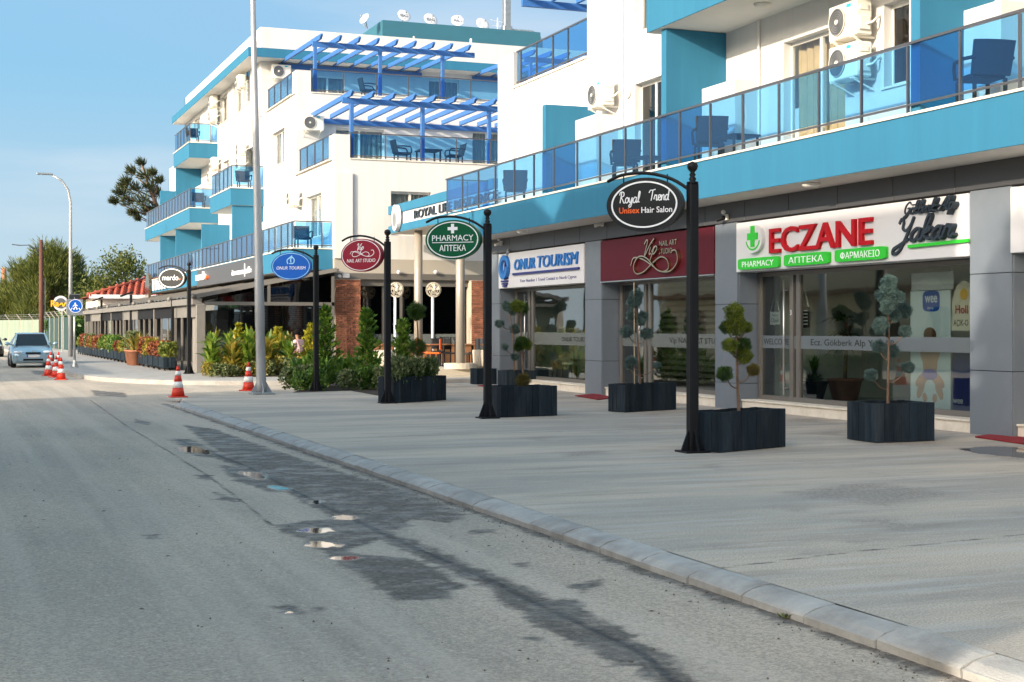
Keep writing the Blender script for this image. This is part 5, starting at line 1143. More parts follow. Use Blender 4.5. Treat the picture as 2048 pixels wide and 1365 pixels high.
# projecting balconies on the street side (teal boxes)
XO = 11.6
def balc(y0, y1, z, zb, posts_s, posts_w):
    q = MB(); q.box(XO, XO + 0.15, y0, y1, zb, z - 0.04); q.box(XO + 0.15, X2, y0, y0 + 0.15, zb, z - 0.04); q.box(XO + 0.15, X2, y1 - 0.15, y1, zb, z - 0.04); obj('fascia', q, 'teal', B2)
    q = MB(); q.box(XO + 0.02, X2, y0 + 0.02, y1 - 0.02, zb - 0.008, zb - 0.002); q.box(XO + .15, X2, y0 + .15, y1 - .15, z - .3, z - .06); obj('soffit', q, 'soffit', B2)
    q = MB(); q.box(XO - 0.03, XO + 0.2, y0 - 0.03, y1 + .03, z - 0.04, z); q.box(XO + 0.2, X2, y0 - 0.03, y0 + 0.2, z - 0.04, z); q.box(XO + .2, X2, y0 + .2, y1, z - .06, z - .02); obj('coping', q, 'marble', B2)
    n = max(2, round((y1 - y0) / 1.1)); balustrade(B2, [(XO + 0.07, y1 - .05), (XO + 0.07, y0 + 0.07)], z, 0.95, [[k / n for k in range(1, n)] + [0.99]], low=0.1, post_w=0.05)
    balustrade(B2, [(XO + 0.07, y0 + 0.07), (X2, y0 + 0.07)], z, 0.95, [posts_s], low=0.1, post_w=0.05)
balc(Y2 + 0.2, 92, L1, 3.66, [0.35 * 0 + 0.72], None)
balc(63.3, 68.5, L2, 6.9, [0.8], None); balc(74.6, 92, L2, 6.9, [0.8], None); balc(74.8, 80.1, L3 + .05, 10.2, [0.75], None)
def fin2(y, z0, z1, x0=XO + 0.1): q = MB(); q.box(x0, X2 + .02, y, y + 0.2, z0, z1); obj('fin', q, 'teal', B2)
fin2(YX(465, XO + .1), L1, 7.62); fin2(YX(404, XO + .1), L1, 6.6); fin2(YX(352, XO + .1), L1, 6.88); fin2(YX(321, XO + .1), L1, 6.88)
fin2(YX(352, XO + .1), L2, 10.18); fin2(YX(320.5, XO + .1), L2, 9.5)
q = MB(); q.box(X2 + 0.001, X2 + 4, 89, 91.9, L3 - .1, 11.4); q.box(X2 - .65, X2 + .02, YX(406, X2 - .3), YX(400, X2 - .3) + 1.5, L1, 5.6); q.box(X2 - .6, X2 + .02, YX(560, X2 - .3) - .6, YX(560, X2 - .3) + 2.2, L1, 6.0); q.box(X2 - .6, X2 + .02, 76, 78.2, L2, 9.0); obj('partition_box', q, 'white', B2)
for (u, zt) in ((585, 10.8), (513, 13.3), (425, 13.3)): q = MB(); q.cyl((X2 - 0.05, YX(u, X2)), 0.03, 6.6 if u == 585 else L2, zt, 8); obj('drain_pipe', q, 'offwhite', B2)
# roof block with dishes and duct
q = MB(); YB = 70.0; q.box(XY(765, YB), XY(1081, YB), YB, YB + 9, 13.3, 16.9); obj('roof_block', q, 'tealdark', B2)
q = MB(); q.box(XY(790, 66), XY(835, 66), 66, 67, 13.3, 14.98); q.cyl((XY(828, 65), 65), .05, 14, 15.15, 8); q.cyl((XY(942, 65), 65), .06, 14, 15.25, 8); q.cyl((XY(946, 65), 65), .05, 14, 15.05, 8); obj('roof_vent', q, 'white', B2)
def dish(label, u, v, r, az, ybase, words='MAG', tilt=0.5):
    x, z = PY(u, v, ybase); t = thing('satellite_dish', label, 'satellite dish', (x, ybase, 16.9), 0, 'rooftop satellite dishes')
    d = Vector((math.sin(az), -math.cos(az), tilt)).normalized(); Mq = d.to_track_quat('Z', 'Y').to_matrix().to_4x4()
    q = MB(); q.lathe((x, ybase, z), [(0, -0.10 * r), (r * .5, -0.05 * r), (r, 0.08 * r), (r * .98, 0.11 * r), (r * .5, 0.0), (0, -0.05 * r)], 24, Mq); obj('reflector', q, 'signwhite', t, True)
    c = Vector((x, ybase, z)); q = MB(); q.tube([c - d * .05, c - d * .25 + Vector((0, .1, -.3)), Vector((x, ybase + .3, min(16.9, z - .2)))], 0.03, 6); obj('mount', q, 'galv', t)
    q = MB(); q.tube([c + Vector((0, 0, -r * .8)), c + d * r * .9], 0.015, 5); q.sphere(tuple(c + d * r * .9), 0.05, 8, 6); obj('feed_arm', q, 'galv', t)
    if words:
        rr = Vector((math.cos(az), math.sin(az), 0)); uu = d.cross(rr); 
        if uu.z < 0: uu = -uu
        text('lettering', words, t, c + d * 0.09 * r - uu * 0.09, rr, uu, 0.18, 'lettergrey', width=r * 1.15, ext=0.004, align='CENTER', off=0.01)
    return t
dish('white rooftop dish seen side-on at the left end of the teal roof block', 729, 38, 0.29, -1.1, 70.3, None)
dish('white MAG rooftop dish, leftmost of the front-facing dishes', 808, 32, 0.35, 0.15, 70.4); dish('white MAG rooftop dish, second of the front-facing dishes', 861, 40, 0.37, 0.15, 70.4)
dish('white MAG rooftop dish with darkest lettering, beside the plain white one', 915, 42, 0.34, -0.2, 70.4); dish('plain white rooftop dish with tiny mark near the metal flue', 965, 49, 0.37, 0.15, 70.4, None)
t = thing('flue', 'square metal flue and ribbed duct on the teal roof block', 'flue', (XY(1013, 72), 72, 16.9)); q = MB(); xf = XY(1013, 72); q.cbox(xf - .17, xf + .17, 71.8, 72.2, 16.5, 20, 0.01); obj('stack', q, 'galv', t); q = MB(); q.cbox(xf - .24, xf + .24, 71.75, 72.25, 16.9, 17.5, 0.02); obj('collar', q, 'galv', t)
q = MB(); q.cbox(xf + .2, xf + 1.5, 71.8, 72.2, 16.7, 17.35, .02); obj('duct', q, 'galv', t)
for k in range(7): q = MB(); q.box(xf + .3 + k * .17, xf + .34 + k * .17, 71.77, 72.23, 16.68, 17.38); obj('duct_rib', q, 'galv', t)
q = MB(); q.tube([(xf + 1.4, 72, 17.1), (xf + 1.65, 72, 17.05), (xf + 1.75, 72, 16.8), (xf + 1.75, 72, 16.3)], .3, 10); obj('duct_bend', q, 'galv', t, True)
t = thing('antenna', 'small white antenna mast beside the metal flue', 'antenna', (xf - .5, 72, 16.9)); q = MB(); q.cyl((xf - .5, 72), .03, 16.5, 17.9, 6); q.bar((xf - .9, 72, 17.8), (xf - .2, 72, 17.7), .02); q.bar((xf - .8, 72, 17.5), (xf - .3, 72, 17.5), .02); obj('mast', q, 'signwhite', t)
# air conditioners of this building
for (u, v, lab) in ((481, 178, 'air conditioner under the eave between two top-floor windows'), (426, 216, 'upper of two air conditioners above the top teal balcony'), (426, 245, 'lower of two air conditioners above the top teal balcony'),
                    (482, 313, 'upper of two air conditioners behind the middle teal balcony'), (482, 340, 'lower of two air conditioners, partly behind middle balcony glass'), (428, 340, 'air conditioner just below the top teal balcony'),
                    (586, 413, 'air conditioner at the end of the large teal wall'), (424, 368, 'air conditioner low beside the long second-floor balcony')): ac_x(u, v, X2, lab)
for (u, v, Yw, lab) in ((625, 262, YT2, 'front-facing air conditioner on the lower terrace wall'), (562, 158, YT3, 'front-facing air conditioner on the upper terrace wall below the eave')):
    x, z = PY(u, v, Yw - 0.3); ac(lab, (x, Yw, z), R(90))
for (u, v, z, lab, rz) in ((386, 275, L3 + .05, 'dark armchair on the top teal balcony', R(30)), (488, 365, L2, 'dark armchair on the middle teal balcony', R(30)), (398, 405, L2, 'dark armchair on the long second-floor teal balcony', R(30)), (606, 490, L1, 'dark armchair at the corner of the first-floor balcony', R(30))):
    Yc = {386: 75.6, 488: 64.2, 398: 75.4, 606: 52.0}[u]; chair(lab, (XY(u, Yc), Yc, z - .02), R(270), 'chairs on the far balconies')
chair('dark armchair on the lower white terrace, left of the table', (XY(805, 52.2), 52.2, L2), R(0), 'chairs on the far balconies'); chair('dark armchair on the lower white terrace, right of the table', (XY(908, 52.2), 52.2, L2), R(180), 'chairs on the far balconies'); chair('dark armchair on the upper white terrace behind the rafter', (XY(738, 58.2), 58.2, L3), R(0), 'chairs on the far balconies')
copy_thing(TB0, (XY(857, 52.2), 52.2, L2), 0, 'low dark table on the lower white terrace', 'small balcony tables', 1.4)
# wall sign panel of the cafe on the first-floor fascia
XQ = XO - 0.06; t = thing('cafe_sign', 'long charcoal mardo ice cream cafe sign under the glass balcony', 'sign', (XQ, 64, 3.6)); q = MB(); ya, yb = YX(394, XQ), YX(514, XQ); q.cbox(XQ, XO - 0.005, yb, ya, 3.56, 4.36, .01); obj('board', q, 'paneldark', t)
text('lettering', 'mardo', t, (XQ, YX(395, XQ), 3.86), rN, uN, 0.42, 'textwhite', width=YX(395, XQ) - YX(413, XQ), ext=0.10, off=0.02); q = MB(); q.prism(ellipse(.12, .1, 12), (XQ, YX(416, XQ), 3.93), rN, uN, 0, .1); obj('orange_dot', q, 'orange', t)
text('lettering', 'ice cream', t, (XQ, YX(466, XQ), 3.80), rN, uN, 0.27, 'textwhite', width=YX(466, XQ) - YX(488, XQ), ext=0.06, off=0.01); text('lettering', 'cafe', t, (XQ, YX(492, XQ), 3.80), rN, uN, 0.27, 'textwhite', width=YX(492, XQ) - YX(503, XQ), ext=0.06, off=0.01)
q = MB(); q.box(XQ - .03, XQ, YX(490, XQ) - .03, YX(490, XQ) + .03, 3.68, 4.22); obj('divider', q, 'textwhite', t)
t = thing('emblem_sign', 'gold oval emblem and raised letters at far end of fascia', 'sign', (XQ, 89, 3.8)); ye = YX(299, XQ); q = MB(); q.prism(ellipse(.9, .85, 24), (XQ, ye, 4.0), rN, uN, 0, .15); obj('emblem', q, 'gold', t)
for k in range(5): q = MB(); q.box(XQ - .06, XQ, ye - 2.2 - k * 1.2, ye - 1.6 - k * 1.2, 3.75, 4.35); obj('raised_letter', q, 'signwhite', t)
# ================================================================ ENTRANCE CANOPY BETWEEN THE BUILDINGS
XC = 14.85; t = thing('entrance_canopy', 'teal edged canopy with ROYAL LIFE RESIDENCE lettering on two columns', 'canopy', (XC + 1, 45, 0)); ya, yb = 50.3, 39.62
za, zb_, zc, zd = 4.94, 5.20, 5.62, 5.92
q = MB(); q.box(XC, XC + .18, yb, ya, za, zb_); q.box(XC, XC + .18, yb, ya, zc, zd); q.box(XC + .18, 17.5, ya - .18, ya, za, zd); obj('edge_beam', q, 'teal', t)
q = MB(); q.box(XC + .05, XC + .14, yb, ya - .75, zb_, zc); obj('lettering_panel', q, 'signwhite', t); q = MB(); q.box(XC + .02, 17.5, yb, ya - .02, za - .008, za - .002); q.box(XC + .18, 17.5, yb, ya - .18, zb_, zb_ + .1); obj('soffit', q, 'soffit', t)
text('lettering', 'ROYAL LIFE RESIDENCE', t, (XC + .045, YX(828, XC), 5.27), rN, uN, .30, 'lettergrey', width=YX(828, XC) - YX(994, XC), ext=.06)
q = MB(); q.prism(ellipse(.36, .46, 24), (XC - .03, YX(798, XC), 5.42), rN, uN, 0, .14); e = obj('emblem', q, 'signwhite', t); q = MB(); q.prism(ellipse(.22, .26, 20), (XC - .17, YX(798, XC), 5.36), rN, uN, .002, .01); obj('emblem_print', q, 'galv', e)
cc = [G(912, 738, .3), (15.25, 48.0)]
for x, y in ((cc[0][0] + .25, cc[0][1] + .3), cc[1]): q = MB(); q.cyl((x, y), .145, .3, za - .01, 24); obj('column', q, 'column', t, True); q = MB(); q.cyl((x, y), .52, .29, .47, 28); obj('column_base', q, 'stone', t)
# ================================================================ CAFE GROUND FLOOR
cf = thing('cafe', 'brick and dark glass cafe front under the white building', 'cafe', (18, 51, 0))
q = MB(); q.box(X2, XE, Y2 - .02, Y2 + .3, 3.55, 4.068); obj('beige_band', q, 'beigeband', cf); q = MB(); q.box(X2, XE, Y2 - .05, Y2 + .35, 3.33, 3.548); q.box(X2 + .2, XE, Y2 + .1, Y2 + .4, 3.1, 3.33); obj('lintel', q, 'alu', cf)
q = MB(); q.box(X2 + .1, XE, Y2 + .28, Y2 + .3, .3, 3.2); obj('dark_glazing', q, 'gdark', cf)
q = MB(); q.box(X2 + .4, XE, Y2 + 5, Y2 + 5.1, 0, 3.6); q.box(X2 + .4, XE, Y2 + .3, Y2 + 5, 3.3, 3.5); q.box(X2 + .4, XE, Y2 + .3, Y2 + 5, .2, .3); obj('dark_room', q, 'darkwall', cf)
for u in (770, 806, 838, 870, 930): q = MB(); x = XY(u, Y2); q.box(x - .04, x + .04, Y2 + .22, Y2 + .34, .3, 3.2); obj('mullion', q, 'alu', cf)
q = MB(); q.box(XY(720, Y2), XY(935, Y2), Y2 + .262, Y2 + .268, .95, 1.35); obj('frosted_band', q, 'gband', cf); text('lettering', 'mardo', cf, (XY(884, Y2), Y2 + .258, 1.12), (1, 0, 0), (0, 0, 1), .2, 'matblack', width=.85, ext=.002, off=.02)
def brickwall(x0, x1, z0, z1, y, cw=.215, chh=.075, face='y', xs=None):
    bmx = MB(); bmx.cbox(-cw/2 + .006, cw/2 - .006, 0, .05, .006, chh - .006, .004); me = bmx.mesh('brick', 'brick')
    n = 0; r = random.Random(3); z = z0; k = 0
    while z < z1 - .03:
        x = x0 - (cw / 2 if k % 2 else 0)
        while x < x1 - .02:
            a, b = max(x, x0), min(x + cw, x1)
            if b - a > .04: 
                loc = Vector(((a + b) / 2, y - .022 + r.uniform(-.008, .006), z)) if face == 'y' else Vector((y - .022 + r.uniform(-.008, .006), (a + b) / 2, z))
                inst('brick', me, cf, loc - cf.location, 0 if face == 'y' else -math.pi / 2, ((b - a) / cw, 1, 1)); n += 1
            x += cw
        z += chh; k += 1
    return n
pa, pb = X2 - .002, XY(718, Y2)
q = MB(); q.box(pa, pb, Y2 - .18, Y2 + .3, .05, 3.33); obj('pier', q, 'mortar', cf); q = MB(); q.box(XY(938, Y2), XY(975, Y2), Y2 - .25, Y2 + .3, .3, 3.33); obj('pier', q, 'mortar', cf)
brickwall(pa, pb, .08, 3.32, Y2 - .20); brickwall(XY(938, Y2), XY(975, Y2), 1.0, 3.32, Y2 - .27)
def brickmat():
    m, nt = nodes_of('brickwork'); N = nt.nodes; L = nt.links; out = N.new('ShaderNodeOutputMaterial'); p = N.new('ShaderNodeBsdfPrincipled'); L.new(p.outputs[0], out.inputs[0])
    ge = N.new('ShaderNodeNewGeometry'); sx = N.new('ShaderNodeSeparateXYZ'); cx = N.new('ShaderNodeCombineXYZ'); L.new(ge.outputs['Position'], sx.inputs[0]); ad = N.new('ShaderNodeMath'); L.new(sx.outputs[0], ad.inputs[0]); L.new(sx.outputs[1], ad.inputs[1]); L.new(ad.outputs[0], cx.inputs[0]); L.new(sx.outputs[2], cx.inputs[1])
    b = N.new('ShaderNodeTexBrick'); b.inputs['Scale'].default_value = 1; b.inputs['Brick Width'].default_value = .22; b.inputs['Row Height'].default_value = .075; b.inputs['Mortar Size'].default_value = .007
    b.inputs['Color1'].default_value = (.30, .12, .06, 1); b.inputs['Color2'].default_value = (.15, .06, .035, 1); b.inputs['Mortar'].default_value = (.42, .36, .29, 1)
    L.new(cx.outputs[0], b.inputs['Vector']); L.new(b.outputs['Color'], p.inputs['Base Color']); p.inputs['Roughness'].default_value = .9
    bu = N.new('ShaderNodeBump'); bu.inputs['Strength'].default_value = .6; bu.inputs['Distance'].default_value = .02; bu.invert = True; L.new(b.outputs['Fac'], bu.inputs['Height']); L.new(bu.outputs[0], p.inputs['Normal']); return m
M['brickwork'] = brickmat()
# street side under the awning: brick piers and dark glass
for (ua, ub) in ((541, 556), (578, 602), (510, 530), (440, 462)): 
    q = MB(); q.box(X2 - .12, X2 + .2, YX(ub, X2), YX(ua, X2), .05, 3.6); obj('brick_pier', q, 'brickwork', cf)
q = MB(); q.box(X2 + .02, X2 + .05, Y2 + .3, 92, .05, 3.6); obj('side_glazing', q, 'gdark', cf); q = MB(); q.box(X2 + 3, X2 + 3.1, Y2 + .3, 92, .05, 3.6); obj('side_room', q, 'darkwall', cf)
for u in (482, 535, 566, 572, 610, 625): q = MB(); y = YX(u, X2); q.box(X2 - .03, X2 + .09, y - .05, y + .05, .05, 3.6); obj('side_mullion', q, 'alu', cf)
# terrace platform with steps
q = MB(); q.cbox(11.5, 34, 43.15, Y2 + .3, .051, .30, .015); tag(obj('terrace_platform', q, 'stone'), None, None, None, 'structure')
q = MB(); q.box(11.3, 34, 42.75, 43.14, ZR, .10); tag(obj('terrace_step', q, 'stone'), None, None, None, 'structure')
q = MB(); q.box(X2 + .95, 18.2, Y2 - 1.2, Y2 - .75, .3, .95); q.box(X2 + .9, 18.3, Y2 - 1.25, Y2 - .7, .951, 1.0); tag(obj('counter', q, 'wood'), 'long wooden counter along the dark cafe glazing', 'counter')
# wall lights and floodlights
for u, lab in ((797, 'white globe light under beige band, left of the columns'), (871, 'white globe light under beige band, between the columns')):
    x, z = PY(u, 545, Y2 - .12); t = thing('globe_light', lab, 'lamp', (x, Y2 - .05, z)); q = MB(); q.sphere((x, Y2 - .14, z), .075); obj('globe', q, 'signwhite', t, True); q = MB(); q.bar((x, Y2 - .05, z), (x, Y2 - .12, z), .05); obj('fitting', q, 'matblack', t)
t = thing('floodlight', 'white box floodlight and camera on top of the brick pier', 'lamp', (13.4, Y2 - .2, 3.1)); x, z = PY(692, 552, Y2 - .3); q = MB(); q.cbox(x - .12, x + .12, Y2 - .36, Y2 - .19, z - .08, z + .08, .015); obj('box', q, 'signwhite', t); q = MB(); q.tube([(x - .28, Y2 - .4, z + .0), (x - .2, Y2 - .3, z - .05)], .05, 10); obj('camera_barrel', q, 'signwhite', t)
for u, lab in ((793, 'cage fan on a white stand, left of the near canopy column'), (868, 'cage fan on a white stand, right of the near canopy column')):
    Yf = Y2 - 1.6; x, z = PY(u, 580, Yf); t = thing('stand_fan', lab, 'fan', (x, Yf, .3), 0, 'cage fans on stands')
    q = MB(); q.cyl((x - .02, Yf + .1), .05, .3, z - .2, 10); obj('stand', q, 'signwhite', t, True); q = MB(); q.cyl((x, Yf + .1), .22, .3, .34, 16); obj('foot', q, 'signwhite', t)
    for rr, yy_ in ((.26, .0), (.26, .12), (.13, -.05), (.2, -.035), (.24, .06)): q = MB(); q.tube([(x + rr * math.cos(a), Yf + yy_, z + rr * math.sin(a)) for a in np.linspace(0, 2 * math.pi, 25)], .008, 5, False); obj('cage_ring', q, 'cream', t)
    for k in range(12): a = k * math.pi / 6; q = MB(); q.tube([(x, Yf - .06, z), (x + .2 * math.cos(a), Yf - .035, z + .2 * math.sin(a)), (x + .26 * math.cos(a), Yf + .06, z + .26 * math.sin(a))], .004, 4); obj('cage_wire', q, 'cream', t)
    for k in range(5):
        a = k * 2 * math.pi / 5; q = MB(); V = [];
        for i in range(5):
            f = i / 4; rr = .04 + .19 * f; wv = .35 * (1 - .3 * f)
            for s_ in (-1, 1): V.append((x + rr * math.cos(a + s_ * wv + f * .5), Yf + .03 + s_ * .03, z + rr * math.sin(a + s_ * wv + f * .5)))
        q.add(V, [(2*i, 2*i+1, 2*i+3, 2*i+2) for i in range(4)]); obj('blade', q, 'cream', t)
    q = MB(); q.sphere((x, Yf + .02, z), .06); obj('hub', q, 'cream', t, True)
# tables and chairs on the terrace
def cafe_chair(label, x, y, rz, m):
    t = thing('cafe_chair', label, 'chair', (x, y, .3), rz, 'dark cafe chairs on the terrace'); Mx = t.matrix_basis
    def put(n_, mb, mm): mb.v = [tuple(Mx @ Vector(v)) for v in mb.v]; obj(n_, mb, mm, t)
    q = MB(); q.cbox(-.22, .22, -.22, .22, .42, .47, .015); put('seat', q, m); q = MB(); q.cbox(-.24, -.19, -.22, .22, .55, .92, .015); put('backrest', q, m)
    for a in (-1, 1):
        for b in (-1, 1): q = MB(); q.bar((a * .2, b * .2, 0), (a * .2, b * .2, .92 if a < 0 else .42), .035); put('leg', q, 'matblack')
r = random.Random(11)
for k, (u, y) in enumerate(((868, 46.0), (885, 46.8), (850, 47.2), (898, 45.6), (943, 44.6), (955, 46.5), (876, 48.6), (760, 48.3))):
    cafe_chair(['dark cafe chair behind the right canopy column', 'dark cafe chair left of the grey planter tub', 'dark cafe chair under the terrace tables'][2 if k < 4 else (1 if k < 6 else 2)] if k != 4 else 'tall dark cafe chair beside the round stone tub', XY(u, y), y, r.uniform(0, 6), ['orange', 'matblack', 'orange', 'matblack', 'rattan', 'rattan', 'rattan', 'orange'][k])
for k, (u, y, lab) in enumerate(((876, 46.6, 'dark square cafe table between orange chairs on terrace'), (945, 45.6, 'dark square cafe table right of the far column'), (780, 48.0, 'dark square cafe table near the brick pier'))):
    x = XY(u, y); t = thing('cafe_table', lab, 'table', (x, y, .3)); q = MB(); q.cbox(x - .4, x + .4, y - .35, y + .35, 1.0, 1.04, .01); obj('table_top', q, 'wood', t); q = MB(); q.cyl((x, y), .04, .32, 1.0, 10); obj('stem', q, 'matblack', t); q = MB(); q.cyl((x, y), .25, .3, .33, 16); obj('foot', q, 'matblack', t)
x, y = G(967, 752, .3); y = 44.0; x = XY(967, y); t = thing('stone_tub', 'round ribbed concrete tub of small yellow plants on terrace', 'planter', (x, y, .3)); q = MB(); q.lathe((x, y, .3), [(.25, 0), (.33, .1), (.36, .55), (.33, .58), (.3, .5), (0, .48)], 18); obj('tub', q, 'stone', t, True); leafy('plants', t, (x, y, .75), 50, .25, .35, 'shrub', 5, .03, .6)
x, y = XY(690, 42.9), 42.9; t = thing('stone_tub', 'pale concrete tub behind the shaded planting bed', 'planter', (XY(768, 44.5), 44.5, .3)); q = MB(); q.lathe((XY(768, 44.5), 44.5, .3), [(.25, 0), (.33, .1), (.36, .55), (.33, .58), (.3, .5), (0, .48)], 18); obj('tub', q, 'stone', t, True)
# awning over the street terrace
aw = thing('cafe_awning', 'long grey pergola awning with glazed end beside the cafe', 'awning', (10, 70, PV)); XA, YA0, YA1 = 8.15, 50.4, 93.0; zf_, zr_ = 2.50, 3.50
q = MB(); n = 60
V = []
for k, yv in enumerate(np.arange(YA0, YA1, .5)):
    dz = .05 if k % 2 else 0; V += [(XA - .15, yv, zf_ + .12 + dz), (X2 - .05, yv, zr_ + .08 + dz)]
nn_ = len(V) // 2; q.add(V, [(2*i, 2*i+1, 2*i+3, 2*i+2) for i in range(nn_ - 1)]); obj('fabric_roof', q, 'awning', aw)
q = MB(); q.box(XA - .2, XA + .1, YA0, YA1, zf_ - .12, zf_ + .1); obj('gutter_beam', q, 'awningpale', aw)
for y in (YA0 + .03, 56, 61.5, 67, 72.5, 78, 83.5, 89, 92.9):
    q = MB(); q.cbox(XA - .06, XA + .08, y - .07, y + .07, PV, zf_ - .12, .01) if y > 51 else q.cbox(XA - .1, XA + .22, y - .1, y + .12, PV, zf_ - .12, .02); obj('post', q, 'awningpale', aw)
    q = MB(); q.bar((XA - .1, y, zf_ + .16), (X2 - .06, y, zr_ + .14), .12, .14); obj('roof_rail', q, 'awningpale', aw); q = MB(); q.tube([(XA - .2, y - .08, zf_ + .16), (XA - .2, y + .08, zf_ + .16)], .09, 10); obj('rail_end', q, 'awningpale', aw, True)
for xk in np.arange(XA + .55, X2, .62): zz = zf_ + .05 + (zr_ - zf_) * (xk - XA) / (X2 - XA); q = MB(); q.bar((xk, YA0, zz + .1), (xk, YA1, zz + .1), .08, .06); obj('batten', q, 'awningpale', aw)
q = MB(); q.box(XA + .2, X2 - .15, YA0 - .02, YA0 + .08, 2.36, 2.48); q.box(X2 - .25, X2 - .15, YA0 - .02, YA0 + .08, PV, 3.4); q.box(XY(538, YA0) - .05, XY(538, YA0) + .05, YA0 - .015, YA0 + .075, 2.48, 3.1); obj('end_frame', q, 'alu', aw)
q = MB(); q.prism([(XA + .25, 2.48), (X2 - .25, 2.48), (X2 - .25, 3.42), (XA + .25, 2.52)], (0, YA0 + .03, 0), (1, 0, 0), (0, 0, 1), 0, .01); obj('end_gable_glass', q, 'gdark', aw); q = MB(); q.box(XA + .25, X2 - .25, YA0 + .02, YA0 + .03, .9, 2.36); obj('end_pane', q, 'gclear', aw)
for k, (y0_, y1_) in enumerate(((51, 56), (56, 61.5), (61.5, 67), (67, 72.5), (72.5, 78), (78, 83.5), (83.5, 89), (89, 92.9))):
    q = MB(); q.box(XA - .02, XA + .04, y0_ + .07, y1_ - .07, 1.95, zf_ - .12); 
    for f in (.33, .66): q2 = MB(); yv = y0_ + (y1_ - y0_) * f; q2.box(XA - .015, XA + .055, yv - .05, yv + .05, PV, 1.95); obj('slim_post', q2, 'awningpale', aw)
    obj('rolled_blind', q, 'matblack' if k % 3 else 'awningpale', aw)
    if k % 2 == 1: q = MB(); q.box(XA + .01, XA + .02, y0_ + .1, y0_ + (y1_ - y0_) * .6, .5, 1.95); obj('side_pane', q, 'gclear', aw)
    if k % 3 == 0: 
        q = MB(); V = []
        for i in range(15): V += [(XA + .1 + (.06 if i % 2 else 0), y0_ + .15 + i * .09, PV), (XA + .1 + (.06 if i % 2 else 0), y0_ + .15 + i * .09, zf_ - .2)]
        q.add(V, [(2*i, 2*i+1, 2*i+3, 2*i+2) for i in range(14)]); obj('gathered_curtain', q, 'awningpale', aw)
q = MB(); q.box(XA + .1, X2 - .1, YA1 - .1, YA1 - .05, PV, 2.6); obj('dark_end_sheet', q, 'darkwall', aw)  # dark sheet added so the view along the awning stays dark
q = MB(); q.box(XA + 2.2, XA + 2.25, 57, YA1 - .2, PV, 2.3); obj('dark_inner_sheet', q, 'darkwall', aw)  # dark sheet added to darken the space under the awning
# pendant lamps and dark furniture under the awning
for k, (u, v) in enumerate(((585, 562), (612, 560), (640, 575))):
    y = 53.5; x, z = PY(u, v, y); t = thing('pendant_lamp', ['white pendant lamp under the awning, nearest the street lamp pole', 'white pendant lamp under the awning, middle of three', 'white pendant lamp under the awning, nearest the brick pier'][k], 'lamp', (x, y, z)); q = MB(); q.lathe((x, y, z), [(.16, 0), (.15, .05), (.04, .12), (0, .13)], 16); obj('shade', q, 'signwhite', t, True); q = MB(); q.cyl((x, y), .008, z + .1, z + .5, 5); obj('cord', q, 'matblack', t)
for k, (u, y) in enumerate(((420, 53.5), (452, 56), (500, 55))):
    x = XY(u, y); t = thing('cafe_table', ['wooden cafe table under awning near the corner post', 'wooden cafe table under awning behind the canna plants', 'wooden cafe table under awning near the brick wall'][k], 'table', (x, y, PV)); q = MB(); q.cbox(x - .45, x + .45, y - .4, y + .4, .74, .78, .01); obj('table_top', q, 'wood', t); q = MB(); q.cyl((x, y), .05, PV, .74, 10); obj('stem', q, 'matblack', t)
# ================================================================ STREET FURNITURE
x, y = G(523, 789); t = thing('street_lamp', 'tall grey galvanised lamp pole at the forecourt corner', 'street lamp', (x, y, 0))
lean = Vector((-.022, .0, 0))
q = MB(); q.tube([Vector((x, y, 0)) + lean * z + Vector((0, 0, z)) for z in (0, .25, 1.6, 1.62, 3, 3.02, 6, 9.8, 13.6)], [.125, .12, .112, .12, .108, .104, .085, .06, .045], 12); obj('pole', q, 'pole', t, True)
q = MB(); q.tube([Vector((x, y, 13.5)) + lean * 13.5, Vector((x - .6, y, 14.1)), Vector((x - 1.8, y - .2, 14.4))], .04, 8); obj('arm', q, 'pole', t, True); q = MB(); q.cbox(x - 2.6, x - 1.8, y - .32, y - .08, 14.36, 14.48, .03); obj('lantern', q, 'galv', t)
q = MB(); q.cbox(x - .27, x + .27, y - .27, y + .27, .0, .05, .008); obj('base_plate', q, 'galv', t)
for (dx, dy) in ((1, 0), (-1, 0), (0, 1), (0, -1)):
    q = MB(); px, py = -dy * .012, dx * .012; V = [(x + dx*.1 + px, y + dy*.1 + py, .05), (x + dx*.25 + px, y + dy*.25 + py, .05), (x + dx*.1 + px, y + dy*.1 + py, .32)]; V += [(a - 2*px, b - 2*py, c) for a, b, c in V]; q.add(V, [(0, 1, 2), (5, 4, 3), (0, 3, 4, 1), (1, 4, 5, 2), (2, 5, 3, 0)]); obj('gusset', q, 'pole', t)
x, y = 6.35, 80.0; x = XY(141, y); t = thing('street_lamp', 'distant pale street lamp with curved arm above the cafe awning', 'street lamp', (x, y, PV)); dep = x * sT + y * cT; zt = CH + (H0 - 352) / F * dep
q = MB(); q.tube([(x, y, PV), (x, y, 5), (x, y, zt - 1.4), (x - .12, y, zt - .75), (x - .45, y, zt - .25), (x - .95, y, zt)], [.12, .09, .07, .065, .06, .05], 10); obj('pole', q, 'pole', t, True); q = MB(); q.cbox(x - 1.7, x - .9, y - .12, y + .12, zt, zt + .1, .03); obj('lantern', q, 'galv', t)
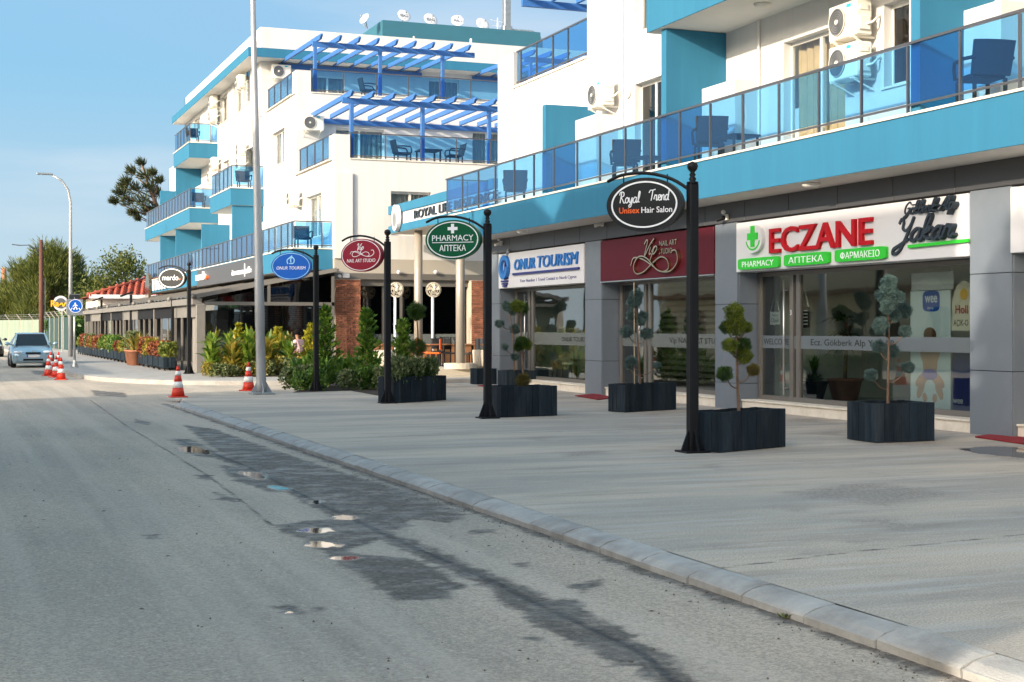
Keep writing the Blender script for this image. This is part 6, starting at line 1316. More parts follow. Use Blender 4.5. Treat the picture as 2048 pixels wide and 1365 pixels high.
# crossing sign
x, y = G(149, 735, PV); t = thing('crossing_sign', 'blue round pedestrian crossing sign on grey post with solar panel', 'sign', (x, y, PV)); dep = x*sT + y*cT; zc = CH + (H0 - 615) / F * dep
q = MB(); q.cyl((x, y), .045, PV, zc + .3, 10); obj('post', q, 'galv', t, True); q = MB(); q.cbox(x - .15, x + .15, y - .15, y + .15, PV, PV + .03, .005); q.lathe((x, y, PV + .03), [(.13, 0), (.05, .25), (0, .26)], 8); obj('foot', q, 'galv', t)
q = MB(); q.cbox(x - .31, x + .31, y - .075, y - .055, zc - .31, zc + .31, .005); obj('back_plate', q, 'galv', t)
cy = Vector((x + .03, y - .078, zc + .05)); ex, ez = Vector((1, 0, 0)), Vector((0, 0, 1))
q = MB(); q.prism(ellipse(.27, .27, 30), cy, ex, ez, 0, .01); dsc = obj('disc', q, 'signblue', t); ring(dsc, cy + Vector((0, -.01, 0)), ex, ez, .25, .25, .02, 'textwhite')
strokes('pedestrian_symbol', [[(-.02, .06), (0, -.02), (-.08, -.13)], [(0, -.02), (.07, -.12)], [(-.02, .05), (-.1, -.02)], [(-.01, .06), (.08, .0)], [(-.18, -.15), (-.12, -.08)], [(.18, -.15), (.12, -.08)], [(-.06, -.15), (-.03, -.08)], [(.06, -.15), (.03, -.08)]], dsc, cy + Vector((0, -.01, 0)), ex, ez, .032, 'textwhite', .004)
q = MB(); q.prism(ellipse(.03, .03, 10), cy + Vector((-.01, -.01, .1)), ex, ez, 0, .004); obj('symbol_head', q, 'textwhite', dsc)
q = MB(); q.obox((x, y, zc + .42), (.2, 0, 0), (0, .14, -.08), (0, .008, .014)); obj('solar_panel', q, 'plasticgrey', t); q = MB(); q.cyl((x, y), .02, zc + .3, zc + .42, 6); obj('panel_stem', q, 'galv', t)
# cones
def make_cone(label, loc):
    t = thing('traffic_cone', label, 'traffic cone', loc, 0, 'red and white traffic cones'); X_, Y_, Z_ = loc; Hc = .72; rb, rt = .155, .028
    q = MB(); q.cbox(X_ - .2, X_ + .2, Y_ - .2, Y_ + .2, Z_, Z_ + .03, .01); obj('base', q, 'conered', t)
    zs = [.03, .22, .36, .50, .60, .72]; rr = lambda z: rb + (rt - rb) * (z - .03) / (Hc - .03)
    for k in range(5):
        a, b = zs[k], zs[k+1]; e = .003 if k % 2 else 0; q = MB(); q.lathe((X_, Y_, Z_), [(rr(a) + e, a), (rr(b) + e, b)], 20); obj('sleeve' if k % 2 else 'body', q, 'conewhite' if k % 2 else 'conered', t, True)
    return t
CN = [((356, 795), 0, 'traffic cone on the rounded kerb corner left of the lamp pole'), ((497, 782), 0, 'traffic cone beside the grey lamp pole'), ((122, 760), ZR, 'nearest traffic cone of the cluster in front of the car'), ((97, 752), ZR, 'leftmost traffic cone of the cluster beside the car'), ((112, 755), ZR, 'middle traffic cone of the cluster near the car'), ((102, 741), ZR, 'farthest traffic cone against the car wing'), ((117, 741), ZR, 'back traffic cone behind the cluster, right of the car')]
C0 = None
for (uv, z, lab) in CN:
    gx, gy = G(*uv, z); loc = (gx, gy, z)
    if C0 is None: C0 = make_cone(lab, loc)
    else: copy_thing(C0, loc, rng.uniform(0, 6), lab, 'red and white traffic cones', 1.0)
# terrace wall lights on slim black posts in front of the awning
for u, v, lab in ((345, 738, 'slim black lamp post left of the mardo sign pole'), (262, 722, 'slim black bent lamp post before the middle of the awning'), (203, 712, 'slim black bent lamp post before the far part of the awning')):
    x, y = G(u, v, PV); t = thing('lamp_post', lab, 'lamp post', (x, y, PV)); h = 3.05 if u != 345 else 2.6; q = MB(); q.cbox(x - .055, x + .055, y - .055, y + .055, PV, PV + h, .01); obj('post', q, 'matblack', t)
    if u != 345: q = MB(); q.obox((x - .2, y, PV + h + .03), (.28, 0, .1), (0, .1, 0), (-.012, 0, .04)); obj('lamp_head', q, 'matblack', t)
# cafe name board on far pole
y = 97.0; x, z = PY(118, 607, y); t = thing('shop_sign', 'round white and orange restaurant sign high beside the utility pole', 'sign', (x, y, z)); q = MB(); q.prism(ellipse(.46, .48, 30), (x + .1, y, z), ex, ez, -.08, .0); obj('disc', q, 'signwhite', t); q = MB(); q.prism(ellipse(.32, .33, 30), (x + .1, y - .003, z), ex, ez, .0, .02); obj('inner_disc', q, 'plasticgrey', t); text('lettering', 'Ra', t, (x - .5, y - .03, z - .2), ex, ez, .4, 'yellow', width=.5, ext=.03, off=.03); strokes('script_tail', [[(0, 0), (.15, .12), (.24, -.06), (.36, .12), (.5, .22)]], t, (x + .02, y - .03, z - .12), ex, ez, .09, 'yellow', .03); q = MB(); q.cyl((x + .2, y + .05), .05, PV, z, 8); obj('post', q, 'galv', t)
# wooden utility pole and far lamp
y = 108; x = XY(83, y); t = thing('utility_pole', 'brown wooden utility pole standing behind the parked car', 'pole', (x, y, ZR)); zt = CH + (H0 - 480) / F * (x*sT + y*cT); q = MB(); q.tube([(x, y, ZR), (x - .03, y, zt)], [.19, .13], 10); obj('pole', q, 'creosote', t, True); q = MB(); q.cyl((x + .24, y), .03, ZR, zt * .65, 6); obj('conduit', q, 'galv', t); q = MB(); q.tube([(x, y, zt - .9), (x - .8, y - .2, zt - .4), (x - 1.6, y - .4, zt - .45)], .03, 6); q.bar((x - 1.5, y - .4, zt - .44), (x - 2.0, y - .5, zt - .4), .12, .06); obj('lamp_arm', q, 'plasticgrey', t)
# ================================================================ CARS
def car(label, cx, y0, z, paint):
    """hatchback facing the camera (-Y); cx centre, y0 front bumper"""
    t = thing('parked_car', label, 'car', (cx, y0 + 2, z)); Wd = .85
    # profile rows: (y, half width, z bottom, z belt/hood height)
    sec = [(0.0, .62, .28, .55), (.06, .74, .20, .66), (.25, .82, .18, .74), (.9, .85, .18, .88), (1.25, .85, .18, .94), (2.2, .855, .18, .98), (3.2, .855, .18, 1.0), (3.9, .82, .22, 1.0), (4.12, .72, .3, .9)]
    q = MB(); V = []; n = 8
    for (yy, hw, zb, zh) in sec:
        for (fx, fz) in ((-.94, 0), (-1, .25), (-1, .62), (-.93, .92), (-.6, 1.0), (.6, 1.0), (.93, .92), (1, .62), (1, .25), (.94, 0)): V.append((cx + hw * fx, y0 + yy, z + zb + (zh - zb) * fz))
    n = 10; Fs = [(i*n + j, i*n + (j+1) % n, (i+1)*n + (j+1) % n, (i+1)*n + j) for i in range(len(sec) - 1) for j in range(n)] + [tuple(range(n)), tuple(range(len(sec)*n - 1, (len(sec)-1)*n - 1, -1))]
    q.add(V, Fs); body = obj('body', q, paint, t, True)
    for pg in list(body.data.polygons)[-2:]: pg.use_smooth = False
    # cabin: pillars and roof
    cab = [(1.05, .70, .92), (1.85, .58, 1.40), (2.3, .56, 1.45), (3.2, .56, 1.43), (3.75, .60, 1.22), (3.95, .66, .98)]
    q = MB(); V = []
    for (yy, hw, zz) in cab: V += [(cx - hw, y0 + yy, z + zz), (cx - hw * .85, y0 + yy, z + zz + .02), (cx + hw * .85, y0 + yy, z + zz + .02), (cx + hw, y0 + yy, z + zz)]
    q.add(V, [(4*i + j, 4*i + j + 1, 4*i + j + 5, 4*i + j + 4) for i in range(1, 4) for j in range(3)]); obj('roof', q, paint, t, True)
    q = MB(); q.add([(cx - .66, y0 + 1.08, z + .93), (cx + .66, y0 + 1.08, z + .93), (cx + .54, y0 + 1.84, z + 1.40), (cx - .54, y0 + 1.84, z + 1.40)], [(0, 1, 2, 3)]); obj('windscreen', q, 'carglass', t)
    for s_ in (-1, 1):
        q = MB(); q.add([(cx + s_*.80, y0 + 1.15, z + .94), (cx + s_*.58, y0 + 1.9, z + 1.40), (cx + s_*.57, y0 + 3.2, z + 1.40), (cx + s_*.80, y0 + 3.7, z + 1.0)], [(0, 1, 2, 3)]); obj('side_glass', q, 'carglass', t)
        q = MB(); q.bar((cx + s_*.70, y0 + 1.06, z + .93), (cx + s_*.57, y0 + 1.85, z + 1.41), .06); q.bar((cx + s_*.57, y0 + 1.85, z + 1.42), (cx + s_*.57, y0 + 3.2, z + 1.43), .05); obj('pillar', q, paint, t)
        q = MB(); q.sphere((cx + s_*.98, y0 + 1.25, z + 1.0), .1, 10, 8, (1.1, .6, .8)); q.bar((cx + s_*.8, y0 + 1.3, z + .96), (cx + s_*.95, y0 + 1.27, z + .98), .04); obj('wing_mirror', q, paint, t, True)
        q = MB(); q.sphere((cx + s_*.58, y0 + .14, z + .655), .2, 14, 10, (1.05, .68, .38)); obj('headlight', q, 'headlight', t, True)
        q = MB(); q.prism(ellipse(.09, .045, 12), (cx + s_*.55, y0 + .035, z + .40), ex, ez, -.02, .02); obj('fog_lamp', q, 'headlight', t)
        for yy in (.78, 3.35):
            q = MB(); q.lathe((cx + s_*.76, y0 + yy, z + .31), [(0, -.11), (.27, -.11), (.31, -.08), (.31, .08), (.27, .11), (0, .11)], 22, Matrix.Rotation(R(90), 4, 'Y')); w_ = obj('wheel', q, 'tyre', t, True); q = MB(); q.lathe((cx + s_*.88, y0 + yy, z + .31), [(0, -.01), (.19, -.01), (.19, .0), (0, .01)], 18, Matrix.Rotation(R(90), 4, 'Y')); obj('rim', q, 'galv', w_)
    q = MB(); q.cbox(cx - .3, cx + .3, y0 - .012, y0 + .12, z + .60, z + .655, .01); q.cbox(cx - .40, cx + .40, y0 - .012, y0 + .1, z + .30, z + .385, .01); obj('grille', q, 'matblack', t)
    q = MB(); q.cbox(cx - .26, cx + .26, y0 - .03, y0 - .01, z + .44, z + .55, .004); pl_ = obj('number_plate', q, 'signwhite', t)
    q = MB(); q.box(cx - .26, cx - .21, y0 - .033, y0 - .03, z + .44, z + .55); obj('plate_band', q, 'signblue', pl_)
    q = MB(); q.box(cx - .77, cx + .77, y0 + .03, y0 + .08, z + .50, z + .515); obj('bumper_line', q, 'plasticgrey', t)
    q = MB(); q.prism(ellipse(.07, .03, 14), (cx, y0 + .03, z + .69), ex, ez, 0, .01); obj('badge', q, 'steel', t)
    return t
gx, gy = G(66, 736, ZR); car('light metallic blue hatchback parked facing the camera', gx, gy - .2, ZR, 'carpaint')
yb_ = 88.0; car('black car cut off by the left picture edge', XY(13, yb_) - 1.0, yb_, ZR, 'carblack')
# ================================================================ TROUGHS AND SHRUBS ALONG THE CAFE
def shrub_mesh(n, seed, m, h=.5, rad=.35, leaf=.05, stems=True):
    r = random.Random(seed); q = MB()
    for i in range(n):
        a = r.uniform(0, 6.28); rr = rad * math.sqrt(r.random()); z = h * r.random() ** .7; rr *= (1.05 - .5 * abs(z / h - .5))
        c = Vector((rr * math.cos(a), rr * math.sin(a), z)); d = Vector((r.gauss(0, 1), r.gauss(0, 1), r.gauss(.5, 1))).normalized(); s_ = d.orthogonal().normalized(); s_ = Matrix.Rotation(r.uniform(0, 6.28), 3, d) @ s_; l = leaf * r.uniform(.6, 1.4)
        q.add([c - d * l, c + s_ * l * .45, c + d * l, c - s_ * l * .45], [(0, 1, 2, 3)])
    return q.mesh('foliage', m)
SM = {m: shrub_mesh(420, i, m, .55, .36, .06) for i, m in enumerate(('redleaf', 'shrub', 'cannayellow', 'shade', 'creeper'))}
trm = None
row = [(G(372 - k * 9.0, 742 - k * 1.75, PV)) for k in range(20)]
lab_t = 'slatted dark trough planter in the row along the cafe awning'
ys_ = 53.0; k = 0; cols = ['shrub', 'redleaf', 'redleaf', 'cannayellow', 'redleaf', 'creeper', 'redleaf', 'redleaf', 'shrub', 'cannayellow', 'redleaf', 'shade', 'shade', 'shrub', 'shade']
T0 = None
while ys_ < 88:
    x = 7.55; L = 1.35
    if not (60.2 < ys_ < 63.4):
        if T0 is None:
            T0 = thing('trough_planter', lab_t, 'planter', (x, ys_, PV), 0, 'trough planters along the cafe')
            q = MB(); q.box(x - .2, x + .2, ys_, ys_ + L, PV + .12, PV + .46); obj('box', q, 'matblack', T0)
            for i in range(9): q = MB(); q.box(x - .225, x - .2, ys_ + .02 + i * .148, ys_ + .14 + i * .148, PV + .1, PV + .48); obj('slat', q, 'plank', T0)
            for i in range(3): q = MB(); q.box(x - .2 + i * .14, x - .09 + i * .14, ys_ - .025, ys_, PV + .1, PV + .48); obj('slat', q, 'plank', T0)
            for (a, b) in ((-.18, .05), (.18, .05), (-.18, L - .05), (.18, L - .05)): q = MB(); q.box(x + a - .025, x + a + .025, ys_ + b - .025, ys_ + b + .025, PV, PV + .12); obj('leg', q, 'matblack', T0)
        else: copy_thing(T0, (x, ys_, PV), 0, lab_t, 'trough planters along the cafe')
        mm = cols[k % len(cols)]; s_ = thing('shrub', {'redleaf': 'red-leaved shrub growing in a dark trough by the cafe', 'shrub': 'yellow-green shrub growing in a dark trough by the cafe', 'cannayellow': 'yellowing shrub growing in a dark trough by the cafe', 'shade': 'dark green shrub growing in a far trough by the cafe', 'creeper': 'variegated shrub growing in a dark trough by the cafe'}[mm], 'shrub', (x, ys_ + .67, PV + .46), 0, 'shrubs in the cafe troughs')
        inst('foliage', SM[mm], s_, (0, -.3, -.05), k, (1, 1, rng.uniform(.9, 1.4))); inst('foliage', SM[mm], s_, (0.05, .32, -.05), k * 2, (1, 1, rng.uniform(.8, 1.3)))
        q = MB(); q.tube([(x, ys_ + .67, PV + .42), (x + .02, ys_ + .7, PV + .75)], .015, 5); obj('stem', q, 'bark', s_)
    ys_ += 1.5; k += 1
for (y, lab, pl) in ((60.7, 'terracotta pot of yellow striped sword leaves before the awning', 'cannayellow'), (61.9, 'tall terracotta pot of blue-green foliage next to sword-leaf pot', 'spruce')):
    x = 7.3; t = thing('potted_plant', lab, 'plant', (x, y, PV)); pot(t, x, y, PV, .23, .33, .62, 'terracotta')
    if pl == 'spruce': o = inst('foliage', SM['creeper'], t, (0, 0, .6), 1, (1.1, 1.1, 1.4))
    else: leafy('leaves', t, (x, y, PV + .55), 34, 1.25, .75, 'cannayellow', 4, .06, .45)
x, y = G(128, 702, PV); 
# ================================================================ PLANTING BEDS
def tri_conifer(label, x, y, z, h, rad, m, seed, n=70):
    t = thing('conifer', label, 'tree', (x, y, z)); r = random.Random(seed); q = MB(); tw = MB()
    for b in range(n):
        f = (b + r.random()) / n; a = b * 2.4 + r.uniform(-.5, .5); R_ = rad * (1.08 - f) ** .75 * r.uniform(.55, 1.2); z0 = z + .06 + f * h * .94
        p0 = Vector((x, y, z0)); dr = Vector((math.cos(a), math.sin(a), r.uniform(.35, .95))).normalized(); tip = p0 + dr * R_; tw.tube([p0, tip], [.008, .003], 4)
        for k in range(26):
            g = r.uniform(.15, 1.05); c = p0.lerp(tip, g) + Vector((r.gauss(0, 1), r.gauss(0, 1), r.gauss(0, 1))) * R_ * .10; d = (dr + Vector((r.gauss(0, .5), r.gauss(0, .5), r.uniform(-.1, .8)))).normalized(); s_ = Matrix.Rotation(r.uniform(0, 6.28), 3, d) @ d.orthogonal().normalized(); l = h * .052 * r.uniform(.6, 1.5)
            q.add([c - s_ * l * .10, c + s_ * l * .10, c + d * l * .6 + s_ * l * .2, c + d * l, c + d * l * .6 - s_ * l * .2], [(0, 1, 2, 3, 4)])
    obj('foliage', q, m, t); tw.tube([(x, y, z), (x, y, z + h * .9)], [.03, .006], 6); obj('trunk', tw, 'bark', t); return t
bd = MB(); pts = gp([(585, 786), (700, 782), (800, 800), (880, 770), (760, 762), (640, 765)], 0); bd.add([(x, y, .006) for x, y in pts], [tuple(range(len(pts)))]); tag(obj('planting_bed', bd, 'soil'), None, None, None, 'structure')
bd = MB(); bd.box(8.4, 12.9, 45.3, 50.2, PV, PV + .04); tag(obj('planting_bed', bd, 'soil'), None, None, None, 'structure')
def conif(u, vb, vt, rad, m, seed, lab, z=0.0, Y=None):
    if Y is None: x, y = G(u, vb, z)
    else: x, y = XY(u, Y), Y
    h = CH + (H0 - vt) / F * (x*sT + y*cT) - z; return tri_conifer(lab, x, y, z, h, rad, m, seed)
conif(650, 776, 612, .50, 'cypress', 1, 'tall dark green conifer right behind the blue oval sign pole'); conif(734, 776, 618, .52, 'cypress', 2, 'pointed green conifer between the brick pier and the red sign pole'); conif(806, 772, 638, .5, 'cypress', 3, 'feathery green conifer behind the two-ball topiary planter')
conif(478, 0, 648, .45, 'goldcypress', 4, 'golden conifer tip above the sunlit canna leaves, left', PV, 47.6); conif(556, 0, 656, .5, 'goldcypress', 5, 'golden conifer tip in the sunlit bed before the brick wall', PV, 47.6); conif(622, 0, 648, .45, 'goldcypress', 6, 'golden conifer beside the blue sign pole in the sunlit bed', PV, 46.5)
r = random.Random(5)
for k in range(30):
    y = r.uniform(45.6, 48.2); u = 425 + (k * 37 % 185) + r.uniform(-6, 6); x = XY(u, y); t = thing('canna_plant', 'broad-leaved canna in the sunlit bed at the cafe corner', 'plant', (x, y, PV + .04), 0, 'cannas in the sunlit bed')
    hh = r.uniform(.75, 1.15); leafy('leaves', t, (x, y, PV + .04), 44, .68, .42, 'canna' if k % 4 else 'cannayellow', 100 + k, .07, .6, hh)
    q = MB(); [q.tube([(x + a, y + b, PV), (x + a * 1.6, y + b * 1.6, PV + hh)], .012, 5) for a, b in ((.05, 0), (-.05, .04), (0, -.06))]; obj('stems', q, 'canna', t)
for k in range(16):
    y = r.uniform(45.4, 45.9); u = 420 + k * 11.5; x = XY(u, y); t = thing('edging_shrub', 'low variegated shrub edging the sunlit bed by the kerb', 'shrub', (x, y, PV + .04), 0, 'low shrubs edging the sunlit bed'); inst('foliage', SM['creeper' if k % 3 else 'cannayellow'], t, (0, 0, 0), k, (.8, .7, r.uniform(.6, 1.1)))
for k in range(20):
    u = 590 + (k * 41 % 170); v = 779 - r.uniform(0, 12) - (0 if u < 700 else 2); x, y = G(u, v); t = thing('canna_plant', 'green broad-leaved plant in the shaded bed behind the lamp pole', 'plant', (x, y, .01), 0, 'broad-leaved plants in the shaded bed')
    leafy('leaves', t, (x, y, .01), 30, .62, .42, 'shade', 200 + k, .055, .55, .5)
for k in range(10):
    u = 584 + k * 10 if k < 6 else 700 + (k - 6) * 22; v = 783 - r.uniform(0, 4); x, y = G(u, v); t = thing('edging_shrub', 'low pale-flecked creeper edging the shaded bed', 'shrub', (x, y, .01), 0, 'low creepers edging the shaded bed'); inst('foliage', SM['creeper' if k % 3 == 0 else 'shade'], t, (0, 0, 0), k, (r.uniform(.6, 1), r.uniform(.6, 1), r.uniform(.5, 1.15)))
(c_, L_, a_) = NPL
for k in range(9):
    p = Vector((c_[0], c_[1], 0)) + Matrix.Rotation(a_, 3, 'Z') @ Vector((L_ * (.06 + .11 * k), .1 + .3 * ((k * 7) % 3) / 2, 0)); t = thing('edging_shrub', 'small green plant filling the planter at the red sign pole', 'shrub', (p.x, p.y, .44), 0, 'small plants in the red sign planter'); inst('foliage', SM['shade' if k % 3 else 'creeper'], t, (0, 0, 0), k, (.55, .55, r.uniform(.6, 1.0)))
# person seated behind the bed
y = 49.3; x = XY(598, y); zc = CH + (H0 - 668) / F * (x*sT + y*cT)
t = thing('person', 'seated person with dark hair and pale pink shirt behind the plants', 'person', (x, y, PV))
def skin_body(name, verts, edges, radii, m, parent):
    me = bpy.data.meshes.new(name); inv = top_of(parent).matrix_basis.inverted(); me.from_pydata([tuple(inv @ Vector(v)) for v in verts], edges, []); o = bpy.data.objects.new(name, me); COL.objects.link(o); o.parent = parent
    md = o.modifiers.new('s', 'SKIN'); sv = me.skin_vertices[0].data
    for i, rr in enumerate(radii): sv[i].radius = (rr, rr); sv[i].use_root = i == 0
    md.use_smooth_shade = True; sb_ = o.modifiers.new('ss', 'SUBSURF'); sb_.levels = 2; sb_.render_levels = 2; me.materials.append(M[m]); return o
Hp = lambda dx, dy, z: (x + dx, y + dy, PV + z)
bodyv = [Hp(0, 0, .52), Hp(-.02, .02, .75), Hp(-.04, .03, 1.0), Hp(-.05, .02, 1.14), Hp(-.06, .0, 1.22), Hp(-.07, -.01, 1.32), Hp(-.08, -.02, 1.40), Hp(.11, .10, 1.08), Hp(.08, .16, .85), Hp(-.12, .12, .76), Hp(-.15, -.10, 1.08), Hp(-.2, -.14, .84), Hp(-.36, -.05, .76), Hp(-.42, .10, .5), Hp(-.42, -.1, .5), Hp(-.45, .1, .06), Hp(-.45, -.1, .06), Hp(-.58, .1, .03), Hp(-.58, -.1, .03)]
be = [(0, 1), (1, 2), (2, 3), (3, 4), (4, 5), (5, 6), (2, 7), (7, 8), (8, 9), (2, 10), (10, 11), (11, 12), (0, 13), (0, 14), (13, 15), (14, 16), (15, 17), (16, 18)]
skin_body('body', bodyv, be, [.15, .14, .14, .075, .055, .085, .075, .06, .045, .035, .06, .045, .035, .075, .075, .045, .045, .035, .035], 'skin', t)
skin_body('shirt', [Hp(0, 0, .58), Hp(-.02, .02, .78), Hp(-.04, .03, 1.0), Hp(-.05, .02, 1.13), Hp(.12, .11, 1.08), Hp(.085, .165, .86), Hp(-.16, -.11, 1.08), Hp(-.205, -.145, .86)], [(0, 1), (1, 2), (2, 3), (2, 4), (4, 5), (2, 6), (6, 7)], [.19, .18, .175, .08, .08, .06, .08, .06], 'shirt', t)
q = MB(); q.sphere(Hp(-.055, .0, 1.385), .125, 14, 10, (1, .95, 1.05)); obj('hair', q, 'hair', t, True)
q = MB(); q.cbox(x - .3, x + .25, y - .25, y + .25, PV + .4, PV + .45, .02); q.cbox(x + .22, x + .28, y - .25, y + .25, PV + .45, PV + .9, .02)
ch_ = thing('cafe_chair', 'dark chair under the seated person in pink', 'chair', (x, y, PV)); obj('seat_and_back', q, 'matblack', ch_)
for (a, b) in ((-.27, -.22), (-.27, .22), (.22, -.22), (.22, .22)): q = MB(); q.bar((x + a, y + b, PV), (x + a, y + b, PV + .4), .035); obj('leg', q, 'matblack', ch_)
# ================================================================ BACKGROUND
# tiled-roof house behind the awning
y0_ = 97.0; hs = thing('house', 'pale low house with red tiled hip roof beyond the awning', 'house', (12, 101, 0)); xa, xb = XY(178, y0_), XY(330, y0_); ze = CH + (H0 - 594) / F * (xa*sT + y0_*cT); zr = CH + (H0 - 553) / F * (xb*sT + (y0_+4)*cT)
q = MB(); q.box(xa + .6, xb + 8, y0_ + .6, y0_ + 9, 0, ze); obj('wall', q, 'offwhite', hs); q = MB(); q.box(xa, xb + 8.6, y0_ - .05, y0_ + .02, ze - .1, ze + .15); obj('gutter_board', q, 'signwhite', hs)
q = MB(); q.add([(xa, y0_, ze), (xb + 8.6, y0_, ze), (xb + 8.6, y0_ + 9.6, ze), (xa, y0_ + 9.6, ze), (xa + 5, y0_ + 4.8, zr), (xb + 4, y0_ + 4.8, zr)], [(0, 1, 5, 4), (2, 3, 4, 5), (3, 0, 4), (1, 2, 5)]); rf = obj('roof', q, 'rooftile', hs)
tm = MB(); tm.tube([(0, 0, .05), (0, .55, .06)], [.14, .11], 7); tme = tm.mesh('tile', 'rooftile')
A0, B0 = Vector((xa, y0_, ze)), Vector((xa + 5, y0_ + 4.8, zr)); slope = (zr - ze) / 4.8
nt_ = 0
for j in range(10):
    yv = y0_ + j * .48; xs_ = xa + 5 * j / 10
    while xs_ < xb + 3 and nt_ < 300:
        o = inst('tile', tme, rf, Vector((xs_, yv, ze + slope * (yv - y0_))) - hs.location); o.rotation_euler = (math.atan(slope), 0, 0); xs_ += .42; nt_ += 1
q = MB(); q.tube([(xa, y0_, ze + .1), (xa + 5, y0_ + 4.8, zr + .1)], .13, 8); q.tube([(xa + 5, y0_ + 4.8, zr + .1), (xb + 4, y0_ + 4.8, zr + .1)], .13, 8); obj('ridge_tiles', q, 'rooftile', rf, True)
# fence with mesh screen
def fence(label, p, q_, h, m, lean=.4):
    t = thing('fence', label, 'fence', (p[0], p[1], ZR)); a, b = Vector((*p, ZR)), Vector((*q_, ZR)); d = b - a; n = max(2, int(d.length / 3)); nr = Vector((d.y, -d.x, 0)).normalized()
    for i in range(n):
        c0, c1 = a + d * i / n, a + d * (i + 1) / n; mb = MB(); mb.bar((c0 + c1) / 2 + Vector((0, 0, h / 2)) - d.normalized() * (d.length / n / 2), (c0 + c1) / 2 + Vector((0, 0, h / 2)) + d.normalized() * (d.length / n / 2), .03, h); obj('screen_panel', mb, m, t)
    for i in range(n + 1):
        c = a + d * i / n; mb = MB(); mb.bar(c, c + Vector((0, 0, h)), .09); mb.bar(c + Vector((0, 0, h)), c + Vector((0, 0, h + .45)) - nr * -.35, .06); obj('post', mb, 'stone', t)
    for k in range(3): mb = MB(); o_ = Vector((0, 0, h + .12 + .14 * k)) + nr * (.1 + .11 * k); mb.bar(a + o_, b + o_, .02); obj('wire', mb, 'galv', t)
fence('long pale green screened fence behind the parked car', (XY(-120, 150), 150), (XY(92, 118), 118), 2.3, 'fencecloth'); fence('dark green screened fence end next to the cafe terrace', (XY(92, 118), 118), (XY(138, 103), 103), 2.4, 'fencedark')
q = MB(); q.tube([(XY(8, 240), 240, 0), (XY(8, 240), 240, CH + (H0 - 540) / F * 235)], [.5, .36], 12); tag(obj('chimney', q, 'terracotta', None, True), 'distant brown brick chimney above trees at the left edge', 'chimney')
def leaf_tree(label, x, y, z, h, rad, m, seed, n=5000, leaf=.22, clumps=26, trunk=.22, style='round', group='trees beyond the cafe', base=.25):
    t = thing('tree', label, 'tree', (x, y, z), 0, group); r = random.Random(seed); q = MB(); tr = MB(); cs = []
    for k in range(clumps):
        f = r.random(); a = r.uniform(0, 6.28); rr = rad * math.sqrt(r.random()) * (math.sin(math.pi * min(1, .18 + .8 * f)) if style == 'round' else (1 - .75 * f)); cs.append((Vector((x + rr * math.cos(a), y + rr * math.sin(a), z + h * (base + (1 - base) * f * .93))), rad * r.uniform(.22, .42)))
    top = Vector((x, y, z + h * .8)); tr.tube([(x, y, z), (x + .1, y, z + h * .4), tuple(top)], [trunk, trunk * .7, trunk * .2], 8)
    for c, cr in cs[::2]:
        b0 = Vector((x, y, max(z + h * .2, c.z - rad * .7))); tr.tube([b0, (b0 + c) / 2 + Vector((0, 0, -.1)), c], [trunk * .35, trunk * .2, trunk * .08], 5)
    V = []; Fs = []
    for i in range(n):
        c, cr = cs[i % clumps]; d = Vector((r.gauss(0, 1), r.gauss(0, 1), r.gauss(0, .8))); d.normalize(); p = c + d * cr * r.random() ** .45
        if style == 'wispy': up = Vector((d.x * .6, d.y * .6, r.uniform(.2, 1.0))).normalized(); l = leaf * r.uniform(1, 2.4); w_ = leaf * .16
        else: up = Vector((r.gauss(0, 1), r.gauss(0, 1), r.gauss(0, 1))).normalized(); l = leaf * r.uniform(.6, 1.3); w_ = l * .45
        s_ = up.orthogonal().normalized(); s_ = (Matrix.Rotation(r.uniform(0, 6.28), 3, up) @ s_) * w_; k = len(V); V += [p - up * l, p + s_, p + up * l, p - s_]; Fs.append((k, k + 1, k + 2, k + 3))
    q.add(V, Fs); obj('crown', q, m, t); obj('trunk', tr, 'bark', t, True); return t
def ftree(u, Y, vt, rad, m, seed, lab, style='wispy', n=5000, leaf=.28, base=.06, clumps=30):
    x = XY(u, Y); h = (CH + (H0 - vt) / F * (x*sT + Y*cT)) * (.94 if style == 'wispy' else 1); return leaf_tree(lab, x, Y, 0, h, rad, m, seed, n, leaf, clumps, style=style, base=base)
ftree(105, 140, 475, 4.2, 'treeleaf', 1, 'tallest feathery tree behind the wooden utility pole', n=24000, leaf=.19, clumps=80); ftree(62, 146, 512, 4.5, 'treeleaf', 2, 'feathery yellow-green tree left of the utility pole', n=20000, leaf=.19, clumps=70); ftree(20, 150, 560, 4.5, 'treeleaf', 3, 'low yellow-green tree at the left picture edge', n=18000, leaf=.19, clumps=60); ftree(-25, 160, 580, 5, 'treedark', 4, 'dark green tree cut off by the left picture edge', n=14000, leaf=.19, clumps=50)
ftree(135, 145, 500, 3.2, 'treedark', 5, 'dark feathery tree right behind the far street lamp', n=14000, leaf=.19, clumps=50); ftree(170, 150, 545, 5, 'treeleaf', 6, 'broad yellow-green tree right of the far street lamp', n=20000, leaf=.19, clumps=70)
ftree(250, 128, 508, 4.2, 'treeleaf', 7, 'rounded olive tree above the red tiled roof', 'round', 15000, .15, .1, 70); ftree(300, 135, 560, 4.2, 'treedark', 8, 'dark olive tree mostly hidden by the teal balconies', 'round', 5000, .26); ftree(205, 130, 590, 4, 'treedark', 9, 'low dark bushy tree behind the cafe awning', 'round', 6000, .28)
ftree(130, 116, 618, 2.0, 'shade', 10, 'bright green bush above the dark fence end', 'round', 3000, .16, .1, 18)
Y = 112; x = XY(338, Y); t = thing('tree', 'dark pine leaning out from behind the teal balconies', 'tree', (x, Y, 0), 0, 'trees beyond the cafe'); r = random.Random(8); V = []; Fs = []; tr = MB()
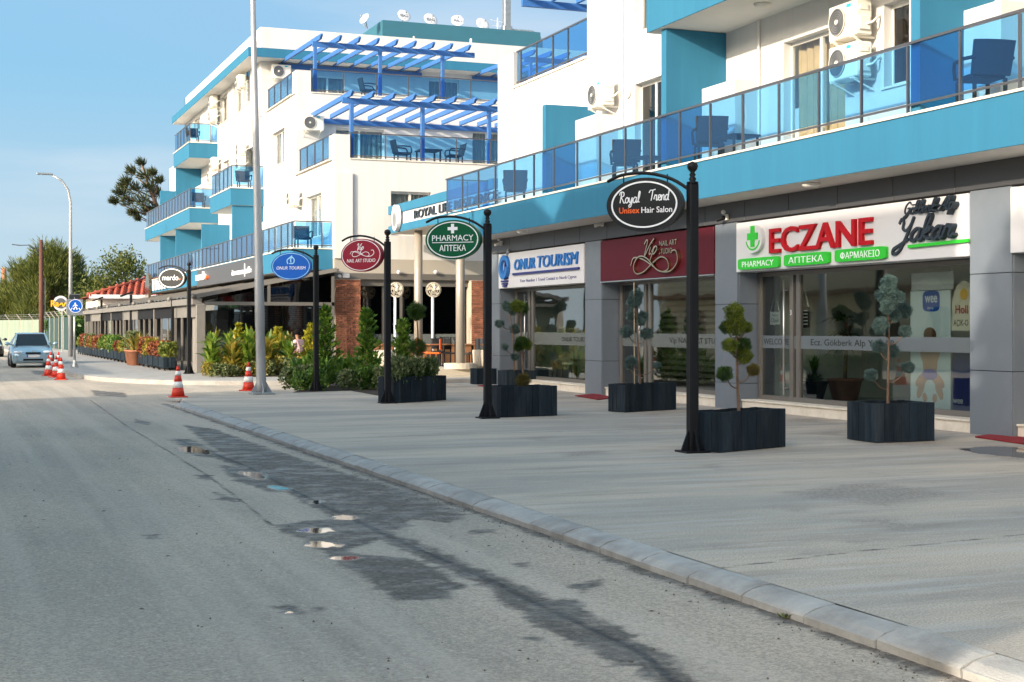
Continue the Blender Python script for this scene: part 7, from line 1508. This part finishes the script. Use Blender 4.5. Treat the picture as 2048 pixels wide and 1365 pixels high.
PZ = lambda u, v, dy=0.0: Vector((PY(u, v, Y + dy)[0], Y + dy, PY(u, v, Y + dy)[1]))
tr.tube([(x, Y, 0), tuple(PZ(340, 560)), tuple(PZ(325, 440)), tuple(PZ(300, 380)), tuple(PZ(283, 330))], [.35, .28, .2, .12, .04], 8)
for (u, v, rr) in ((240, 385, .55), (228, 402, .4), (252, 362, .5), (262, 342, .45), (282, 326, .4), (288, 350, .6), (300, 372, .6), (270, 378, .7), (255, 402, .6), (282, 402, .7), (305, 345, .35), (312, 385, .5), (266, 425, .45), (246, 372, .4), (293, 420, .5), (310, 420, .5), (318, 360, .35), (276, 436, .25)):
    c = PZ(u, v, r.uniform(-1.2, 1.2)); b0 = PZ(300 + (v - 330) * .25, min(v + 35, 450)); tr.tube([b0, (b0 + c) / 2 + Vector((0, 0, -.15)), c], [.07, .05, .02], 5)
    for k in range(210):
        d = Vector((r.gauss(0, 1), r.gauss(0, 1), r.gauss(0, .7))).normalized(); pt = c + d * rr * .95 * r.random() ** .5; up = (d * .6 + Vector((-.35, 0, r.uniform(.1, .8)))).normalized(); l = .22 * r.uniform(.7, 1.7); s_ = (Matrix.Rotation(r.uniform(0, 6.28), 3, up) @ up.orthogonal().normalized()) * .03; n = len(V); V += [pt - up * l, pt + s_, pt + up * l, pt - s_]; Fs.append((n, n + 1, n + 2, n + 3))
q = MB(); q.add(V, Fs); obj('crown', q, 'pine', t); obj('trunk', tr, 'bark', t, True)
# low hedge mass far away to close the view
for k in range(7): ftree(330 + k * 90, 190 + 10 * (k % 3), 560, 7, 'treedark', 40 + k, 'distant dark tree hidden behind the terraced building', 'round', 1500, .6)
# ================================================================ ACROSS THE STREET (houses seen in reflections and by shadow, plus added sun blockers)
def opp(label, y0, y1, x0, h, m, roof='flat', hip=0.0):
    t = thing('house', label, 'house', (x0 - 5, (y0 + y1) / 2, ZR)); q = MB(); hs_ = []; n = max(2, int((y1 - y0) / 3.2)); fl = max(1, int(h / 3.2))
    for f in range(fl):
        for k in range(n): c = y0 + (y1 - y0) * (k + .5) / n; hs_.append((c - .7, c + .7, ZR + f * 3.2 + 1.0, ZR + f * 3.2 + 2.5))
    wall(q, 'x', x0 - .3, x0, y0, y1, ZR, h, hs_); q.box(x0 - 10, x0 - .3, y0, y0 + .3, ZR, h); q.box(x0 - 10, x0 - .3, y1 - .3, y1, ZR, h); q.box(x0 - 10, x0 - 9.7, y0 + .3, y1 - .3, ZR, h); q.box(x0 - 9.7, x0 - .3, y0 + .3, y1 - .3, h - .3, h - .02); obj('wall', q, m, t)
    for hh in hs_: mb = MB(); mb.box(x0 - .2, x0 - .16, *hh); w_ = obj('window', mb, 'gdark', t); mb = MB(); mb.box(x0 - .24, x0 - .1, hh[0] + .66, hh[1] - .66, hh[2], hh[3]); mb.box(x0 - .24, x0 - .1, hh[0], hh[1], hh[2], hh[2] + .08); obj('frame', mb, 'oppwood', w_)
    mb = MB(); mb.box(x0 - .02, x0 + .9, y0 + .5, y1 - .5, 3.1, 3.3); obj('ledge', mb, 'oppwood', t)
    if hip: mb = MB(); mb.add([(x0, y0, h), (x0, y1, h), (x0 - 10, y1, h), (x0 - 10, y0, h), (x0 - 1.0, y0 + hip, h + 1.15), (x0 - 1.0, y1 - hip, h + 1.15), (x0 - 9, y1 - hip, h + 1.15), (x0 - 9, y0 + hip, h + 1.15)], [(0, 1, 5, 4), (1, 2, 6, 5), (2, 3, 7, 6), (3, 0, 4, 7), (4, 5, 6, 7)]); obj('roof', mb, 'rooftile', t)
    return t
XO2 = -9.0; k_ = XO2
S_ = lambda Yf, X=14.4: Yf - .45 * (X - XO2)            # where a shadow at facade Y comes from across the street
HZ = lambda z, X=14.4: z + .37 * (X - XO2)
opp('cream three-storey house across the street, reflected in pharmacy glass', S_(18.2), S_(26.5, 13.5), XO2, HZ(3.52), 'oppcream')
opp('brown hip-roofed house across the street, reflected in nail studio glass', S_(26.5, 13.5), S_(31.6, 13.5), XO2, HZ(4.0, 13.5), 'oppcream', hip=.9)
opp('pale hip-roofed house across the street, reflected in travel office glass', S_(31.6, 13.5), S_(37.2, 13.5), XO2, HZ(4.0, 13.5), 'offwhite', hip=1.2)
opp('low cream house across the street beyond the side turning', 44, 74, -8, 5.0, 'oppcream')
opp('unseen grey house block added across the street to shade the road', -.25, S_(18.2), XO2, 9.4, 'offwhite')  # added sun blocker, keeps stray sun streaks off the near road
leaf_tree('unseen tree added across the road to dapple sun on the pillars', -11.5, 4.6, ZR, 13.0, 2.4, 'treedark', 61, 2600, .2, 24, .25, 'round', 'trees across the street', .55)  # added crown, placed and thinned to let broken sun reach the right pillar

# loose grit and dry leaves in the gutter
r = random.Random(19); q = MB()
for k in range(420):
    yv = 5.5 + 20 * r.random() ** 1.6; xv = 4.58 - abs(r.gauss(0, .16)) if k % 3 else r.uniform(.5, 4.4); s_ = r.uniform(.004, .012) if k % 9 else r.uniform(.015, .03); a = r.uniform(0, 3.14); ca, sa = math.cos(a) * s_, math.sin(a) * s_
    hgt = s_ * (.9 if k % 9 else .25); z0 = ZR + .001
    q.add([(xv + ca, yv + sa, z0), (xv - sa * .7, yv + ca * .7, z0), (xv - ca, yv - sa, z0), (xv + sa * .7, yv - ca * .7, z0), (xv, yv, z0 + hgt)], [(0, 1, 4), (1, 2, 4), (2, 3, 4), (3, 0, 4)])
A('grit', (0.10, 0.085, 0.065), 0.9, var=0.5, scale=40)
tag(obj('gutter_grit', q, 'grit'), 'loose grit and dry leaf bits along the road gutter', 'grit', None, 'stuff')
